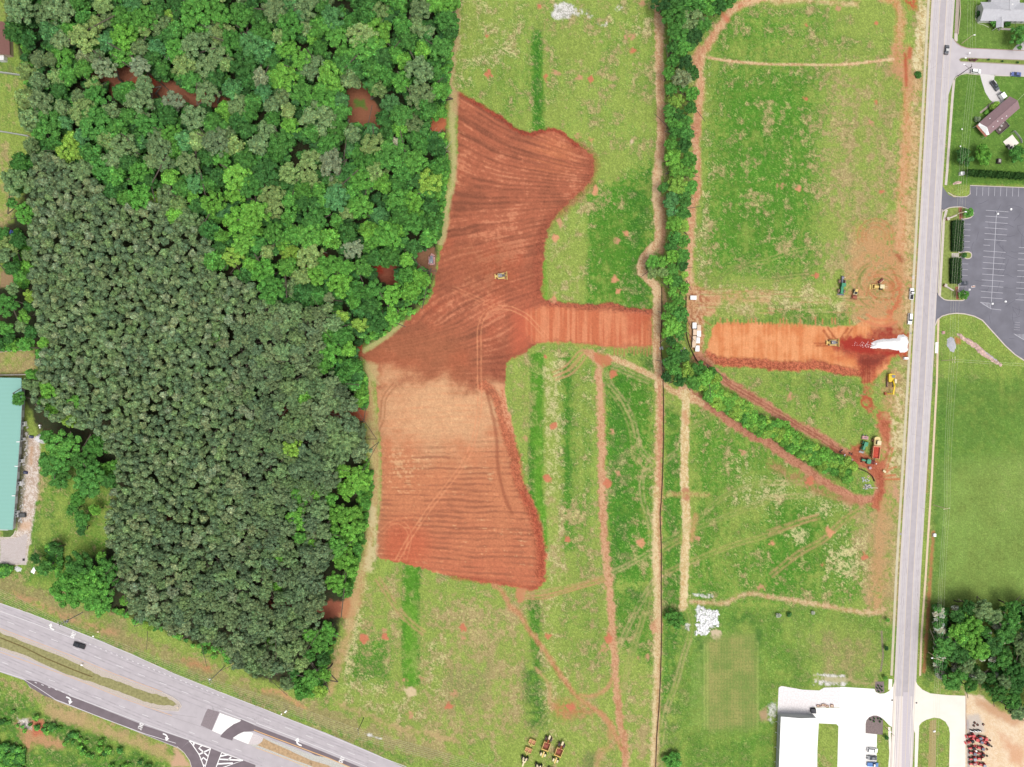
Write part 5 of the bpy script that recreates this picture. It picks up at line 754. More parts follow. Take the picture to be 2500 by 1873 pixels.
def crown(Rr, Hh, nl, per, leaf, g, lob=.4, dome=1.0, flat=.75, skew=.0):
    """crown centred on 0, radius Rr, half-height Hh*.5: lobes of foliage set on a dome, each covered in leaf sprays"""
    V, F, K = [], [], []; n = 0
    for l in range(nl):
        k = (l+.5)/nl; ph = l*2.39996+g.uniform(-.4, .4); rr = math.sqrt(k)*(1-lob)*Rr*g.uniform(.82, 1.12); z = Hh*.5*math.sqrt(max(0, 1-(rr/Rr)**2))*dome*g.uniform(.5, 1.18)-Hh*.12
        c = np.array([rr*math.cos(ph), rr*math.sin(ph), z]); lr = Rr*lob*g.uniform(.7, 1.2); tone = g.uniform(.74, 1.22)
        sv = SV*np.array([lr*.8, lr*.8, lr*.72])*(1+.12*g.standard_normal((len(SV), 1)))+c; V.append(sv); F.append(SF+n); K.append(np.full((len(sv), 3), .8*tone)*(1+.06*g.standard_normal((len(sv), 1)))); n += len(sv)
        u = g.standard_normal((per, 3)); u[:, 2] = np.abs(u[:, 2])*1.0-.25; u /= np.linalg.norm(u, axis=1)[:, None]
        p = c+u*np.array([lr, lr, lr*.88])*g.uniform(.78, 1.1, (per, 1)); nr = u+.55*g.standard_normal((per, 3)); nr[:, 2] += .35; nr /= np.linalg.norm(nr, axis=1)[:, None]
        t1 = np.cross(nr, g.standard_normal((per, 3))); t1 /= np.linalg.norm(t1, axis=1)[:, None]; t2 = np.cross(nr, t1); s = leaf*g.uniform(.6, 1.35, (per, 1)); s2 = s*g.uniform(.55, 1, (per, 1))
        q = np.stack([p-t1*s, p-t2*s2+nr*s*.15, p+t1*s, p+t2*s2], 1).reshape(-1, 3); V.append(q); F.append(np.arange(per*4).reshape(-1, 4)+n); n += per*4
        kk = tone*g.uniform(.6, 1.42, (per, 1)); hue = 1+np.array([.10, .0, -.06])*g.standard_normal((per, 1)); K.append(np.repeat(kk*hue, 4, 0))
    return np.concatenate(V), np.concatenate(F), np.clip(np.concatenate(K), .2, 2)
def trunk_mesh(h, r, seed, limbs=4, spread=3):
    m = MB(); g = random.Random(seed); p = Vector((0, 0, -.3)); n = 4
    for i in range(n): q = Vector((g.uniform(-.25, .25)*i, g.uniform(-.25, .25)*i, h*(i+1)/n)); m.tube(p, q, r*(1-i/n*.6), r*(1-(i+1)/n*.6), 7); p = q
    for i in range(limbs): a = g.uniform(0, 6.28); z = h*g.uniform(.55, .85); m.tube((0, 0, z), (spread*math.cos(a), spread*math.sin(a), z+h*.25), r*.4, r*.15, 5)
    me = bpy.data.meshes.new('trunk'); me.from_pydata(m.v, [], m.f); me.materials.append(M_BARK); return me
G = lambda s: np.random.default_rng(s)
# unit crowns: radius 1 m, scaled per tree
def protos(n, s0, **k): return [np_mesh('crown', *crown(1.0, 1.5, g=G(s0+i), **k)) for i in range(n)]
P_BRO = protos(7, 100, nl=24, per=70, leaf=.058, lob=.235, flat=.8); P_BIG = protos(5, 150, nl=44, per=66, leaf=.042, lob=.17)
P_SHR = protos(5, 200, nl=16, per=56, leaf=.09, lob=.36); P_PIN = protos(6, 300, nl=14, per=44, leaf=.1, lob=.28, dome=1.1); P_PBG = protos(5, 350, nl=30, per=52, leaf=.06, lob=.2)
T_MESH = [trunk_mesh(1, .03, i, 4, .09) for i in range(4)]; T_PIN = [trunk_mesh(1, .016, i+9, 2, .05) for i in range(3)]
PAL = dict(G1=(100, 168, 62), G2=(86, 150, 60), G3=(72, 128, 56), T=(94, 156, 86), Y=(146, 190, 66), O=(124, 156, 96), K=(142, 174, 96), B=(144, 164, 120), P=(124, 150, 98), D=(58, 104, 50), L=(118, 184, 62), PK=(140, 160, 108), PG=(110, 138, 94), W=(200, 204, 176))
WORDS = dict(G1='bright green', G2='mid green', G3='deep green', T='blue-green', Y='yellow-lime', O='grey-olive', K='khaki green', B='pale grey-brown', P='olive pine-green', D='dark green', L='vivid green', PK='pale khaki', PG='grey-green', W='whitish')
LEAFK = 1.42
def col_of(key, g): 
    c = np.array(C(*PAL[key]))*LEAFK; c = c*.9+c.mean()*.1; c = c*g.uniform(.84, 1.16)*(1+np.array([g.uniform(-.05, .05), 0, g.uniform(-.06, .06)])); return (*np.clip(c, 0, .85), 1)
def tree(px, py, r, key, kind='broadleaf_tree', place='in the wood', h=None, group=None, cat='tree', lab=None, g=random):
    """px,py: where the crown's middle shows on the plan view, r: crown radius in plan units"""
    rm = r*S
    pine = 'pine' in kind; h = h or (min(18, 9+rm*1.1)+g.uniform(-2.5, 2.5) if not pine else min(19, 12+rm*1.1))
    if kind == 'broadleaf_tree' and px < 330 and py > 1000: h = 2.5+rm*1.7
    if kind == 'broadleaf_tree' and 830 < px < 1000 and py > 900: h = 3+rm*1.6
    hc = h-rm*.75
    x, y = W(px, py, hc); t = empty(kind, x, y, g.uniform(0, 6.28), 0)
    if kind == 'shrub': P_ = P_SHR
    elif pine: P_ = P_PBG if rm > 3.6 else P_PIN
    else: P_ = P_BIG if rm > 5 else P_BRO if rm > 2.4 else P_SHR
    c = bpy.data.objects.new('crown', g.choice(P_)); col.objects.link(c); c.parent = t; c.location = (0, 0, hc); sz = g.uniform(.85, 1.1); c.scale = (rm*g.uniform(.86, 1.22), rm*g.uniform(.86, 1.22), rm*sz*(1.0 if not pine else 1.15)); c.color = col_of(key, g)
    tk = bpy.data.objects.new('trunk', g.choice(T_PIN if pine else T_MESH)); col.objects.link(tk); tk.parent = t; tk.scale = (h*1.0, h*1.0, hc+rm*.3)
    sizew = 'large' if rm > 5.2 else 'small' if rm < 2.6 else 'medium'; kw = {'broadleaf_tree': 'broadleaf crown', 'pine_tree': 'pine crown', 'shrub': 'shrub', 'ornamental_tree': 'tree'}[kind]
    tag(t, lab or f"{sizew} {WORDS[key]} {kw} {place}, {px/25:.0f}% across {py/18.73:.0f}% down", cat, group); return t
PINE_P = [(80, 370), (200, 408), (285, 495), (395, 505), (466, 533), (517, 595), (520, 666), (625, 694), (704, 745), (805, 750), (818, 793), (765, 818), (785, 863), (782, 892), (840, 925), (850, 985), (880, 1050), (885, 1110), (840, 1140), (805, 1190), (800, 1300), (790, 1400), (790, 1500), (745, 1590), (690, 1640), (620, 1640), (560, 1590), (500, 1560), (400, 1530), (300, 1480), (292, 1400), (268, 1310), (268, 1220), (290, 1130), (240, 1050), (140, 1030), (80, 985), (85, 930), (100, 860), (78, 700), (78, 560), (70, 468)]
BROAD_P = [(15, -30), (1105, -30), (1118, 62), (1104, 141), (1090, 198), (1078, 270), (1082, 367), (1076, 452), (1066, 510), (1058, 590), (1048, 660), (1036, 712), (990, 760), (935, 800), (880, 835), (868, 865), (880, 920), (880, 985), (850, 985), (840, 925), (782, 892), (785, 863), (765, 818), (818, 793), (805, 750), (704, 745), (625, 694), (520, 666), (517, 595), (466, 533), (395, 505), (285, 495), (200, 408), (90, 370), (50, 470), (32, 460), (55, 380), (90, 330), (55, 250), (70, 170), (40, 80)]
EDGE_P = [(890, 1130), (905, 1170), (895, 1235), (885, 1303), (862, 1402), (848, 1450), (800, 1450), (805, 1300), (810, 1190), (845, 1145)]
SOUTH_P = [(760, 1540), (830, 1540), (800, 1610), (790, 1690), (755, 1695), (696, 1670), (690, 1640), (745, 1590)]
LEFT_P = [(-30, 590), (40, 560), (75, 600), (78, 700), (95, 860), (90, 930), (60, 960), (50, 930), (95, 900), (85, 850), (-30, 850), (-30, 720), (55, 700), (50, 670), (-30, 660)]
SHR_P = [(105, 1070), (150, 1050), (250, 1060), (285, 1130), (270, 1200), (200, 1220), (130, 1175)]
HOLES = [Z(1, (860, 720), (1030, 600), (1300, 640), (1700, 770), (2050, 880), (1950, 910), (1560, 900), (1400, 880), (1150, 780)), Z(2, (720, 930), (900, 700), (960, 700), (1060, 860), (1090, 1080), (860, 1100)), Z(2, (1450, 1000), (1640, 1000), (1620, 1150), (1500, 1140)), Z(6, (370, 640), (600, 530), (480, 760)), Z(6, (1000, 620), (1220, 610), (1250, 780), (1150, 800), (1020, 700)), Z(6, (1390, 560), (1560, 520), (1560, 700), (1400, 670)),
         Z(10, (160, 220), (310, 200), (300, 290), (180, 300)), Z(10, (520, 250), (640, 220), (980, 230), (920, 300), (560, 330)), Z(14, (80, 230), (200, 190), (370, 290), (620, 240), (780, 240), (700, 340), (380, 330)), Z(10, (0, 550), (100, 565), (90, 610), (0, 600)),
         Z(5, (1880, 620), (2150, 640), (2130, 750), (1900, 720)), Z(1, (880, 60), (960, 300), (900, 480), (850, 400)), Z(10, (325, 405), (400, 400), (370, 450)), Z(9, (1400, 1190), (1470, 1130), (1480, 1180))]
def pin(x, y, P_): return bool(inside(np.array([x]), np.array([y]), P_)[0])
trees = []   # px,py,r,key,kind
def add_t(k, x, y, r, key, kind='broadleaf_tree'): px, py = Z(k, (x, y))[0]; trees.append((px, py, r*.2825, key, kind))
for a in ((1, 1080, 180, 120, 'G1'), (1, 1080, 330, 130, 'L'), (1, 1080, 460, 130, 'G1'), (1, 1720, 150, 150, 'G1'), (1, 1880, 110, 120, 'G1'), (1, 1920, 290, 110, 'K'), (1, 1400, 230, 110, 'O'), (1, 1255, 280, 60, 'K'), (1, 1230, 580, 100, 'B'), (1, 920, 600, 110, 'B'), (1, 510, 680, 90, 'K'), (1, 820, 730, 80, 'K'), (1, 740, 340, 130, 'K'), (1, 530, 350, 90, 'O'), (1, 560, 500, 110, 'G1'), (1, 740, 510, 80, 'PK'),
          (1, 1230, 900, 140, 'O'), (1, 1800, 810, 110, 'O'), (1, 1780, 600, 120, 'O'), (1, 1700, 1030, 130, 'O'), (1, 1500, 880, 100, 'B'), (1, 1960, 950, 90, 'L'), (1, 1980, 1040, 80, 'L'), (1, 600, 1320, 110, 'Y'), (1, 630, 1220, 90, 'Y'), (1, 700, 1340, 60, 'Y'), (1, 1390, 1270, 130, 'O'), (1, 1640, 1420, 120, 'O'), (1, 1880, 1230, 120, 'PG'), (1, 1220, 1240, 70, 'T'), (1, 1150, 60, 90, 'T'), (1, 200, 110, 150, 'O'), (1, 560, 90, 160, 'O'), (1, 420, 130, 120, 'O'), (1, 850, 1080, 160, 'G2'), (1, 450, 1100, 150, 'G2'),
          (1, 1470, 150, 70, 'Y'), (1, 2180, 400, 130, 'T'), (1, 1920, 1380, 110, 'G1'), (1, 1230, 1480, 110, 'G1'), (1, 1490, 1540, 90, 'L'), (1, 2060, 1530, 110, 'L'), (1, 1060, 100, 60, 'G3'), (1, 900, 60, 80, 'K'), (1, 1560, 450, 120, 'G1'), (1, 850, 870, 110, 'G2'), (1, 1260, 740, 80, 'O'), (1, 1040, 830, 60, 'G2'), (1, 1440, 1420, 80, 'O'),
          (2, 60, 440, 150, 'T'), (2, 170, 100, 110, 'O'), (2, 960, 430, 170, 'G1'), (2, 920, 320, 130, 'K'), (2, 1080, 130, 100, 'K'), (2, 300, 250, 140, 'G2'), (2, 660, 170, 120, 'T'), (2, 270, 430, 110, 'L'), (2, 240, 680, 130, 'L'), (2, 400, 530, 100, 'L'), (2, 490, 330, 60, 'L'), (2, 660, 680, 140, 'L'), (2, 620, 850, 150, 'G1'), (2, 560, 1050, 150, 'O'), (2, 300, 1110, 110, 'L'), (2, 100, 1140, 100, 'O'), (2, 40, 680, 90, 'B'), (2, 1060, 780, 90, 'K'), (2, 1170, 920, 100, 'T'), (2, 1360, 1080, 110, 'O'), (2, 1260, 1000, 90, 'G2'),
          (2, 1400, 240, 90, 'O'), (2, 1480, 300, 80, 'O'), (2, 1420, 90, 110, 'O'), (2, 1420, 620, 130, 'O'), (2, 1260, 720, 90, 'G1'), (2, 1430, 840, 110, 'O'), (2, 1010, 1260, 110, 'K'), (2, 1180, 1350, 140, 'G2'), (2, 960, 1370, 130, 'G2'), (2, 1050, 1500, 110, 'K'), (2, 1500, 1580, 120, 'Y'), (2, 1380, 1410, 110, 'G1'), (2, 480, 1400, 110, 'K'), (2, 660, 1420, 120, 'B'), (2, 300, 1500, 110, 'K'), (2, 460, 1560, 100, 'K'), (2, 700, 1600, 90, 'K'), (2, 1210, 1230, 50, 'W'), (2, 840, 1300, 80, 'T'), (2, 1650, 200, 100, 'G2'), (2, 1600, 430, 110, 'G2'), (2, 1600, 800, 90, 'G1'), (2, 1560, 650, 80, 'G2'), (2, 1440, 1270, 90, 'G2'), (2, 1200, 480, 80, 'G1'), (2, 450, 60, 110, 'O'), (2, 380, 130, 80, 'T'), (2, 230, 860, 90, 'O'), (2, 1000, 1130, 60, 'T'), (2, 100, 1500, 140, 'G3'),
          (6, 150, 160, 110, 'K'), (6, 320, 90, 90, 'G1'), (6, 700, 60, 110, 'T'), (6, 470, 380, 130, 'G1'), (6, 310, 550, 100, 'Y'), (6, 260, 470, 80, 'L'), (6, 840, 490, 95, 'B'), (6, 930, 660, 80, 'G1'), (6, 740, 810, 120, 'L'), (6, 640, 640, 110, 'G1'), (6, 630, 920, 55, 'PK'), (6, 780, 660, 80, 'G1'), (6, 1360, 110, 110, 'L'), (6, 1140, 400, 140, 'G1'), (6, 1200, 330, 110, 'L'), (6, 1300, 590, 80, 'L'), (6, 1330, 740, 110, 'G1'), (6, 1430, 760, 90, 'L'), (6, 1020, 870, 110, 'G2'), (6, 910, 1150, 70, 'Y'), (6, 740, 1080, 60, 'Y'), (6, 640, 1260, 80, 'G1'), (6, 1180, 1080, 80, 'L'), (6, 900, 130, 130, 'G1'), (6, 1000, 460, 90, 'G1'), (6, 1070, 220, 80, 'T'), (6, 520, 250, 110, 'G2'), (6, 80, 700, 130, 'G1'), (6, 150, 850, 150, 'G2'), (6, 330, 830, 90, 'O'),
          (5, 2080, 260, 130, 'L'), (5, 1950, 170, 80, 'T'), (5, 2020, 560, 110, 'Y'), (5, 2120, 450, 100, 'L'), (5, 1870, 220, 80, 'G1'), (5, 1650, 250, 110, 'O'), (5, 1510, 210, 80, 'L'), (5, 1740, 300, 70, 'PK'), (5, 1350, 60, 60, 'Y'), (5, 1680, 60, 70, 'L'), (5, 1460, 40, 110, 'O'), (5, 60, 480, 100, 'K'), (5, 50, 560, 80, 'O'), (5, 240, 190, 110, 'G1'), (5, 110, 100, 60, 'G2'), (5, 1210, 370, 30, 'L'), (5, 220, 1080, 60, 'L'), (5, 260, 900, 50, 'Y'), (5, 390, 1300, 60, 'L'), (5, 60, 1180, 70, 'G1'), (5, 80, 980, 100, 'G2'), (5, 1880, 1270, 60, 'L'), (5, 1280, 1290, 40, 'L'), (5, 2060, 710, 50, 'G1'), (5, 240, 650, 60, 'L'), (5, 440, 1540, 50, 'G1'),
          (10, 890, 130, 80, 'L'), (10, 420, 120, 80, 'L'), (10, 320, 560, 95, 'Y'), (10, 900, 60, 60, 'L'), (10, 900, 830, 110, 'L'), (10, 780, 920, 90, 'L'), (10, 370, 1170, 110, 'L'), (10, 400, 1060, 80, 'G1'), (10, 340, 960, 80, 'G1'), (10, 520, 960, 60, 'L'), (10, 720, 1130, 100, 'L'), (10, 850, 1130, 90, 'L'), (10, 820, 1290, 100, 'L'), (10, 760, 1500, 130, 'L'), (10, 700, 1400, 110, 'G1'), (10, 190, 1530, 50, 'L'), (10, 510, 1380, 60, 'L'), (10, 900, 1330, 60, 'G1'), (10, 380, 1330, 60, 'G1'),
          (14, 700, 60, 110, 'L'), (14, 780, 130, 80, 'G1'), (14, 200, 100, 60, 'L'), (14, 560, 560, 110, 'G1'), (14, 620, 480, 80, 'G1'), (14, 130, 590, 60, 'L'), (14, 600, 860, 60, 'L'), (14, 560, 1000, 60, 'Y'), (14, 480, 880, 90, 'G1'), (14, 400, 760, 80, 'K'), (14, 460, 510, 60, 'G1'),
          (13, 1290, 430, 50, 'Y'), (13, 1100, 210, 60, 'L'), (9, 430, 60, 80, 'L'), (9, 610, 310, 80, 'Y'), (9, 640, 160, 60, 'G1'), (9, 380, 160, 60, 'G1'), (9, 460, 230, 70, 'L'), (9, 180, 130, 60, 'G2'), (9, 60, 80, 1, 'G2'), (9, 570, 540, 140, 'G1'), (9, 720, 650, 120, 'G2'), (9, 480, 680, 130, 'G2'), (9, 800, 830, 150, 'G2'), (9, 850, 540, 100, 'G2'), (9, 910, 740, 70, 'L'), (9, 1020, 720, 80, 'G1'), (9, 700, 980, 80, 'G1'), (9, 540, 820, 90, 'G2'), (9, 780, 760, 110, 'G2'),
          (9, 720, 1600, 140, 'G2'), (9, 880, 1500, 60, 'L'), (9, 950, 1620, 120, 'G2'), (13, 620, 120, 150, 'G1'), (13, 800, 60, 150, 'G1'), (13, 850, 190, 140, 'G1'), (13, 700, 20, 130, 'G1'), (9, 720, 1160, 70, 'G2'), (9, 710, 1250, 60, 'G3'), (9, 490, 1420, 70, 'G3'), (9, 320, 1510, 50, 'G3'), (9, 400, 1590, 70, 'G2'), (9, 640, 1080, 60, 'G2'), (9, 830, 1090, 60, 'L')):
    if a[3] > 5: add_t(*a)
MANUAL = len(trees)
def fill(P_, rfun, keys, kind, n, sep=.82, seed=3, avoid=True):
    g = random.Random(seed); xs = [p[0] for p in P_]; ys = [p[1] for p in P_]; cand = [(g.uniform(min(xs), max(xs)), g.uniform(min(ys), max(ys))) for _ in range(n)]
    ok = inside(np.array([c[0] for c in cand]), np.array([c[1] for c in cand]), P_)
    for h_ in HOLES: ok &= ~inside(np.array([c[0] for c in cand]), np.array([c[1] for c in cand]), h_)
    for (x, y), o in zip(cand, ok):
        if not o: continue
        r = rfun(x, y, g); A_ = GRID
        if any((x-a)**2+(y-b)**2 < ((r+rr)*sep)**2 for a, b, rr in near(x, y)): continue
        trees.append((x, y, r, g.choice(keys) if not callable(keys) else keys(x, y, g), kind)); put(x, y, r)
GRID = {}
def put(x, y, r): GRID.setdefault((int(x//60), int(y//60)), []).append((x, y, r))
def near(x, y):
    i, j = int(x//60), int(y//60)
    for a in range(i-1, i+2):
        for b in range(j-1, j+2): yield from GRID.get((a, b), ())
for t in trees: put(t[0], t[1], t[2])
def kbro(x, y, g):
    if x > 900: return g.choice(['G2', 'G1', 'L', 'G2', 'G3'])
    return g.choice(['G2', 'G2', 'G3', 'G1', 'O', 'K', 'T', 'O', 'G3'] if y < 460 else ['G2', 'G1', 'G3', 'G1', 'L', 'K'])
fill(BROAD_P, lambda x, y, g: g.uniform(20, 36), kbro, 'broadleaf_tree', 3600, .56, 3)
fill(EDGE_P, lambda x, y, g: g.uniform(14, 22), ['L', 'G1', 'G2'], 'broadleaf_tree', 300, .7, 5); fill(SOUTH_P, lambda x, y, g: g.uniform(14, 24), ['G2', 'G1', 'G3', 'O'], 'broadleaf_tree', 300, .7, 6)
fill(LEFT_P, lambda x, y, g: g.uniform(14, 24), ['G2', 'G3', 'O', 'G1'], 'broadleaf_tree', 400, .7, 7); fill(SHR_P, lambda x, y, g: g.uniform(18, 26), ['G3', 'G2'], 'broadleaf_tree', 200, .75, 8)
def rpine(x, y, g):
    e = np.clip((x-520)/260, 0, 1)*np.clip((y-640)/200, 0, 1); s_ = np.clip((y-1250)/250, 0, 1)*np.clip((x-240)/300, 0, 1); n_ = np.clip((520-y)/120, 0, 1)*.2; return g.uniform(9.5, 14.5)+max(e, s_*.6)*g.uniform(8, 19)+n_*6
fill(PINE_P, rpine, lambda x, y, g: g.choice(['P', 'P', 'PG', 'O', 'PG', 'PK', 'P', 'P', 'O', 'PG', 'PG', 'B'] if x < 620 else ['O', 'P', 'PG', 'O']), 'pine_tree', 30000, .60, 9)
BR = [t for t in trees if t[4] == 'broadleaf_tree']; PI = sorted([t for t in trees if t[4] == 'pine_tree'], key=lambda t: -t[2])
print('broadleaf', len(BR), 'pine', len(PI))
def place_of(x, y):
    if x > 1010 and y < 900: return 'along the eastern wood edge'
    if x < 110: return 'at the western wood edge'
    if 105 < x < 330 and 1000 < y < 1230: return 'in the meadow clump'
    if y > 1370 and x < 330: return 'in the highway thicket'
    if x > 830 and y > 900: return 'on the edge by the red field'
    if y > 1500: return 'at the southern tip of the wood'
    return 'in the wood'
N_B = max(0, 292-60)
BRm = BR[:MANUAL]; BRr = sorted(BR[MANUAL:], key=lambda t: -t[2])
IND = 270
indiv = (BRm+BRr)[:IND]; rest_b = (BRm+BRr)[IND:]
for t in indiv: tree(*t[:4], place=place_of(t[0], t[1]), group='broadleaf trees of the wood', h=(None if t[2] > 13 else 8))
for t in PI[:298]: tree(*t[:4], kind='pine_tree', place='of the plantation', group='pines of the plantation')
def stuff(name, items, label, cat, pine):
    V, F, K = [], [], []; n = 0; g = np.random.default_rng(77); arrs = []
    for i in range(6): arrs.append(crown(1.0, 1.5, nl=8 if pine else 22, per=34 if pine else 44, leaf=.14 if pine else .08, g=G(500+i), lob=.42 if pine else .3, dome=1.1))
    for k, (px, py, r, key, kd) in enumerate(items):
        rm = r*S; h = (min(19, 12+rm*1.1) if pine else min(18, 9+rm*1.1)); hc = h-rm*.75; x, y = W(px, py, hc); v, f, c = arrs[k % 6]; a = g.uniform(0, 6.28); ca, sa = math.cos(a), math.sin(a)
        v = v*rm; v = np.stack([v[:, 0]*ca-v[:, 1]*sa+x, v[:, 0]*sa+v[:, 1]*ca+y, v[:, 2]*1.15+hc], 1); V.append(v); F.append(f+n); n += len(v); K.append(c*np.array(col_of(key, random)[:3]))
    if not V: return
    me = np_mesh(name, np.concatenate(V), np.concatenate(F), np.concatenate(K)); o = bpy.data.objects.new(name, me); col.objects.link(o); o.color = (1, 1, 1, 1); return tag(o, label, cat, kind='stuff')
stuff('pine_wood', PI[298:], 'remaining small close-packed pine crowns filling the plantation', 'wood', True); stuff('broadleaf_wood', rest_b, 'smallest broadleaf crowns between the larger trees of the wood', 'wood', False)
# undergrowth below the crowns
def bushes(name, polys, n, rr, zr, keys, label, seed=4, keep=None):
    g = np.random.default_rng(seed); V, F, K = [], [], []; k = 0; arrs = [crown(1.0, 1.2, nl=5, per=16, leaf=.26, g=G(700+i), lob=.5) for i in range(4)]
    for P_ in polys:
        a = np.array(P_); m = n; x = g.uniform(a[:, 0].min(), a[:, 0].max(), m); y = g.uniform(a[:, 1].min(), a[:, 1].max(), m); ok = inside(x, y, P_)
        for h_ in HOLES: ok &= ~inside(x, y, h_)
        for px, py in zip(x[ok], y[ok]):
            r = g.uniform(*rr); z = g.uniform(*zr); X0, Y0 = W(px, py, z); v, f, c = arrs[g.integers(4)]; V.append(v*np.array([r, r, r*.8])+np.array([X0, Y0, z])); F.append(f+k); k += len(v); K.append(c*np.array(col_of(keys[g.integers(len(keys))], random)[:3]))
    me = np_mesh(name, np.concatenate(V), np.concatenate(F), np.concatenate(K)); o = bpy.data.objects.new(name, me); col.objects.link(o); o.color = (1, 1, 1, 1); return tag(o, label, 'undergrowth', kind='stuff')
bushes('understorey', [BROAD_P], 2600, (2.2, 3.6), (6, 9.5), ['G3', 'G3', 'G2', 'D'], 'lower canopy of mid green foliage filling between the tall broadleaf crowns', 21); bushes('pine_understorey', [PINE_P], 6200, (1.3, 2.1), (9.5, 12.3), ['P', 'PG', 'P', 'O'], 'lower grey-green pine foliage between the taller pine crowns', 22); bushes('undergrowth', [BROAD_P], 1500, (1.4, 2.8), (.6, 4.5), ['D', 'G3', 'D', 'G2'], 'dark bushes growing low between the broadleaf trees'); bushes('undergrowth', [PINE_P], 500, (1.0, 1.8), (.3, 2), ['D', 'P'], 'low dark scrub under the pine crowns', 5)
EDGES = [[(1105, -30), (1116, 62), (1104, 141), (1094, 198), (1086, 270), (1050, 270), (1070, 100), (1080, -30)], [(1062, 300), (1090, 345), (1096, 430), (1086, 470), (1076, 560), (1072, 590), (1050, 590), (1062, 480), (1066, 400)], [(1062, 660), (1050, 720), (1005, 770), (945, 812), (890, 845), (890, 820), (960, 770), (1020, 700), (1040, 650)], [(870, 880), (895, 930), (897, 998), (878, 990), (860, 930)], [(893, 1105), (912, 1170), (900, 1235), (888, 1310), (870, 1400), (852, 1455), (830, 1450), (868, 1300), (880, 1170)], [(830, 1530), (806, 1600), (795, 1690), (755, 1700), (700, 1678), (690, 1660), (770, 1640)],
         [(130, 1410), (180, 1460), (310, 1508), (410, 1555), (500, 1590), (560, 1620), (560, 1590), (410, 1530), (300, 1490), (170, 1410)], [(20, 60), (70, 180), (55, 260), (85, 340), (30, 460), (60, 470), (100, 360), (80, 240), (90, 180), (50, 60)], [(40, 560), (75, 600), (70, 700), (40, 700)], [(-30, 850), (90, 855), (95, 900), (100, 860), (60, 830), (-30, 830)]]
bushes('hedge_scrub', EDGES, 420, (1.0, 2.1), (.5, 2.2), ['L', 'G1', 'G1', 'G2'], 'bright green scrub along the edges of the wood', 6)
bushes('meadow_scrub', [[(120, 1330), (150, 1330), (150, 1390), (120, 1390)], [(-30, 1720), (60, 1740), (200, 1790), (360, 1850), (400, 1890), (300, 1890), (120, 1800), (-30, 1760)], [(-30, 1800), (60, 1830), (60, 1890), (-30, 1890)], [(0, 1380), (30, 1385), (20, 1400), (0, 1405)]], 200, (.9, 2.2), (.3, 1.2), ['G1', 'G2', 'G3', 'L'], 'loose green bushes in the meadow and south of the highway', 8)
# ---- hedgerow down the middle
HR = [(3, 1310, 40, 110, 'D'), (3, 1430, 60, 110, 'G3'), (3, 1560, 50, 110, 'G2'), (3, 1680, 60, 90, 'G1'), (3, 1780, 60, 90, 'G3'), (3, 1860, 20, 80, 'G2'), (3, 1400, 170, 120, 'G2'), (3, 1540, 190, 110, 'O'), (3, 1640, 230, 80, 'G2'), (3, 1440, 300, 110, 'G2'), (3, 1560, 330, 80, 'D'), (3, 1390, 420, 70, 'G3'), (3, 1470, 430, 80, 'G1'), (3, 1540, 400, 60, 'G2'), (3, 1390, 530, 70, 'G2'), (3, 1490, 540, 80, 'D'), (3, 1350, 640, 60, 'G1'), (3, 1460, 690, 90, 'PK'), (3, 1550, 640, 70, 'G3'), (3, 1550, 820, 70, 'G1'), (3, 1370, 780, 60, 'G2'), (3, 1420, 880, 75, 'Y'), (3, 1540, 940, 70, 'G2'), (3, 1360, 970, 60, 'G2'), (3, 1440, 1000, 60, 'G3'), (3, 1370, 1060, 60, 'G1'), (3, 1500, 1050, 60, 'G2'),
      (3, 1400, 1150, 60, 'G2'), (3, 1500, 1160, 70, 'G2'), (3, 1380, 1250, 65, 'G1'), (3, 1480, 1270, 75, 'G3'), (3, 1380, 1370, 85, 'L'), (3, 1520, 1390, 75, 'G1'), (3, 1420, 1480, 85, 'L'), (3, 1530, 1490, 65, 'L'), (3, 1430, 1610, 100, 'Y'), (3, 1540, 1620, 70, 'G1'), (3, 1310, 1620, 50, 'G2'), (7, 1370, 80, 80, 'T'), (7, 1480, 70, 90, 'G2'), (7, 1380, 170, 60, 'T'), (7, 1470, 190, 70, 'G2'), (7, 1400, 280, 80, 'L'), (7, 1470, 300, 60, 'Y'), (7, 1400, 400, 70, 'G2'), (7, 1480, 430, 60, 'G1'), (7, 1370, 480, 50, 'G2'), (7, 1380, 560, 70, 'L'), (7, 1470, 560, 60, 'G1'), (7, 1215, 610, 65, 'G1'), (7, 1300, 610, 60, 'L'), (7, 1210, 700, 60, 'K'), (7, 1300, 700, 60, 'K'), (7, 1390, 680, 60, 'G1'), (7, 1470, 640, 50, 'G3'), (7, 1490, 720, 40, 'Y'), (7, 1350, 760, 60, 'L'), (7, 1420, 780, 60, 'G2'),
      (7, 1480, 830, 60, 'L'), (7, 1390, 870, 60, 'L'), (7, 1440, 940, 65, 'G1'), (7, 1370, 1000, 60, 'G1'), (7, 1330, 1080, 50, 'L'), (7, 1450, 1060, 75, 'G2'), (7, 1390, 1170, 85, 'L'), (7, 1340, 1220, 50, 'L'), (7, 1450, 1250, 50, 'G2'), (7, 1370, 1290, 55, 'G3'), (7, 1400, 1440, 70, 'G2'), (7, 1480, 1420, 60, 'G3'), (7, 1400, 1530, 80, 'G2'), (7, 1510, 1540, 80, 'Y'), (7, 1600, 1530, 80, 'G2'), (7, 1440, 1630, 70, 'G3'), (7, 1560, 1640, 70, 'G1'), (7, 1660, 1600, 80, 'L'), (7, 1720, 1560, 60, 'G2'), (7, 1340, 1480, 50, 'G2'), (7, 1330, 1600, 50, 'D'), (7, 1420, 1350, 50, 'G1'), (7, 1360, 1380, 40, 'G2'), (7, 1450, 1190, 60, 'G1'), (3, 1480, 760, 50, 'G2'), (3, 1440, 1080, 50, 'G1')]
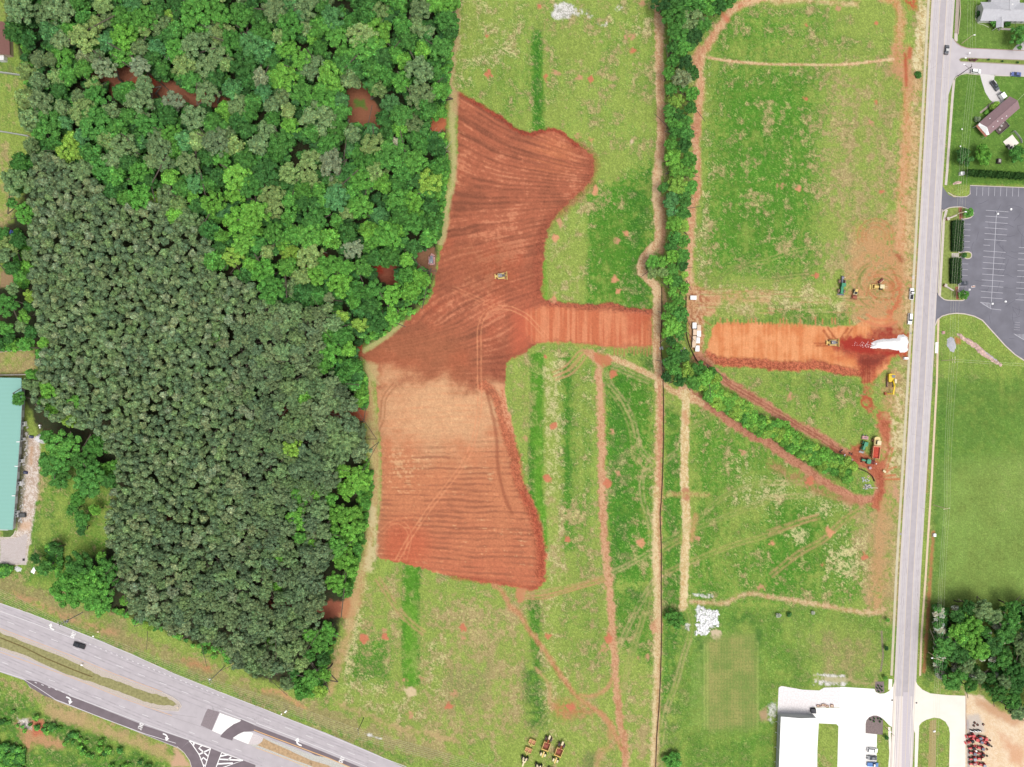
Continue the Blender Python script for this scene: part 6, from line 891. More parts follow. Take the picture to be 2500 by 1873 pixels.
for k, a, b, r, key in HR:
    px, py = Z(k, (a, b))[0]; tree(px, py, r*.2825, key, place='in the central hedgerow', group='trees of the central hedgerow', h=6.5+r*.05, g=random)
path = Z(7, (1680, 1640), (1760, 1640))+Z(11, (1700, 60), (1800, 130), (1950, 220), (2100, 320), (2200, 390))+Z(12, (80, 400), (200, 500), (330, 580), (450, 640), (560, 700), (660, 740), (720, 790))
PP = np.array(smooth_curve(path, 12)); dd = np.concatenate([[0], np.cumsum(np.hypot(*np.diff(PP, axis=0).T))]); gg = random.Random(4); q = 0
while q < dd[-1]:
    x = np.interp(q, dd, PP[:, 0]); y = np.interp(q, dd, PP[:, 1])
    for o in (-12, 0, 11): tree(x+gg.uniform(-4, 4)+o*.5, y+gg.uniform(-4, 4)-o, gg.uniform(14, 18), gg.choice(['L', 'Y', 'L', 'Y', 'G1']), kind='shrub', place='in the clipped diagonal hedge', h=5.5, group='shrubs of the diagonal hedge', cat='shrub', g=gg)
    q += 16
# ---- single trees and shrubs
def one(px, py, r, key, lab, h=5, kind='ornamental_tree', cat='tree', g_=None): return tree(px, py, r, key, kind=kind, h=h, lab=lab, cat=cat, group=g_)
one(2493, 92, 27, 'G2', 'round green garden tree between the white house and the side street', 8); one(2351, 386, 22, 'G3', 'dark green garden tree nearest the road sidewalk', 6); one(2396, 380, 24, 'L', 'loose lime-green garden tree left of the small dark trailer', 6); one(2478, 378, 20, 'G2', 'green garden tree just below the patio pad', 6)
one(2363, 520, 13.5, 'G1', 'small round tree in the northern corner of the car park island', 4.5); one(2350, 720, 13.5, 'G1', 'small round tree in the southern corner of the car park island', 4.5); one(2352, 624, 8, 'G3', 'round bush in the kerbed nib between the two box hedges', 2, 'shrub', 'shrub')
one(2425, 57, 11, 'G1', 'bright green shrub in front of the white house', 2.6, 'shrub', 'shrub'); one(2441, 66, 6, 'Y', 'yellow bush beside the porch path of the white house', 1.6, 'shrub', 'shrub'); one(2430, 67, 5, 'Y', 'yellow bush pressed against the bright green house shrub', 1.6, 'shrub', 'shrub'); one(2458, 58, 9, 'G3', 'dark shrub under the white house eave right of the porch', 1.6, 'shrub', 'shrub'); one(2388, 36, 10, 'D', 'dark shrub on the west wall of the white house', 1.6, 'shrub', 'shrub')
one(2421, 262, 9, 'Y', 'larger lime bush in front of the brown-roofed house', 2.2, 'shrub', 'shrub'); one(2430, 255, 8, 'Y', 'lime bush nearest the driveway of the brown-roofed house', 2.2, 'shrub', 'shrub'); one(2407, 275, 6, 'L', 'smallest lime bush by the end of the garden path', 1.6, 'shrub', 'shrub'); one(2385, 293, 9, 'B', 'straggly brownish bush at the gable corner of the brown-roofed house', 1.8, 'shrub', 'shrub')
one(1647, 1510, 27, 'G1', 'round bright green tree beside the foot of the cream track', 6); one(1641, 1855, 22, 'G1', 'green tree by the black silt fence at the bottom edge', 5); one(2240, 184, 9, 'G2', 'small green roadside bush in the straw verge', 1.4, 'shrub', 'shrub'); one(2163, 1800, 7, 'G3', 'small dark bush below the large mulch bed', 2, 'shrub', 'shrub'); one(2163, 1582, 6, 'D', 'small dark sapling on the west side of the road', 2, 'shrub', 'shrub'); one(2161, 1655, 6, 'L', 'lime sapling above the small mulch bed', 2, 'shrub', 'shrub'); one(2166, 1513, 6, 'L', 'lime sapling furthest up the west road verge', 2, 'shrub', 'shrub')
one(1900, 1502, 7, 'W', 'leftmost dark whitish bush in the lawn below the straw track', 1.5, 'shrub', 'shrub'); one(1926, 1500, 7, 'G3', 'middle dark bush in the lawn below the straw track', 1.5, 'shrub', 'shrub'); one(1985, 1496, 6, 'W', 'rightmost whitish bush in the lawn below the straw track', 1.5, 'shrub', 'shrub')
for i, (a, b) in enumerate(((2144, 1674), (2152, 1676), (2141, 1680), (2148, 1681), (2145, 1688), (2153, 1686))): one(a, b, 2.4, 'D', 'tiny dark shrub in the small mulch bed north of the forecourt', .8, 'shrub', 'shrub', 'shrubs in the small mulch bed')
for i, (a, b) in enumerate(((2125, 1757), (2134, 1754), (2143, 1754), (2151, 1756), (2133, 1761), (2148, 1762))): one(a, b, 2.6, 'D', 'tiny dark shrub in the large arched mulch bed by the lamp', .8, 'shrub', 'shrub', 'shrubs in the large mulch bed')
for i, (a, b) in enumerate(((2413, 146), (2447, 150), (2484, 153))): one(a, b, 3, 'D', ['dark bush on the planted median nearest the flower bed', 'middle small dark bush on the planted median', 'dark bush on the planted median nearest the right edge'][i], 1, 'shrub', 'shrub')
for i in range(5): one(2366+i*4.2, 146+(i % 2)*2.2, 3.2, 'B', 'purplish flowering bush in the bed at the tip of the side street median', .9, 'shrub', 'shrub', 'purple bushes in the median bed').children[0].color = (*C(140, 84, 92), 1)
# cypress row
for i in range(20):
    px, py = 2361+i*8.6, 423+i*.55; x, y = W(px, py, 2.5); t = empty('cypress', x, y, random.uniform(0, 6), 0, f"clipped dark green cypress in the row above the car park, {['at its roadside end', 'second from the roadside'][i] if i < 2 else f'{px/25:.1f}% across the photo'}", 'tree', 'cypresses in the row above the car park')
    c = bpy.data.objects.new('crown', P_SHR[i % 5]); col.objects.link(c); c.parent = t; c.location = (0, 0, 2.4); c.scale = (1.5, 1.5, 2.6); c.color = (*np.array(C(70, 112, 52))*1.2, 1)
    c.scale = (1.2, 2.1, 2.5); t.rotation_euler = (0, 0, R(-15)); k_ = bpy.data.objects.new('trunk', T_MESH[0]); col.objects.link(k_); k_.parent = t; k_.scale = (2, 2, 2)
# box hedges
def hedge(pts, h, lab):
    a = np.array(pts); cx, cy = a.mean(0); x, y = W(cx, cy); t = empty('box_hedge', x, y, 0, 0, lab, 'hedge'); w2 = (a[:, 0].max()-a[:, 0].min())*S/2; l2 = (a[:, 1].max()-a[:, 1].min())*S/2
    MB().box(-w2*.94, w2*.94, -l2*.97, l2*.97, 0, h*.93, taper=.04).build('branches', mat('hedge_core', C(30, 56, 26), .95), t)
    g = G(int(cx)); n = int(w2*l2*4*14); p = np.stack([g.uniform(-w2, w2, n), g.uniform(-l2, l2, n), np.full(n, h)], 1); r_ = np.minimum(w2, 1.6); cx_ = np.abs(p[:, 0])-(w2-r_); cy_ = np.abs(p[:, 1])-(l2-r_); out = (cx_ > 0) & (cy_ > 0) & (np.hypot(cx_, cy_) > r_); p = p[~out]; n = len(p)
    ns = int(l2*40); ps = np.stack([np.where(g.random(ns) < .5, -w2, w2), g.uniform(-l2+.6, l2-.6, ns), g.uniform(.1, h, ns)], 1); p = np.concatenate([p, ps]); n = len(p); p += g.normal(0, .09, p.shape)
    nr = g.normal(0, .5, (n, 3)); nr[:, 2] += 1; nr /= np.linalg.norm(nr, axis=1)[:, None]; t1 = np.cross(nr, g.normal(size=(n, 3))); t1 /= np.linalg.norm(t1, axis=1)[:, None]; t2 = np.cross(nr, t1); s = g.uniform(.12, .3, (n, 1))
    q = np.stack([p-t1*s, p-t2*s, p+t1*s, p+t2*s], 1).reshape(-1, 3); o = bpy.data.objects.new('foliage', np_mesh('foliage', q, np.arange(4*n).reshape(-1, 4), np.repeat(g.uniform(.6, 1.4, (n, 1)), 4, 0)*np.ones(3))); col.objects.link(o); o.parent = t; o.color = (*np.array(C(58, 94, 44)), 1)
hedge([(2320, 538), (2346, 616)], 2.0, 'longer clipped dark green box hedge beside the upper parking bays'); hedge([(2317, 630), (2341, 694)], 2.0, 'shorter clipped dark green box hedge beside the black parked car')
# south-east wood
SE = [(2310, 1490), (2350, 1478), (2546, 1480), (2546, 1730), (2500, 1745), (2460, 1735), (2430, 1700), (2390, 1680), (2320, 1675), (2300, 1620), (2305, 1540)]
GRID.clear(); se = []; 
for a in ((16, 1720, 440, 120, 'L'), (16, 1640, 480, 90, 'L'), (16, 1750, 600, 100, 'L'), (16, 1840, 650, 80, 'L'), (16, 1660, 540, 70, 'G1')): px, py = Z(a[0], a[1:3])[0]; se.append((px, py, a[3]*.2825, a[4])); put(px, py, a[3]*.2825)
trees2 = trees; trees = []; fill(SE, lambda x, y, g: g.uniform(16, 28), ['G3', 'G2', 'G2', 'O', 'G3'], 'broadleaf_tree', 500, .66, 12); se += [t[:4] for t in trees]; trees = trees2
for t in se: tree(*t, place='in the south-east copse', group='trees of the south-east copse', h=9+t[2]*.12)
bushes('undergrowth', [SE, [(2285, 1480), (2310, 1490), (2300, 1660), (2285, 1640)]], 260, (1.2, 2.6), (1, 6), ['G3', 'G2', 'G2', 'W'], 'dark scrub beneath the south-east copse', 13)
# ---- bare trees and felled logs
def bare(px, py, h, lab, s=1, lean=(0, 0)):
    x, y = W(px, py); t = empty('dead_tree', x, y, random.uniform(0, 6), 0, lab, 'tree'); g = random.Random(int(px)); m = MB(); m.tube((0, 0, 0), (lean[0], lean[1], h*.75), .22*s, .12*s, 6)
    m.build('trunk', M_PALE, t); b = MB()
    for i in range(9): a = g.uniform(0, 6.28); z = h*g.uniform(.5, .75); L_ = g.uniform(1.6, 3.4)*s; p = (L_*math.cos(a), L_*math.sin(a), z+L_*.7); b.tube((0, 0, z), p, .1*s, .05*s, 5); b.tube(p, (p[0]*1.4+g.uniform(-1, 1), p[1]*1.4+g.uniform(-1, 1), p[2]+1), .05*s, .03*s, 4)
    b.build('branches', M_PALE, t)
bare(*Z(1, (740, 690))[0], 15, 'pale bare dead tree leaning out at the left of the northern clearing'); bare(*Z(1, (1560, 600))[0], 15, 'white-branched dead tree right of the northern clearing'); bare(*Z(1, (1710, 340))[0], 15, 'grey dead tree near the top of the wood between green crowns'); bare(*Z(2, (1640, 1330))[0], 7, 'leafless grey tree on the wood edge beside the red field', 1.2); bare(*Z(2, (1540, 1190))[0], 5, 'leafless tree toppling over the eastern clearing edge', 1.2); bare(*Z(14, (300, 560))[0], 12, 'bare forked tree in the south of the wood below the red clearing', 1.3); bare(*Z(14, (560, 780))[0], 9, 'bare grey-white tree at the southern wood edge', 1.2)
for k, a, b, lab in ((1, (1050, 700), (1130, 790), 'dark felled log across the northern clearing'), (1, (1330, 660), (1480, 800), 'long grey felled trunk right of the bright red soil in the northern clearing'), (2, (860, 1140), (915, 1130), 'short pale log at the foot of the eastern clearing'), (6, (1140, 830), (1235, 815), 'pale log on the lower edge of the dark red clearing'), (6, (560, 515), (615, 530), 'thin pale log on the upper edge of the narrow clearing'), (1, (1620, 775), (1690, 785), 'thin white log at the right end of the northern clearing'), (6, (1400, 520), (1480, 500), 'pale log beside the dusty tracked loader')):
    (x0, y0), (x1, y1) = W(*Z(k, a)[0], .3), W(*Z(k, b)[0], .3); t = empty('felled_log', (x0+x1)/2, (y0+y1)/2, 0, 0, lab, 'log'); dx, dy = (x1-x0)/2, (y1-y0)/2; MB().tube((-dx, -dy, .3), (dx, dy, .25), .32, .2, 8).build('log', M_PALE if 'pale' in lab or 'white' in lab else M_BARK, t); MB().tube((dx*.3, dy*.3, .3), (dx*.5-.8, dy*.5+1.2, .6), .1, .05, 5).tube((dx*.6, dy*.6, .3), (dx*.8+1, dy*.8-.9, .5), .1, .05, 5).build('branch_stub', M_BARK, t)
# ---------------------------------------------------------------- vehicles
def paint(name, c, rough=.4): return mat(name, c, rough, spec=.5)
M_GLASS = mat('car_glass', C(62, 70, 82), .12, spec=.7); M_TYRE = mat('tyre', C(52, 50, 52), .9); M_LAMP = mat('head_lamp', (.7, .7, .68), .2); M_RLAMP = mat('tail_lamp', (.3, .01, .01), .3); M_BLK = mat('black_plastic', C(46, 46, 50), .7); M_CHR = mat('steel', C(170, 170, 172), .45)
M_CAT = mat('machine_yellow', C(248, 214, 128), .55, noise=.06); M_CAT2 = mat('excavator_yellow', C(252, 214, 52), .5); M_DEERE = mat('tractor_green', C(70, 158, 118), .5); M_DG = mat('dark_green_paint', C(40, 96, 72), .5); M_TRACK = mat('steel_track', C(150, 118, 104), .85, noise=.2, nscale=4); M_MUD = mat('muddy_steel', C(176, 108, 86), .9, noise=.18, nscale=3); M_RIM = mat('yellow_rim', C(226, 200, 140), .6); M_GREYT = mat('grey_cab_top', C(148, 144, 148), .6, noise=.1); M_CREAM = mat('faded_cream', C(244, 228, 184), .6, noise=.05); M_PINK = mat('faded_red_paint', C(216, 166, 164), .7, noise=.1); M_RED = mat('implement_red', C(226, 74, 78), .4); M_SLATE = mat('slate_canopy', C(120, 124, 140), .5)
def heading(p0, p1): return math.atan2(-(p1[1]-p0[1]), p1[0]-p0[0])
def wheels(t, L, y, r=.34, w_=.24, xs=None, rim=None):
    for x in (xs or (L*.31, -L*.30)):
        for s in (-1, 1):
            o = MB().wheel(x, s*y, r, r, w_).build('wheel', M_TYRE, t); MB().tube((x, s*(y+w_*.5), r), (x, s*(y+w_*.52), r), r*.55, n=12).build('rim', rim or M_CHR, o)
def car(px, py, ang, m, label, kind='sedan', L=4.7, Wd=1.84, cat='car', name='parked_car', roof=None, group=None):
    x, y = W(px, py, .8); t = empty(name, x, y, ang, 0, label, cat, group); h = L/2; w2 = Wd/2
    if kind == 'pickup': prof = [(-h, .45), (-h, 1.05), (-h*.12, 1.07), (h*.5, 1.08), (h*.93, .95), (h, .7), (h, .4), (h*.9, .3), (-h*.95, .3)]; cab = [(-h*.1, 1.04), (0, 1.78), (h*.26, 1.8), (h*.52, 1.06)]
    elif kind == 'suv': prof = [(-h, .4), (-h, 1.05), (h*.42, 1.05), (h*.94, .92), (h, .65), (h, .38), (h*.9, .28), (-h*.95, .28)]; cab = [(-h*.97, 1.02), (-h*.86, 1.68), (h*.12, 1.7), (h*.46, 1.03)]
    else: prof = [(-h, .4), (-h*.98, .9), (-h*.7, .96), (h*.42, .94), (h*.94, .78), (h, .55), (h, .35), (h*.9, .26), (-h*.95, .26)]; cab = [(-h*.72, .93), (-h*.42, 1.42), (h*.08, 1.44), (h*.46, .92)]
    body = MB().side(prof, -w2, w2, -w2*.93, w2*.93).build('body', m, t)
    zt = max(p[1] for p in cab); c0, c1, c2, c3 = cab; wi = w2*.88; wt = w2*.70; zb = c0[1]
    MB().add([(c1[0], -wt, zt), (c2[0], -wt, zt), (c2[0], wt, zt), (c1[0], wt, zt), (c1[0], -wt, zt-.07), (c2[0], -wt, zt-.07), (c2[0], wt, zt-.07), (c1[0], wt, zt-.07)], [(0, 1, 2, 3), (0, 4, 5, 1), (1, 5, 6, 2), (2, 6, 7, 3), (3, 7, 4, 0), (4, 7, 6, 5)]).build('roof', roof or m, t)
    zc = zt-.07; MB().add([(c3[0], -wi, zb), (c3[0], wi, zb), (c2[0], wt, zc), (c2[0], -wt, zc)], [(0, 1, 2, 3)]).build('windshield', M_GLASS, t); MB().add([(c0[0], wi, zb), (c0[0], -wi, zb), (c1[0], -wt, zc), (c1[0], wt, zc)], [(0, 1, 2, 3)]).build('rear_window', M_GLASS, t)
    for s in (-1, 1): MB().add([(c0[0], s*wi, zb), (c3[0], s*wi, zb), (c2[0], s*wt, zc), (c1[0], s*wt, zc)], [(0, 1, 2, 3)]).build('side_window', M_GLASS, t)
    if kind == 'pickup': MB().box(-h*.95, -h*.14, -w2*.78, w2*.78, 1.07, 1.075).build('cargo_bed', M_BLK if m is not MATS.get('blue_paint') else MATS['bed_blue'], t)
    for s in (-1, 1):
        MB().box(h*.93, h*1.005, s*w2*.72-.17, s*w2*.72+.17, .58, .74).build('headlight', M_LAMP, t); MB().box(-h*1.005, -h*.97, s*w2*.78-.12, s*w2*.78+.12, .62, .84).build('tail_light', M_RLAMP, t); MB().box(h*.36, h*.42, s*(w2+.02)-.09, s*(w2+.02)+.09, .92, 1.06).build('side_mirror', m, t)
    wheels(t, L, w2-.12); return t
car(193, 1576, heading((218, 1583), (180, 1571)), paint('black_paint', C(44, 46, 52)), 'black pickup truck driving on the highway', 'pickup', 5.7, 2.0, 'pickup', 'pickup_truck')
car(2312, 121, R(82), paint('charcoal_paint', C(110, 112, 116)), 'grey car turning at the mouth of the side street', 'sedan', 4.5, roof=mat('pale_roof', C(222, 222, 220), .3)); car(2383, 174, R(-4), paint('white_paint_car', (.66, .66, .66)), 'white car at the kerb where the driveway meets the side street', 'suv', 4.6)
car(2481, 181, R(176), paint('blue_car_paint', C(96, 112, 176)), 'blue car parked on the side street near the right edge', 'sedan', 4.5); car(2429, 209, R(-54), paint('dark_slate_paint', C(96, 102, 110)), 'dark grey pickup standing on the curved pale driveway', 'pickup', 5.2, cat='pickup', name='pickup_truck')
car(2352, 691.5, R(182), paint('black_paint2', C(92, 96, 106)), 'lone dark sedan parked beside the shorter box hedge', 'sedan', 4.7); car(2226, 717.5, R(86), MATS['white_paint_car'], 'white pickup on the verge, the northern of two at the roadside', 'pickup', 5.3, cat='pickup', name='pickup_truck'); car(2222, 778.5, R(-94), MATS['white_paint_car'], 'white SUV on the verge, the southern of two at the roadside', 'suv', 5.1)
car(2130, 1832, R(-4), MATS['white_paint_car'], 'white car parked at the edge of the white forecourt', 'suv', 4.9); car(2129, 1851, R(176), MATS['dark_slate_paint'], 'dark grey sedan between the white and the blue vehicle on the forecourt', 'sedan', 4.6)
mat('bed_blue', C(78, 132, 206), .5); car(2131, 1867, R(-3), paint('blue_paint', C(88, 144, 214)), 'blue and white pickup parked at the bottom of the forecourt', 'pickup', 5.2, cat='pickup', name='pickup_truck', roof=MATS['white_paint_car']); car(36, 569.5, R(-18), paint('royal_blue_paint', C(58, 92, 176)), 'royal blue car parked on the lawn at the western wood edge', 'sedan', 4.8)
x, y = W(2446, 234, 1); t = empty('utility_trailer', x, y, R(-56), 0, 'white covered trailer with an open dark end beside the brown-roofed house', 'trailer'); MB().box(-1.1, 1.7, -1.1, 1.1, .5, 2.2, taper=.08).build('canopy', MATS['white_paint_car'], t); MB().box(-1.9, -1.15, -1, 1, .45, .6).box(-1.9, -1.15, .9, 1, .6, 1).build('trailer_bed', M_CHR, t); MB().box(-1.14, -1.09, -.95, .95, .6, 2).build('opening', M_BLK, t); wheels(t, 3, 1.05, xs=(.2,))
x, y = W(2440, 393, 1); t = empty('utility_trailer', x, y, R(84), 0, 'small dark boxy cart on the lawn between the two garden trees', 'cart'); MB().box(-1.2, 1.2, -.9, .9, .4, 1.2, taper=.1).build('body', mat('cart_dark', C(84, 72, 70), .7), t); MB().box(-.7, .7, -.5, .5, 1.2, 1.35).build('lid', mat('cart_lid', C(186, 180, 172), .6), t); wheels(t, 2.2, .95, .28)
# ---- crawler tractors (bulldozers)
def dozer(px, py, ang, m, label, top=M_GREYT, blade=True, ripper=True, sc=1.0, name='bulldozer'):
    x, y = W(px, py, 1.5); t = empty(name, x, y, ang, 0, label, 'bulldozer'); t.scale = (sc, sc, sc)
    for s in (-1, 1): o = MB().side([(-2.1, .25), (-1.75, 0), (1.75, 0), (2.15, .3), (2.15, .75), (1.8, 1.05), (-1.7, 1.05), (-2.1, .75)], s*1.2-.28, s*1.2+.28).build('track', M_TRACK, t); MB().box(-1.6, 1.6, s*1.2-.2, s*1.2+.2, 1.05, 1.25).build('fender', m, o)
    MB().box(-1.9, 1.7, -.85, .85, .5, 1.3).build('chassis', m, t); MB().box(.3, 1.9, -.55, .55, 1.3, 2.05).build('hood', top if name != 'bulldozer' else mat('dozer_hood', C(110, 104, 100), .7), t); MB().tube((1.2, .2, 2.05), (1.2, .2, 2.7), .09).build('exhaust', M_BLK, t)
    c = MB().box(-1.3, .3, -.75, .75, 1.3, 2.75, taper=.1).build('cab', M_BLK, t); MB().box(-1.5, .45, -.85, .85, 2.75, 2.88).build('cab_roof', top, c); MB().box(-1.2, -.9, -.3, .1, 2.88, 2.98).build('roof_unit', M_CREAM, c)
    if blade:
        b = MB().side([(2.75, .1), (2.95, .1), (2.8, .6), (2.95, 1.25), (2.75, 1.25), (2.6, .6)], -2.0, 2.0).build('blade', m, t); MB().box(1.2, 2.7, -1.62, -1.48, .3, .6).box(1.2, 2.7, 1.48, 1.62, .3, .6).tube((1.9, .5, 1), (2.75, .9, .9), .09).tube((1.9, -.5, 1), (2.75, -.9, .9), .09).tube((1.9, 0, .9), (2.75, .1, .7), .12).build('push_arms', m, t)
    if ripper: MB().box(-2.9, -1.9, -.5, .5, .7, 1.0).box(-3.1, -2.7, -1.1, 1.1, .8, 1.05).box(-3.2, -3.0, -1.0, -.8, .1, .9).box(-3.2, -3.0, .8, 1.0, .1, .9).box(-3.2, -3.0, -.1, .1, .1, .9).build('ripper', m, t)
    return t
dozer(1223.5, 673.5, R(4), M_CAT, 'yellow bulldozer working in the middle of the red graded field', sc=.95); dozer(2035, 836.5, R(0), M_CAT, 'yellow bulldozer facing the white stone on the orange pad', sc=.95)
dozer(1053.5, 636, R(88), M_PINK, 'dusty grey and pink tracked loader at the eastern wood edge', top=mat('dusty_slate', C(142, 148, 160), .7), blade=False, ripper=False, sc=1.05, name='tracked_loader'); 
x, y = W(1055, 623.5, 1); t = empty('loader_bucket', x, y, R(60), 0, 'muddy toothed bucket lying in front of the tracked loader', 'bucket'); MB().side([(-.5, 0), (.6, 0), (.7, .15), (0, .2), (-.2, .9), (-.5, .9)], -.9, .9).build('bucket', M_PINK, t); MB().box(.55, .85, -.8, -.65, 0, .1).box(.55, .85, -.1, .1, 0, .1).box(.55, .85, .65, .8, 0, .1).build('teeth', M_CHR, t)
# ---- excavator
x, y = W(2176.5, 928, 1.5); t = empty('excavator', x, y, R(-91), 0, 'bright yellow excavator on the verge, boom stretched south, muddy bucket', 'excavator')
for s in (-1, 1): MB().side([(-1.9, .3), (-1.5, 0), (3.0, 0), (3.3, .3), (3.3, .6), (3.0, .9), (-1.5, .9), (-1.9, .6)], s*1.45-.3, s*1.45+.3).build('track', M_TRACK, t)
b = MB().prism([(-2.9, -1.3), (-2.6, -1.5), (.9, -1.5), (.9, -.3), (.2, 0), (.9, .5), (1.0, 1.5), (-2.5, 1.5), (-2.9, 1.1)], 1.0, 2.2).build('body', M_CAT2, t); MB().box(-2.4, -1.0, -.2, 1.3, 2.2, 2.4).build('engine_cover', M_GREYT, b); MB().tube((-1.9, -.7, 2.2), (-1.9, -.7, 2.7), .12).build('exhaust', M_BLK, b)
c = MB().box(-.4, 1.4, .75, 1.65, 1.2, 2.9, taper=.06).build('cab', M_GLASS, t); MB().box(-.5, 1.45, .7, 1.7, 2.9, 3.0).build('cab_roof', M_CREAM, c)
MB().side([(.2, 1.8), (.2, 2.4), (2.8, 3.7), (6.4, 2.6), (6.4, 2.15), (2.9, 3.0)], .1, .7).build('boom', M_CAT2, t); MB().tube((1.0, -.05, 1.9), (2.9, -.05, 3.0), .1).tube((1.0, .85, 1.9), (2.9, .85, 3.0), .1).build('boom_cylinder', M_CHR, t)
MB().add([(6.1, .1, 2.1), (6.1, .8, 2.1), (6.7, .8, 2.1), (6.7, .1, 2.1), (6.1, .1, 2.6), (6.1, .8, 2.6), (6.7, .8, 2.6), (6.7, .1, 2.6)], [(0, 1, 2, 3), (4, 7, 6, 5), (0, 4, 5, 1), (1, 5, 6, 2), (2, 6, 7, 3), (3, 7, 4, 0)]).tube((6.4, .4, 2.4), (6.3, -1.4, .9), .26, .2).build('stick', M_CAT2, t)
MB().box(5.7, 6.9, -2.7, -1.5, .0, .12).box(5.7, 6.9, -2.7, -2.55, .1, 1.0).box(5.7, 5.85, -2.7, -1.5, .1, .95).box(6.75, 6.9, -2.7, -1.5, .1, .95).build('bucket', mat('muddy_red_bucket', C(206, 116, 84), .8, noise=.2, nscale=3), t)
# ---- backhoe loader with forks, roller, green articulated tractor, drum lying by the backhoe
x, y = W(2146, 700.5, 1.4); t = empty('wheel_loader', x, y, R(178), 0, 'yellow backhoe loader with pale forks parked west of the tyre-scuffed corner', 'loader')
MB().box(-2.2, 1.9, -.6, .6, .6, 1.2).build('chassis', M_CAT, t); MB().box(.0, 2.3, -.55, .55, 1.2, 1.9, taper=.06).build('hood', M_CAT, t); c = MB().box(-1.7, .0, -.8, .8, 1.2, 2.6, taper=.06).build('cab', M_BLK, t); MB().box(-1.85, .1, -.9, .9, 2.6, 2.72).build('cab_roof', M_CREAM, c)
MB().side([(2.8, .15), (3.7, .1), (3.75, .2), (3.1, .35), (3.0, 1.0), (2.75, 1.0)], -1.15, 1.15).build('front_bucket', M_CAT, t); MB().box(.6, 2.9, -1.05, -.85, 1.0, 1.25).box(.6, 2.9, .85, 1.05, 1.0, 1.25).build('loader_arms', M_CAT, t); MB().box(-2.7, -2.1, -1.0, 1.0, .5, 1.3).build('rear_frame', M_CAT, t); MB().box(-4.4, -2.6, -.55, -.4, .3, .42).box(-4.4, -2.6, .2, .35, .3, .42).build('forks', M_CREAM, t); wheels(t, 4, 1.0, .65, .45, xs=(-1.3,), rim=M_RIM); wheels(t, 4, .95, .48, .35, xs=(1.6,), rim=M_RIM)
x, y = W(2150.5, 685.5, .6); t = empty('roller_drum', x, y, R(41), 0, 'rust-brown sheepsfoot drum on a pale frame, lying above the backhoe loader', 'roller'); MB().tube((-1.3, 0, .5), (1.3, 0, .5), .5, n=16).build('drum', mat('rusty_drum', C(146, 84, 76), .8, noise=.2, nscale=3), t); MB().box(-1.4, 1.5, -.75, -.6, .4, .6).box(1.35, 1.5, -.75, .5, .4, .6).build('frame', M_CREAM, t)
x, y = W(2088.5, 718, 1.2); t = empty('soil_compactor', x, y, R(-101), 0, 'pale yellow soil compactor with a red-brown drum in the field corner', 'compactor')
MB().box(-2.4, .2, -.75, .75, .6, 1.5, taper=.06).build('engine_body', M_CREAM, t); MB().box(-2.2, -1.0, -.6, .6, 1.5, 1.9).build('hood', M_CAT, t); MB().box(-.9, .1, -.5, .5, 1.5, 1.75).build('seat_platform', M_BLK, t); MB().box(-.2, .3, -.9, .9, .9, 1.1).build('hitch', M_CREAM, t)
MB().tube((1.4, -1.0, .7), (1.4, 1.0, .7), .7, n=18).build('drum', M_MUD, t); MB().box(.4, 2.5, -1.25, -1.1, .6, .85).box(.4, 2.5, 1.1, 1.25, .6, .85).box(.4, .6, -1.2, 1.2, .6, .9).box(2.35, 2.5, -1.2, 1.2, .6, .85).build('frame', M_MUD, t); wheels(t, 4, .95, .62, .45, xs=(-1.3,), rim=M_RIM)
def tractor(px, py, ang, label, m=M_DEERE, canopy=None, sc=1.0, loader=True, loadm=None, name='tractor', group=None, rim=M_RIM, rw=.78):
    x, y = W(px, py, 1.4); t = empty(name, x, y, ang, 0, label, 'tractor', group); t.scale = (sc, sc, sc)
    MB().box(-1.5, 2.0, -.3, .3, .5, .95).build('chassis', M_BLK, t); MB().side([(.2, .95), (.2, 1.65), (1.9, 1.45), (2.1, 1.25), (2.1, .9)], -.38, .38).build('hood', m, t); c = MB().box(-1.1, .2, -.62, .62, 1.0, 2.25, taper=.08).build('cab', M_GLASS, t); MB().box(-1.3, .35, -.75, .75, 2.25, 2.4).build('cab_roof', canopy or m, c)
    for s in (-1, 1): MB().side([(-1.6, 1.2), (-1.3, 1.6), (-.5, 1.6), (-.2, 1.2)], s*.85-.22, s*.85+.22).build('fender', m, t)
    for x_, r, w_, yy in ((-.9, rw, .42, .88), (1.5, rw*.62, .3, .8)):
        for s in (-1, 1): o = MB().wheel(x_, s*yy, r, r, w_).build('wheel', M_TYRE, t); MB().tube((x_, s*(yy+w_*.48), r), (x_, s*(yy+w_*.56), r), r*.5, n=12).build('rim', rim, o)
    if loader: MB().tube((.3, .62, 1.2), (2.6, .62, .6), .08).tube((.3, -.62, 1.2), (2.6, -.62, .6), .08).build('loader_arms', loadm or m, t); MB().side([(2.6, .1), (3.3, .1), (3.32, .2), (2.85, .25), (2.75, .75), (2.6, .75)], -.95, .95).build('bucket', loadm or M_CHR, t)
    return t
x, y = W(2056.5, 700, 1.6); t = empty('articulated_tractor', x, y, R(-95), 0, 'green articulated tractor with grey rear hitch parked in the field', 'tractor')
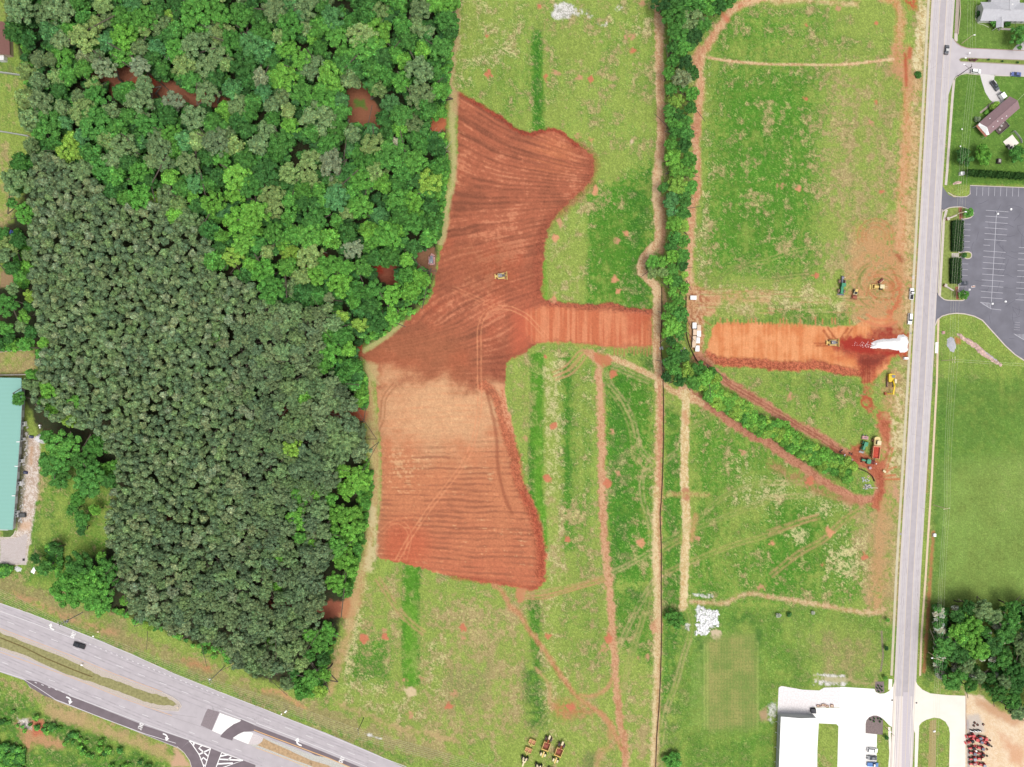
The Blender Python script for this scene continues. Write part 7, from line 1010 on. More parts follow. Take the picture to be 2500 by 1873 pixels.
MB().box(-.2, 3.3, -.6, .6, .9, 1.9, taper=.05).build('hood', M_DEERE, t); c = MB().box(-1.3, -.05, -.85, .85, 1.1, 2.9, taper=.08).build('cab', M_DG, t); MB().box(-1.5, .1, -.95, .95, 2.9, 3.05).build('cab_roof', M_DEERE, c); MB().box(-3.6, -1.2, -.35, .35, .7, 1.2).build('rear_frame', M_SLATE, t); MB().side([(-5.0, .6), (-3.6, .7), (-3.6, 1.5), (-4.4, 1.7), (-5, 1.2)], -.45, .45).build('gooseneck', mat('slate_steel', C(150, 146, 162), .6), t); MB().box(3.3, 3.8, -1.5, 1.5, .4, .8).build('front_blade', M_SLATE, t)
for x_ in (-2.5, 1.9):
    for s in (-1, 1): o = MB().wheel(x_, s*1.3, .85, .85, .6).build('wheel', mat('dusty_tyre', C(166, 134, 124), .9), t); MB().tube((x_, s*1.62, .85), (x_, s*1.65, .85), .4, n=12).build('rim', M_RIM, o)
MB().tube((-4.6, .9, 1.3), (-4.2, .9, 1.3), .35).build('white_tank', M_CREAM, t)
tractor(2110.5, 1087, R(-105), 'green tractor carrying a wide pale pink rear implement', sc=1.15); x, y = W(2112.5, 1068.5, .8); t = empty('spreader', x, y, R(-8), 0, 'faded pink wide box implement hitched behind the upper green tractor', 'implement'); MB().box(-1.5, 1.5, -.85, .75, .35, .95, taper=.08).build('deck', M_PINK, t); MB().box(-.6, -.1, -.2, .1, .95, 1.25).box(.1, .7, -.15, .15, .95, 1.2).box(-1.0, -.8, .75, 1.5, .4, .6).box(.3, .5, .75, 1.5, .4, .6).build('gearbox', M_SLATE, t)
tractor(2116, 1125.5, R(166), 'green tractor with a white-striped hood below the dump trailer bed', sc=1.1, loader=False).children[0]; x, y = W(2131, 1128, .6); t = empty('plough', x, y, R(-14), 0, 'dark red slatted implement behind the lower green tractor', 'implement')
m_ = MB(); [m_.box(-.7+k*.45, -.5+k*.45, -1.0, 1.0, .3, .6) for k in range(4)]; m_.box(-1.1, .9, -.1, .1, .5, .7).build('frame', mat('dark_red_steel', C(134, 70, 66), .8), t)
# ---- articulated dump truck
x, y = W(2141, 1079, 2); t = empty('dump_truck', x, y, R(84), 0, 'yellow articulated dump truck with its bed full of red soil', 'dump truck')
MB().prism([(-1.5, -1.4), (1.6, -1.5), (2.2, -1.1), (2.4, 0), (2.0, 1.1), (1.4, 1.3), (-1.4, 1.1), (-1.7, .2)], .9, 2.1).build('cab_body', mat('truck_yellow', C(248, 222, 152), .5), t); c = MB().box(-1.2, .5, -1.2, .4, 2.1, 3.3, taper=.08).build('cab', M_GLASS, t); MB().box(-1.3, .6, -1.3, .5, 3.3, 3.42).build('cab_roof', M_CREAM, c); MB().box(.3, .8, -.4, .2, 2.1, 2.3).build('vent', M_BLK, t)
MB().box(-8.2, -1.2, -.5, .5, .8, 1.2).build('frame', M_BLK, t)
bed = MB(); A_ = [(-7.4, -1.55), (-2.1, -1.55), (-2.1, 1.55), (-7.4, 1.55)]; bed.kerb(A_, .28, 1.3, 2.7, True).box(-7.4, -2.1, -1.5, 1.5, 1.3, 1.45).box(-2.0, -1.6, -1.7, 1.7, 2.4, 2.75).build('bed', mat('bed_orange', C(232, 160, 122), .7, noise=.08), t).location = (-.2, 0, 0)
V = []; n_ = 12
for i in range(n_+1):
    for j in range(n_+1): u, v = i/n_, j/n_; V.append((-7.45+5.1*u, -1.4+2.8*v, 1.9+.5*math.sin(math.pi*u)*math.sin(math.pi*v)+random.uniform(-.05, .05)))
MB().add(V, [(i*(n_+1)+j, (i+1)*(n_+1)+j, (i+1)*(n_+1)+j+1, i*(n_+1)+j+1) for i in range(n_) for j in range(n_)]).build('soil_load', mat('load_soil', C(206, 84, 66), .95, noise=.2, nscale=2), t)
for x_ in (.5, -4.2, -6.0):
    for s in (-1, 1): o = MB().wheel(x_, s*1.45, .8, .8, .5).build('wheel', mat('muddy_tyre', C(112, 68, 56), .9), t); MB().tube((x_, s*1.7, .8), (x_, s*1.74, .8), .36, n=12).build('rim', M_RIM, o)
# ---- scrapers at the bottom
def scraper_pull(px, py, ang, label):
    x, y = W(px, py, 1.5); t = empty('pull_scraper', x, y, ang, 0, label, 'scraper')       # forward = -x towards tractor
    o = MB().kerb([(-1.9, -1.5), (1.6, -1.55), (1.6, 1.55), (-1.9, 1.5)], .22, .5, 2.2, True).box(-1.9, 1.6, -1.5, 1.5, .45, .6).build('bowl', M_CAT, t); MB().box(-1.8, 1.5, -1.4, 1.4, .6, .9).box(-.2, .2, -1.4, 1.4, .9, 1.15).build('soil_inside', mat('bowl_rust', C(172, 100, 80), .85, noise=.25, nscale=2), o)
    MB().box(-2.35, -1.9, -1.7, 1.7, .8, 1.9).build('apron', mat('apron_yellow', C(240, 190, 84), .6), t); MB().box(1.3, 5.1, -.42, .42, 1.5, 2.1).build('rear_frame', M_CREAM, t); MB().box(1.2, 3.2, -.4, .4, 2.1, 2.25).build('rusty_cover', mat('rust_red', C(156, 84, 52), .85, noise=.2), t)
    MB().box(-5.8, -2.3, -.32, .32, 1.5, 1.8).build('drawbar', M_CAT, t); MB().tube((-2.9, 0, 1.6), (-2.4, 0, 1.6), .42).build('hitch_ball', mat('dark_brown_steel', C(84, 66, 60), .8), t)
    for s in (-1, 1): o = MB().wheel(3.0, s*1.2, .95, .95, .75, 18).build('wheel', mat('scraper_tyre', C(104, 86, 88), .9), t); MB().tube((3.0, s*1.58, .95), (3.0, s*1.62, .95), .45, n=12).build('rim', M_RIM, o)
    for s in (-1, 1): o = MB().wheel(-4.3, s*1.35, .68, .68, .5).build('wheel', M_TYRE, t); MB().tube((-4.3, s*1.62, .68), (-4.3, s*1.65, .68), .35, n=12).build('rim', M_RIM, o); MB().box(-5.2, -3.9, s*.95-.35, s*.95+.35, 1.5, 1.75).build('fender', M_CREAM, t)
    return t
scraper_pull(1334, 1820, R(70), 'yellow pull scraper, left and further north of the pair'); scraper_pull(1365, 1834.5, R(68), 'yellow pull scraper, right-hand one of the pair')
def old_tractor(px, py, ang, label):
    x, y = W(px, py, 1.6); t = empty('scraper_tractor', x, y, ang, 0, label, 'tractor'); MB().box(-1.0, 2.4, -.45, .45, .8, 1.7).build('chassis', M_BLK, t); MB().prism([(-.6, -.9), (.9, -.8), (1.2, -.4), (3.0, -.36), (3.0, .36), (1.2, .4), (.9, .8), (-.6, .9)], 1.7, 2.1).build('hood', M_CREAM, t)
    for s in (-1, 1): MB().box(-1.1, -.2, s*.75-.28, s*.75+.28, 1.6, 2.0).build('fender', M_CREAM, t)
    MB().box(-.4, .2, -.25, .25, 2.1, 2.5).build('seat', M_BLK, t)
    for s in (-1, 1): o = MB().wheel(-.6, s*1.3, .95, .95, .6, 18).build('wheel', M_TYRE, t); MB().tube((-.6, s*1.6, .95), (-.6, s*1.65, .95), .4, n=12).build('rim', M_RIM, o)
    return t
old_tractor(1280.5, 1855, R(-108), 'cream tractor hitched to the two small scraper pans'); old_tractor(1314, 1873, R(-110), 'cream tractor ahead of the left scraper, cut by the bottom edge'); old_tractor(1345, 1884, R(-110), 'tractor ahead of the right scraper, mostly below the bottom edge')
for i, (a, b) in enumerate(((1299.5, 1811.5), (1290, 1831.5))):
    x, y = W(a, b, 1); t = empty('scraper_pan', x, y, R(-22), 0, ['upper of two small yellow twin-bowl scraper pans', 'lower of two small yellow twin-bowl scraper pans, next to the cream tractor'][i], 'scraper pan', 'small scraper pans'); MB().kerb([(-1.55, -1.0), (1.55, -1.0), (1.55, 1.0), (-1.55, 1.0)], .2, .3, 1.3, True).box(-1.5, 1.5, -1.0, 1.0, .3, .5).box(-.08, .08, -.9, .9, .5, 1.2).build('bowl', M_CAT, t)
    MB().box(-1.4, -.12, -.85, .85, .5, .8).box(.12, 1.4, -.85, .85, .5, .8).build('soil_inside', mat('pan_soil', C(214, 156, 118), .9, noise=.1), t); MB().line([(-1.2, -1.1), (0, -2.3), (1.2, -1.1)], .2, 1.0).box(-.12, .12, -2.6, -1.1, .8, 1.0).build('drawbar', M_CAT, t)
# ---- implements for sale in the dirt lot
P_ = [(2374, 1797, 20), (2383, 1806, -10), (2391, 1803, 15), (2405, 1804, -20), (2372, 1811, 30), (2394, 1811, -25), (2410, 1816, -30), (2375, 1827, 10), (2397, 1828, -12), (2377, 1840, -8), (2398, 1842, -20), (2377, 1854, 6), (2397, 1853, 2), (2377, 1866, 3), (2401, 1869, -12)]
WR = ['topmost in the lot, beside the dark wheels', 'second along the top of the lot', 'in the middle of the top cluster', 'at the right end of the top row, red canopy', 'with dark wheels facing the gravel strip', 'grey canopy, centre of the second row', 'with a long boom at the right of the second row', 'by the gravel strip, a third of the way down', 'right of it with long red arms', 'with a slate canopy under the pale beam', 'with a dark backhoe bucket reaching right', 'with a pale slate canopy, left column', 'with a white and grey deck, right column', 'with a pinkish canopy, left column', 'near the bottom of the right column']
base_t = None
for i, (a, b, g_) in enumerate(P_):
    lab = 'red compact tractor '+WR[i]; can = [M_RED, M_RED, M_SLATE, M_RED, M_BLK, M_SLATE, M_BLK, M_BLK, M_SLATE, M_SLATE, M_BLK, mat('pale_slate', C(176, 178, 190), .5), M_CREAM, M_PINK, MATS['pale_slate']][i]
    t = tractor(a, b, R(180+g_), lab, M_RED, can, .82, i % 2 == 0, M_RED, 'compact_tractor', 'red tractors for sale in the dirt lot', M_RED, .62)
    if i in (3, 5, 6, 8, 10): MB().tube((-1.3, 0, 1.0), (-2.6, .3, 1.9), .13).tube((-2.6, .3, 1.9), (-3.9, .2, .8), .1).build('backhoe_arm', M_RED if i in (3, 5, 8) else M_BLK, t); MB().box(-4.3, -3.7, -.2, .5, .2, .8).build('backhoe_bucket', M_BLK, t)
for i, (a, b) in enumerate(((2380, 1765), (2387, 1770), (2401, 1769), (2378, 1772))): x, y = W(a, b, .3); t = empty('wheel_stack', x, y, 0, 0, ['dark tyre lying topmost in the gravel of the dirt lot', 'dark tyre right of the brown cluster in the gravel', 'lone dark tyre furthest right in the gravel', 'brown-black tyre pile above the row of white attachments'][i], 'tyre'); MB().tube((0, 0, 0), (0, 0, .35), .55, n=14).build('tyre', M_TYRE, t); MB().tube((0, 0, .35), (0, 0, .36), .25, n=10).build('hub', M_MUD, t)
for i in range(6): x, y = W(2371+i*4.4, 1783+(i % 2), .3); t = empty('tractor_attachment', x, y, R(-30), 0, 'small black and white attachment in the row above the red tractors', 'attachment', 'attachments in a row above the red tractors'); MB().box(-.7, .7, -.15, .25, 0, .5).build('frame', M_BLK, t); MB().box(-.3, .7, -.5, -.2, 0, .35).build('blade', M_WROOF, t)
# ---------------------------------------------------------------- yard objects
boxes = [(1692, 727.5, 2.6, 1.7, 0, 'lone white block north of the others, beside the silt fence'), (1694.6, 795.3, 1.6, 2.5, 0, 'northernmost white block of the left column'), (1705.6, 801.2, 1.6, 2.5, 1, 'tan-topped block at the head of the right column'), (1695.8, 811.8, 1.6, 2.5, 1, 'second block down the left column, tan topped'), (1705.6, 815.2, 1.6, 2.5, 0, 'second block down the right column, plain white'), (1694.8, 828, 1.6, 2.5, 1, 'third block down the left column'), (1703, 831.4, 1.6, 2.5, 0, 'third block in the right column, offset leftwards'), (1693.6, 841.6, 1.6, 2.5, 1, 'lowest block of the left column'), (1701.6, 851.3, 1.7, 2.5, 0, 'southernmost white block at the bend of the silt fence')]
M_BT = mat('tan_top', C(246, 218, 190), .8, noise=.05)
for a, b, w_, l_, k, lab in boxes:
    x, y = W(a, b, 1); t = empty('concrete_box', x, y, R(-1), 0, lab, 'block', 'white blocks in the yard by the silt fence'); MB().box(-w_/2, w_/2, -l_/2, l_/2, .12, 1.7).build('side_panels', mat('dark_panel', C(96, 90, 92), .8), t); MB().box(-w_/2-.08, w_/2+.08, -l_/2-.08, l_/2+.08, 1.7, 1.85).build('lid', M_BT if k else M_WROOF, t); MB().box(-w_/2+.1, -w_/2+.3, -l_/2, l_/2, 0, .12).box(w_/2-.3, w_/2-.1, -l_/2, l_/2, 0, .12).build('skid', M_BLK, t)
def fence(pts, h, name, label, m, th=.12, step=3, postm=None, cat='fence', zr=0):
    P2 = smooth_curve(pts, 4) if len(pts) > 2 else pts; w0 = W(*P2[0]); t = empty(name, w0[0], w0[1], 0, 0, label, cat); q = [(a-w0[0], b-w0[1]) for a, b in WW(P2)]
    MB().kerb(q, th, 0, h).build('fabric' if 'silt' in name else 'panel', m, t); d = 0; m_ = MB(); last = q[0]; n = 0
    L_ = np.concatenate([[0], np.cumsum([math.dist(q[i], q[i+1]) for i in range(len(q)-1)])]); k = 0
    while k <= L_[-1] and n < 95: xx = np.interp(k, L_, [p[0] for p in q]); yy = np.interp(k, L_, [p[1] for p in q]); MB().tube((xx, yy+th, 0), (xx, yy+th, h+.2), .05, n=5).build('post', postm or M_BARK, t); k += step; n += 1
M_SILT = mat('black_geotextile', C(74, 52, 44), .9)
fence(Z(7, (1293, 825), (1292, 1100), (1283, 1300), (1300, 1500), (1305, 1656))+Z(11, (1308, 100), (1308, 500), (1300, 800), (1290, 1000), (1280, 1150), (1290, 1400), (1290, 1656))+Z(15, (1290, 200), (1292, 500), (1285, 800), (1272, 1100), (1250, 1400), (1240, 1720)), .7, 'silt_fence', 'long black silt fence running south along the central dirt track', M_SILT, .2, 4)
fence(Z(7, (1503, 905), (1502, 1150), (1510, 1250), (1540, 1350), (1590, 1450), (1612, 1480)), .9, 'silt_fence', 'black silt fence curving around the yard of white blocks', M_SILT, .24, 3); fence(Z(12, (580, 638), (690, 690), (780, 735), (850, 765), (895, 800), (915, 845)), .9, 'silt_fence', 'short curved black silt fence at the east end of the hedge', M_SILT, .24, 3)
M_FN = mat('pale_fence', C(198, 200, 196), .8); fence([(-30, 176), (0, 178), (65, 187)], 1.5, 'garden_fence', 'pale garden fence at the left edge below the brown house', M_FN, .28, 2.4, M_FN); fence([(-30, 320), (0, 322), (73, 334)], 1.5, 'garden_fence', 'pale garden fence at the left edge, the southern of two', M_FN, .28, 2.4, M_FN); fence([(-30, 861), (0, 860), (50, 856), (62, 858)], 1.5, 'garden_fence', 'pale fence along the north side of the brown lawn patch', mat('pink_fence', C(206, 190, 178), .8), .25, 2.4, M_FN)
fence([(-30, 916), (0, 916), (60, 915), (90, 913)], 2.0, 'yard_wall', 'low pale wall between the lawn patch and the green roof', mat('pale_wall', C(200, 192, 186), .8), .35, 4, M_FN, 'wall')
# rubble, stone piles
def mound(px, pts, h, m, name, label, cat, kind=None, rough=.25, sub=1.0, lump=1.2, noise_s=9):
    P_ = np.array(pts, float); x0, y0 = P_.min(0)-3; x1, y1 = P_.max(0)+3; xs = np.arange(x0, x1, sub); ys = np.arange(y0, y1, sub); XX, YY = np.meshgrid(xs, ys); sd = segd(XX, YY, [tuple(p) for p in P_], True); ins = inside(XX, YY, [tuple(p) for p in P_]); sd = np.where(ins, sd, -sd)
    nn = vn(XX/2.2, YY/2.2, 31)*.6+vn(XX/.9, YY/.9, 33)*.4; sd = sd+(vn(XX/5, YY/5, 35)-.5)*lump*3; z = h*np.clip(sd/px, 0, 1)**.8*(1-rough+rough*2*nn)+.02; keep = sd > 0
    idx_ = np.arange(XX.size).reshape(XX.shape); f = np.stack([idx_[:-1, :-1], idx_[1:, :-1], idx_[1:, 1:], idx_[:-1, 1:]], -1).reshape(-1, 4); kk = keep.ravel()[f].any(1); f = f[kk]; u, inv = np.unique(f, return_inverse=True)
    z = np.where(keep, z, .0); wx = (XX.ravel()[u]-CX)*S; wy = (CY-YY.ravel()[u])*S; cx, cy = wx.mean(), wy.mean(); me = np_mesh(name, np.stack([wx-cx, wy-cy, z.ravel()[u]], 1), inv.reshape(-1, 4), None, m); o = bpy.data.objects.new(name, me); col.objects.link(o); o.location = (cx, cy, 0); return tag(o, label, cat, kind=kind)
M_STONE = mat('white_stone', (.58, .58, .58), .95, noise=.12, nscale=1.5)
mound(7, Z(8, (880, 1350), (905, 1320), (890, 1310), (930, 1285), (1000, 1272), (1115, 1270), (1125, 1240), (1170, 1232), (1205, 1260), (1212, 1300), (1205, 1340), (1212, 1365), (1180, 1388), (1140, 1385), (1130, 1370), (1060, 1360), (960, 1350), (910, 1352)), 1.2, M_STONE, 'stone_pile', 'long heap of white crushed stone on the red soil by the road', 'stone pile', rough=.12, lump=.5, sub=.8)
sp = MB(); g = random.Random(9)
for i in range(55): u = g.random()**.5; a, b = Z(8, (720+u*185+g.gauss(0, 10), 1318+g.gauss(0, 8+12*u)))[0]; x, y = W(a, b); r = g.uniform(.08, .2); sp.box(x-r, x+r, y-r*.7, y+r*.7, .03, .03+r*.6, g.uniform(0, 3), taper=.4)
tag(sp.build('scattered_stone', M_STONE), 'white stones spilled between the bulldozer and the stone pile', 'stone', kind='stuff')
mound(6, [(88, 1075), (92, 1061), (103, 1058), (113, 1064), (116, 1074), (108, 1084), (97, 1083)], 2.6, mat('pale_heap', C(232, 232, 232), .95, noise=.06), 'stone_pile', 'round pale heap beside the loading yard of the works', 'stone pile', rough=.06)
mound(6, Z(8, (1552, 1280), (1580, 1258), (1605, 1265), (1618, 1300), (1622, 1350), (1600, 1382), (1575, 1375), (1550, 1340)), .5, mat('grey_rock', C(198, 198, 206), .95, noise=.14, nscale=3), 'gravel_patch', 'oval grey gravel mound on the grass beside the power line', 'gravel mound', rough=.3)
mound(4, Z(8, (1630, 1225), (1660, 1230), (1800, 1310), (1870, 1370), (1960, 1440), (2030, 1490), (2010, 1508), (1960, 1480), (1900, 1440), (1840, 1410), (1790, 1360), (1700, 1290), (1640, 1245)), .5, mat('riprap', C(216, 184, 172), .95, noise=.4, nscale=1.1), 'riprap_channel', 'strip of loose pinkish rock running down the grass bank', 'rock channel', rough=.5)
mound(3, Z(8, (1860, 1365), (1960, 1440), (2020, 1490), (2000, 1500), (1930, 1445), (1870, 1400)), .62, mat('riprap_grey', C(206, 200, 204), .95, noise=.2, nscale=1.5), 'riprap_channel', 'grey lower end of the rock channel near the car park curve', 'rock channel', rough=.4)
mound(3, Z(4, (1605, 1590), (1640, 1560), (1690, 1568), (1640, 1590)), .3, MATS['riprap'], 'rubble_patch', 'small pinkish rubble patch below the cypress row', 'rubble', rough=.4)
for pts, lab in ((Z(9, (125, 1590), (150, 1585), (185, 1600), (180, 1625), (140, 1625), (122, 1610)), 'grey sheet-covered heap just south of the works yard'), (Z(9, (268, 1615), (290, 1590), (322, 1590), (318, 1612), (298, 1625), (290, 1640), (268, 1630)), 'white crumpled sheet lying at the edge of the meadow')): mound(3, pts, .4, mat('white_sheet', C(226, 230, 224), .7) if 'grey' in lab else M_WROOF, 'covered_heap', lab, 'heap', rough=.2)
rb = MB(); g = random.Random(3); RBP = Z(15, (1600, 270), (1680, 300), (1790, 310), (1785, 440), (1720, 460), (1680, 520), (1585, 510), (1590, 440), (1600, 380)); 
for i in range(420):
    a, b = g.uniform(1700, 1757), g.uniform(1478, 1552)
    if not pin(a, b, RBP) or vn(np.array([a/6.0]), np.array([b/6.0]), 3)[0] < .34: continue
    x, y = W(a, b); r = g.uniform(.25, .7); rb.box(x-r, x+r, y-r*.6, y+r*.6, .02, .05+g.uniform(.15, .4), g.uniform(0, 3), taper=.2)
tag(rb.build('concrete_rubble', M_STONE), 'white rubble dumped on the grass above the vegetable plot', 'rubble', kind='stuff')
rk = MB(); 
for (cx, cy, n, s_) in ((1665, 858, 20, 8), (1672, 867, 18, 6), (1658, 854, 12, 5), (2118, 1187, 26, 8), (2110, 1175, 16, 9), (1615, 850, 14, 4), (1620, 880, 10, 5), (1655, 655, 10, 4)):
    for i in range(n): x, y = W(cx+g.gauss(0, s_*.6), cy+g.gauss(0, s_*.5)); r = g.uniform(.15, .5); rk.box(x-r, x+r, y-r*.7, y+r*.7, 0, r*1.1, g.uniform(0, 3), taper=.4)
tag(rk.build('loose_rocks', mat('grey_white_rock', C(214, 218, 220), .9, noise=.1)), 'pale loose rocks lying in small groups beside the hedges', 'rocks', kind='stuff')
# culvert, barrels, odds in the south-east machine yard
x, y = W(2117, 1186); t = empty('culvert_headwall', x, y, R(35), 0, 'small pale culvert headwall with an iron grate at the hedge end', 'culvert'); MB().box(-.9, .9, -.2, .2, 0, .9).box(-.9, -.7, -1.4, -.2, 0, .7).box(.7, .9, -1.4, -.2, 0, .7).build('headwall', M_CONC, t); m_ = MB(); [m_.box(-.6+k*.3, -.52+k*.3, -1.2, -.2, .5, .6) for k in range(5)]; m_.build('grate', M_BLK, t)
x, y = W(2131, 1191); t = empty('drain_pipe', x, y, R(-2), 0, 'cream pipe leading from the culvert to the curved track', 'pipe'); MB().tube((-2, 0, .15), (2, 0, .15), .16).build('pipe', M_CREAM, t); MB().tube((2, 0, .15), (2.1, 0, .15), .2).build('collar', M_CONC, t)
x, y = W(2119.5, 1163.5); t = empty('manhole_ring', x, y, 0, 0, 'cream concrete ring lying in the grass by the curved silt fence', 'manhole ring'); MB().kerb([(.42*math.cos(a*.52), .42*math.sin(a*.52)) for a in range(12)], .18, 0, .3, True).build('ring', M_CREAM, t); MB().tube((0, 0, .02), (0, 0, .05), .3, n=12).build('soil_core', M_MUD, t)
for a, b, lab, m, r, h in ((2123.5, 1142.5, 'grey-white round tank standing on the red track', M_PINK, .75, 1.0), (2140, 1132.5, 'small white bucket right of the lower green tractor', M_WROOF, .28, .4), (2071, 1122, 'bluish bundle lying left of the pink sacks', M_SLATE, .5, .4)):
    x, y = W(a, b, .5); t = empty('barrel', x, y, 0, 0, lab, 'barrel'); MB().tube((0, 0, 0), (0, 0, h), r, r*.92, 14).build('drum', m, t); MB().tube((0, 0, h), (0, 0, h+.06), r*.5, n=12).build('cap', M_CHR, t)
x, y = W(2080, 1124, .4); t = empty('sack_pile', x, y, R(30), 0, 'flattened pile of pinkish sacks near the hedge', 'sacks'); MB().box(-.9, .2, -.6, .3, 0, .35, .3, taper=.25).box(-.1, .9, -.3, .5, 0, .3, -.2, taper=.25).build('sacks', M_PINK, t); MB().box(-.3, .4, -.2, .3, .32, .5, .6, taper=.2).build('top_sack', M_SLATE, t)
x, y = W(2062.5, 1111.5, .4); t = empty('storage_box', x, y, R(70), 0, 'small white box lying between the two dark implements', 'box'); MB().box(-.5, .5, -.2, .2, 0, .4).build('body', M_WROOF, t); MB().box(-.52, .52, -.22, .22, .4, .45).build('lid', M_WROOF, t)
for a, b, rz, lab in ((2053.5, 1101, 40, 'dark cross-shaped scrap frame furthest west in the machine yard'), (2077, 1108, -35, 'dark folded implement frame beside the small white box')): x, y = W(a, b, .3); t = empty('scrap_frame', x, y, R(rz), 0, lab, 'frame'); MB().box(-1.1, 1.1, -.12, .12, .1, .35).build('beam', M_BLK, t); MB().box(-.6, -.35, -.9, .5, .1, .3).box(.3, .55, -.4, .9, .1, .3).build('cross_bar', mat('dark_maroon', C(96, 58, 54), .8), t)
x, y = W(2160.5, 1151.5, .8); t = empty('sign_board', x, y, R(-38), 0, 'small cream board standing beside the machine yard entrance', 'sign'); MB().box(-.9, .6, -.5, .4, .7, .85).build('board', M_CREAM, t); MB().tube((-.6, 0, 0), (-.6, 0, .7), .06).tube((.4, 0, 0), (.4, 0, .7), .06).build('post', M_BARK, t)
# skip, pallets, works odds
x, y = W(1986.5, 1736, 1.2); t = empty('dumpster', x, y, R(2), 0, 'black dumpster at the north-east corner of the white building', 'dumpster'); MB().side([(-1.1, 0), (-1.1, 1.3), (.9, 1.7), (1.1, 1.2), (1.1, 0)], -.95, .95).build('bin', M_BLK, t); MB().add([(-1.15, -1, 1.34), (.9, -1, 1.75), (.9, 1, 1.75), (-1.15, 1, 1.34)], [(0, 1, 2, 3)]).build('lid', mat('dark_lid', C(70, 70, 78), .6), t)
x, y = W(54.5, 1258, 1); t = empty('dumpster', x, y, R(0), 0, 'dark skip beside the southern end of the green-roofed works', 'dumpster'); MB().box(-1.3, 1.3, -.9, .9, 0, 1.3, taper=-.1).build('bin', mat('dark_skip', C(78, 80, 82), .7), t); MB().box(-1.2, 1.2, -.8, .8, 1.3, 1.34).build('lid', mat('skip_lid', C(104, 106, 108), .7), t)
for a, b, lab in ((76, 1067, 'dark blue pallet stack touching the round pale heap'), (62, 1154, 'dark blue pallet stack halfway along the works wall')): x, y = W(a, b, .5); t = empty('pallet_stack', x, y, R(-8), 0, lab, 'pallets'); m_ = MB(); [m_.box(-.9, .9, -.6, .6, .2*k, .2*k+.12) for k in range(4)]; m_.build('boards', mat('navy_plastic', C(72, 76, 112), .6), t); MB().box(-.5, .3, -.3, .3, .75, .95).build('wrapped_load', M_SLATE, t)
pl = MB(); 
for i in range(70): yy = g.uniform(1040, 1275); xx = np.interp(yy, [988, 1060, 1290], [66, 63, 44])+g.uniform(0, 9); x, y = W(xx, yy); r = g.uniform(.15, .55); pl.box(x-r, x+r, y-r*.5, y+r*.5, .02, r*.8, g.uniform(0, 3))
tag(pl.build('yard_clutter', mat('clutter', C(224, 220, 216), .8, noise=.2)), 'small pale litter of offcuts strewn along the works wall', 'clutter', kind='stuff')
x, y = W(99, 1041); t = empty('storage_tank', x, y, 0, 0, 'small white twin tank at the wood edge above the pale heap', 'tank'); MB().tube((0, .4, 0), (0, .4, .9), .42).build('tank', M_WROOF, t); MB().tube((0, -.6, 0), (0, -.6, .6), .3).build('small_tank', M_WROOF, t)
for i, (a, b, w_, l_) in enumerate(((1997, 1723.5, 1.1, .8), (2003, 1723.5, .6, .6), (2009, 1721.5, 1.1, .9), (2014.5, 1722, .7, 1.0), (2020, 1724.5, 1.2, .8), (2031, 1723.5, 1.4, 1.1))): x, y = W(a, b, .4); t = empty('wooden_crate', x, y, R(random.uniform(-6, 6)), 0, f"pinkish wooden crate in the row behind the white drive, {['leftmost', 'second from left, darker and smallest', 'third from left', 'fourth from left, upright and pale', 'fifth from left', 'rightmost and largest'][i]}", 'crate', 'crates beside the white drive'); MB().kerb([(-w_/2, -l_/2), (w_/2, -l_/2), (w_/2, l_/2), (-w_/2, l_/2)], .12, 0, .7, True).build('sides', mat('crate_wood', C(212, 172, 156), .8), t); MB().box(-w_/2, w_/2, -l_/2, l_/2, 0, .4).build('contents', M_BT, t)
# kiosk boxes, signs, cabinets, stone entrance features
def cabinet(px, py, w_, l_, h, lab, m=M_WROOF, name='utility_cabinet', cat='utility box', rz=0): x, y = W(px, py, h); t = empty(name, x, y, R(rz), 0, lab, cat); MB().box(-w_/2, w_/2, -l_/2, l_/2, .1, h).build('housing', m, t); MB().box(-w_/2-.05, w_/2+.05, -l_/2-.05, l_/2+.05, h, h+.06).build('lid', m, t); MB().box(-w_/2-.1, w_/2+.1, -l_/2-.1, l_/2+.1, 0, .1).build('plinth', M_CONC, t); return t
cabinet(2350.5, 423, 1.8, 1.3, 1.4, 'white utility cabinet at the roadside end of the cypress row'); cabinet(2304, 812, 1.1, 1.1, .6, 'small cream box with a reddish hatch on the lawn south of the car park', M_PINK); cabinet(2282.5, 1307, 1.1, 1.3, .8, 'small white box in the scrub between sidewalk and field'); cabinet(2213, 875, 1.7, .9, 1.1, 'white mailbox bank on the west kerb below the stone pile', name='mailbox_bank', cat='mailboxes')
cabinet(2230, 677, .9, 1.4, .1, 'pale access cover slab in the west sidewalk above the white pickup', M_CONC, 'access_cover', 'cover'); cabinet(2281.5, 1786, .9, .5, .4, 'small white box in the oval grass island of the south drive', rz=20); cabinet(2224, 814, .4, .4, .3, 'small dark drain inlet beside the road near the stone pile', M_CHR, 'drain_inlet', 'drain')
cabinet(2199, 1304, .6, .8, .3, 'small grey hydrant box on the west edge of the road', M_CHR); cabinet(2178, 1709.5, .55, .55, .05, 'dark manhole cover in the west drive mouth', M_BLK, 'manhole_cover', 'manhole'); cabinet(2237.5, 1716, .5, .5, .05, 'dark manhole cover in the east drive mouth', M_BLK, 'manhole_cover', 'manhole'); cabinet(58, 1366.5, 1.0, 1.0, .05, 'square dark drain grate in the corner of the works yard', M_BLK, 'drain_grate', 'drain')
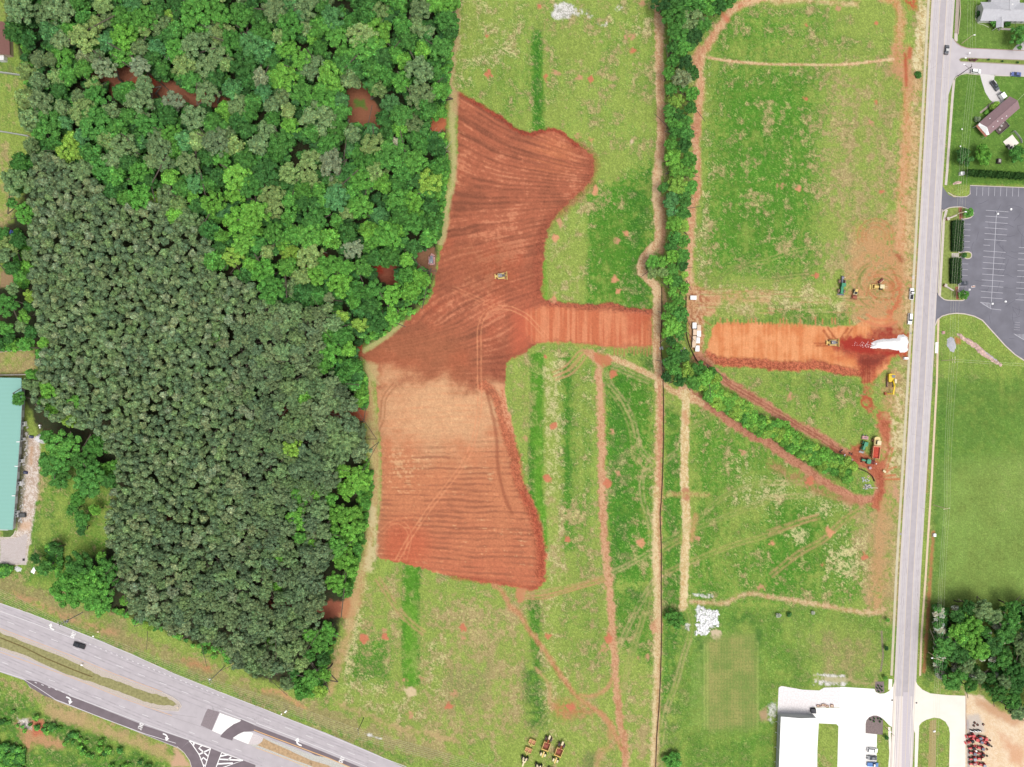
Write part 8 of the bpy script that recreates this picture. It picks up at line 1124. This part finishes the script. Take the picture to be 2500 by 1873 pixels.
for a, b, rz, lab in ((2325, 530, 22, 'low pale stone entrance wall at the north end of the long box hedge'), (2318, 704, -30, 'low stone entrance wall with a reddish end south of the short box hedge')): x, y = W(a, b, .6); t = empty('entrance_wall', x, y, R(rz), 0, lab, 'entrance wall'); MB().box(-2.2, 2.2, -.25, .25, 0, .8).build('wall', M_CONC, t); MB().box(-2.9, -2.0, -.6, .6, 0, 1.3).build('pillar', mat('rust_stone', C(200, 140, 112), .85, noise=.15), t); MB().box(-3.0, -1.9, -.7, .7, 1.3, 1.42).build('cap', M_CONC, t)
x, y = W(2333, 623, .4); t = empty('paved_gap', x, y, 0, 0, 'pale stone paving between the two box hedges', 'paving'); m_ = MB(); [m_.box(-1.6+i*.85, -.85+i*.85, -1+j*.7, -.4+j*.7, 0, .1) for i in range(4) for j in range(3)]; m_.build('stones', mat('pale_stone', C(222, 214, 202), .85, noise=.08), t); MB().box(-1.65, 1.75, -1.05, 1.05, 0, .07).build('mortar', mat('mortar', C(150, 146, 138), .9), t)
for a, b, lab, m, r in ((2374.5, 700, 'orange and white traffic cone behind the dark sedan', mat('cone_orange', C(226, 140, 104), .6), .3), (2368, 707, 'white traffic cone below the orange one in the car park', M_WROOF, .3), (2379, 699, 'orange barrel-like cone just right of the other orange cone', MATS['cone_orange'], .35)): x, y = W(a, b, .3); t = empty('traffic_cone', x, y, 0, 0, lab, 'traffic cone'); MB().box(-r*1.3, r*1.3, -r*1.3, r*1.3, 0, .05).build('base', M_WROOF, t); MB().tube((0, 0, .05), (0, 0, .75), r, r*.2, 12).build('cone', m, t)
def sign(px, py, lab, w_=.7, h=2.2, name='road_sign', m=None, rz=0): x, y = W(px, py, h); t = empty(name, x, y, R(rz), 0, lab, 'sign'); MB().box(-w_/2, w_/2, -.35, .25, h-.12, h-.02).build('sign_face', m or M_WROOF, t); MB().tube((0, 0, 0), (0, 0, h-.1), .05).build('post', M_CHR, t)
sign(697, 1738, 'white diamond road sign on the highway verge below the middle pole', 1.4, 2.4, rz=45); sign(687, 1744, 'slim white delineator beside the diamond road sign', .5, 1.4); sign(227, 1554, 'small white sign at the highway edge above the black pickup', .7, 2.2); sign(239, 1543, 'pinkish-white marker board up the verge from the small highway sign', .8, 1.6, m=M_BT); sign(199, 1624, 'white sign lying in the dry highway median', .9, 1.2); sign(2358, 141, 'white sign at the tip of the planted median', .7, 2.0); sign(2368, 129, 'white street sign on the north kerb of the side street', .8, 2.0); sign(433, 1728, 'small dark-backed sign on the nose of the highway median', .5, 2.0, m=M_BT)
sign(2349, 315, 'white marker on the lawn left of the brown-roofed house', .5, .8); sign(2345, 357, 'white marker on the lawn nearest the pair of garden trees', .5, .8)
# ---------------------------------------------------------------- poles, lamps and wires
M_POLE = mat('pole_grey', C(176, 174, 168), .8); M_DPOLE = mat('dark_pole', C(104, 100, 92), .8); M_WIRE = mat('wire', C(216, 218, 190), .6)
def pole(base, top_h, arm, lab, m=M_POLE, lamp=None, r=.17, arms=1, name='power_pole'):
    x, y = W(*base); t = empty(name, x, y, 0, 0, lab, 'utility pole' if 'power' in name else 'street lamp'); MB().tube((0, 0, 0), (0, 0, top_h), r*1.2, r*.75, 8).build('pole', m, t)
    if arm: a = R(arm); ca, sa = math.cos(a), math.sin(a); c = MB(); [c.tube((-1.4*ca, -1.4*sa, top_h-.5-k*1.6), (1.4*ca, 1.4*sa, top_h-.5-k*1.6), .1, n=6) for k in range(arms)]; c.build('crossarm', m, t); i_ = MB(); [i_.tube((d*ca, d*sa, top_h-.45), (d*ca, d*sa, top_h-.1), .09, n=6) for d in (-1.3, 0, 1.3)]; i_.build('insulator', M_WROOF, t)
    if lamp: lx, ly, lh = lamp; MB().tube((0, 0, lh), (lx, ly, lh+.5), .07, n=6).build('lamp_arm', m, t); MB().box(lx-.45, lx+.45, ly-.2, ly+.2, lh+.4, lh+.6).build('lamp_head', M_WROOF, t)
    return t
pole((202, 1495), 17, 112, 'tall grey power pole with transformers at the left of the highway', arms=3); MB().tube((.5, .3, 11), (.5, .3, 12.2), .35).tube((-.5, -.2, 11), (-.5, -.2, 12.2), .35).tube((.3, -.5, 11), (.3, -.5, 12.2), .3).build('transformer', M_CHR, bpy.data.objects['power_pole'])
pole((549, 1626), 17, 112, 'tall grey power pole between the wood and the highway, the middle one', arms=2, lamp=(-1.4, -1.0, 12)); pole((888, 1753), 12.5, 100, 'dark plain power pole furthest right along the highway', M_DPOLE)
pole((2316, 531), 9.5, 14, 'white power pole with a lamp in the north corner of the car park island', M_CREAM, lamp=(2.0, .4, 8.5)); pole((2299, 880.5), 10, 88, 'power pole on the lawn where lines turn east, below the gravel mound', M_CREAM, arms=2); pole((2279, 1233), 10, 12, 'slim white power pole beside the east sidewalk at mid road', M_CREAM); pole((2266, 1592), 9.5, -15, 'white power pole with a lamp beside the south-east copse', M_CREAM, lamp=(-3.2, .5, 7.8)); pole((2338, 186), 10, 80, 'power pole at the kerb corner south of the side street', M_DPOLE, lamp=(-2.5, 1.5, 8)); pole((2348, 106), 7, 0, 'street lamp pole on the corner lawn north of the side street', M_CREAM, lamp=(1.2, .3, 6.6), name='street_lamp')
for b_, h, lab in (((2434, 523), 9, 'car park lamp post with a round white head at the top of the bay line'), ((2421, 742), 9, 'car park lamp post with a round white head above the striped triangle')):
    x, y = W(*b_); t = empty('street_lamp', x, y, 0, 0, lab, 'street lamp'); MB().tube((0, 0, 0), (0, 0, .8), .45, n=12).build('base', M_WROOF, t); MB().tube((0, 0, .8), (0, 0, h), .035, .03, 6).build('pole', M_CHR, t); MB().tube((0, 0, h), (0, 0, h+.25), .5, .42, 14).build('lamp_head', M_WROOF, t)
for b_, h, rz, lab in (((2160, 1775), 8, 135, 'slim dark lamp post leaning over the large mulch bed'), ((2372, 1822), 6.5, 150, 'slim dark lamp post beside the strip of grass at the dirt lot')):
    x, y = W(*b_); t = empty('street_lamp', x, y, 0, 0, lab, 'street lamp'); c_, s_ = math.cos(R(rz)), math.sin(R(rz)); MB().tube((0, 0, 0), (0, 0, h), .09, .07, 6).build('pole', M_DPOLE, t); MB().tube((0, 0, h), (2.6*c_, 2.6*s_, h), .09, .07, 6).build('lamp_arm', M_DPOLE, t); MB().box(2.4*c_-.5, 2.4*c_+.3, 2.4*s_-.3, 2.4*s_+.3, h-.05, h+.12, R(rz)).build('lamp_head', M_WROOF, t)
def wire(pts, h, lab, r=.028, sag=1.2, name='power_line', m=None):
    P_ = [Vector((*W(a, b, hh), hh)) for (a, b), hh in zip(pts, h if isinstance(h, (list, tuple)) else [h]*len(pts))]; m_ = MB()
    for i in range(len(P_)-1):
        prev = P_[i]
        for k in range(1, 11): u = k/10; q = P_[i].lerp(P_[i+1], u); q.z -= sag*4*u*(1-u); m_.tube(prev, q, r, n=4); prev = q
    o = m_.build(name, m or M_WIRE); return tag(o, lab, 'power line')
HWY = [(-60, 1418), (142, 1523), (507, 1663), (874, 1788), (1260, 1900)]
for i, d in enumerate((-7, -2, 3, 8, 13, 18)): wire([(x+d*-.2, y+d*.9) for x, y in HWY], [15.5-i*.7]*5, ['northernmost', 'second', 'third', 'fourth', 'fifth', 'southernmost'][i]+' wire along the highway, counted from the wood side')
for i, d in enumerate((0, 7, 13, 22)): wire([(2366+d, -40), (2367+d*.8, 175), (2336+d*.9, 530), (2319+d*.9, 880), (2306+d*.6, 1240), (2287+d*.7, 1609), (2276+d*.6, 1910)], 9.2, ['westernmost', 'second', 'third', 'easternmost'][i]+' wire of the line beside the county road', .024)
for i, d in enumerate((0, 5)): wire([(2325, 877+d), (2560, 892+d)], 9, ['upper', 'lower'][i]+' wire running east to the right edge from the turning pole', .036)
wire([(2483, 247), (2540, 190)], [3.5, 7], 'service wire from the brown-roofed house towards the top right', .05, .3)
print('objects', len(bpy.data.objects))
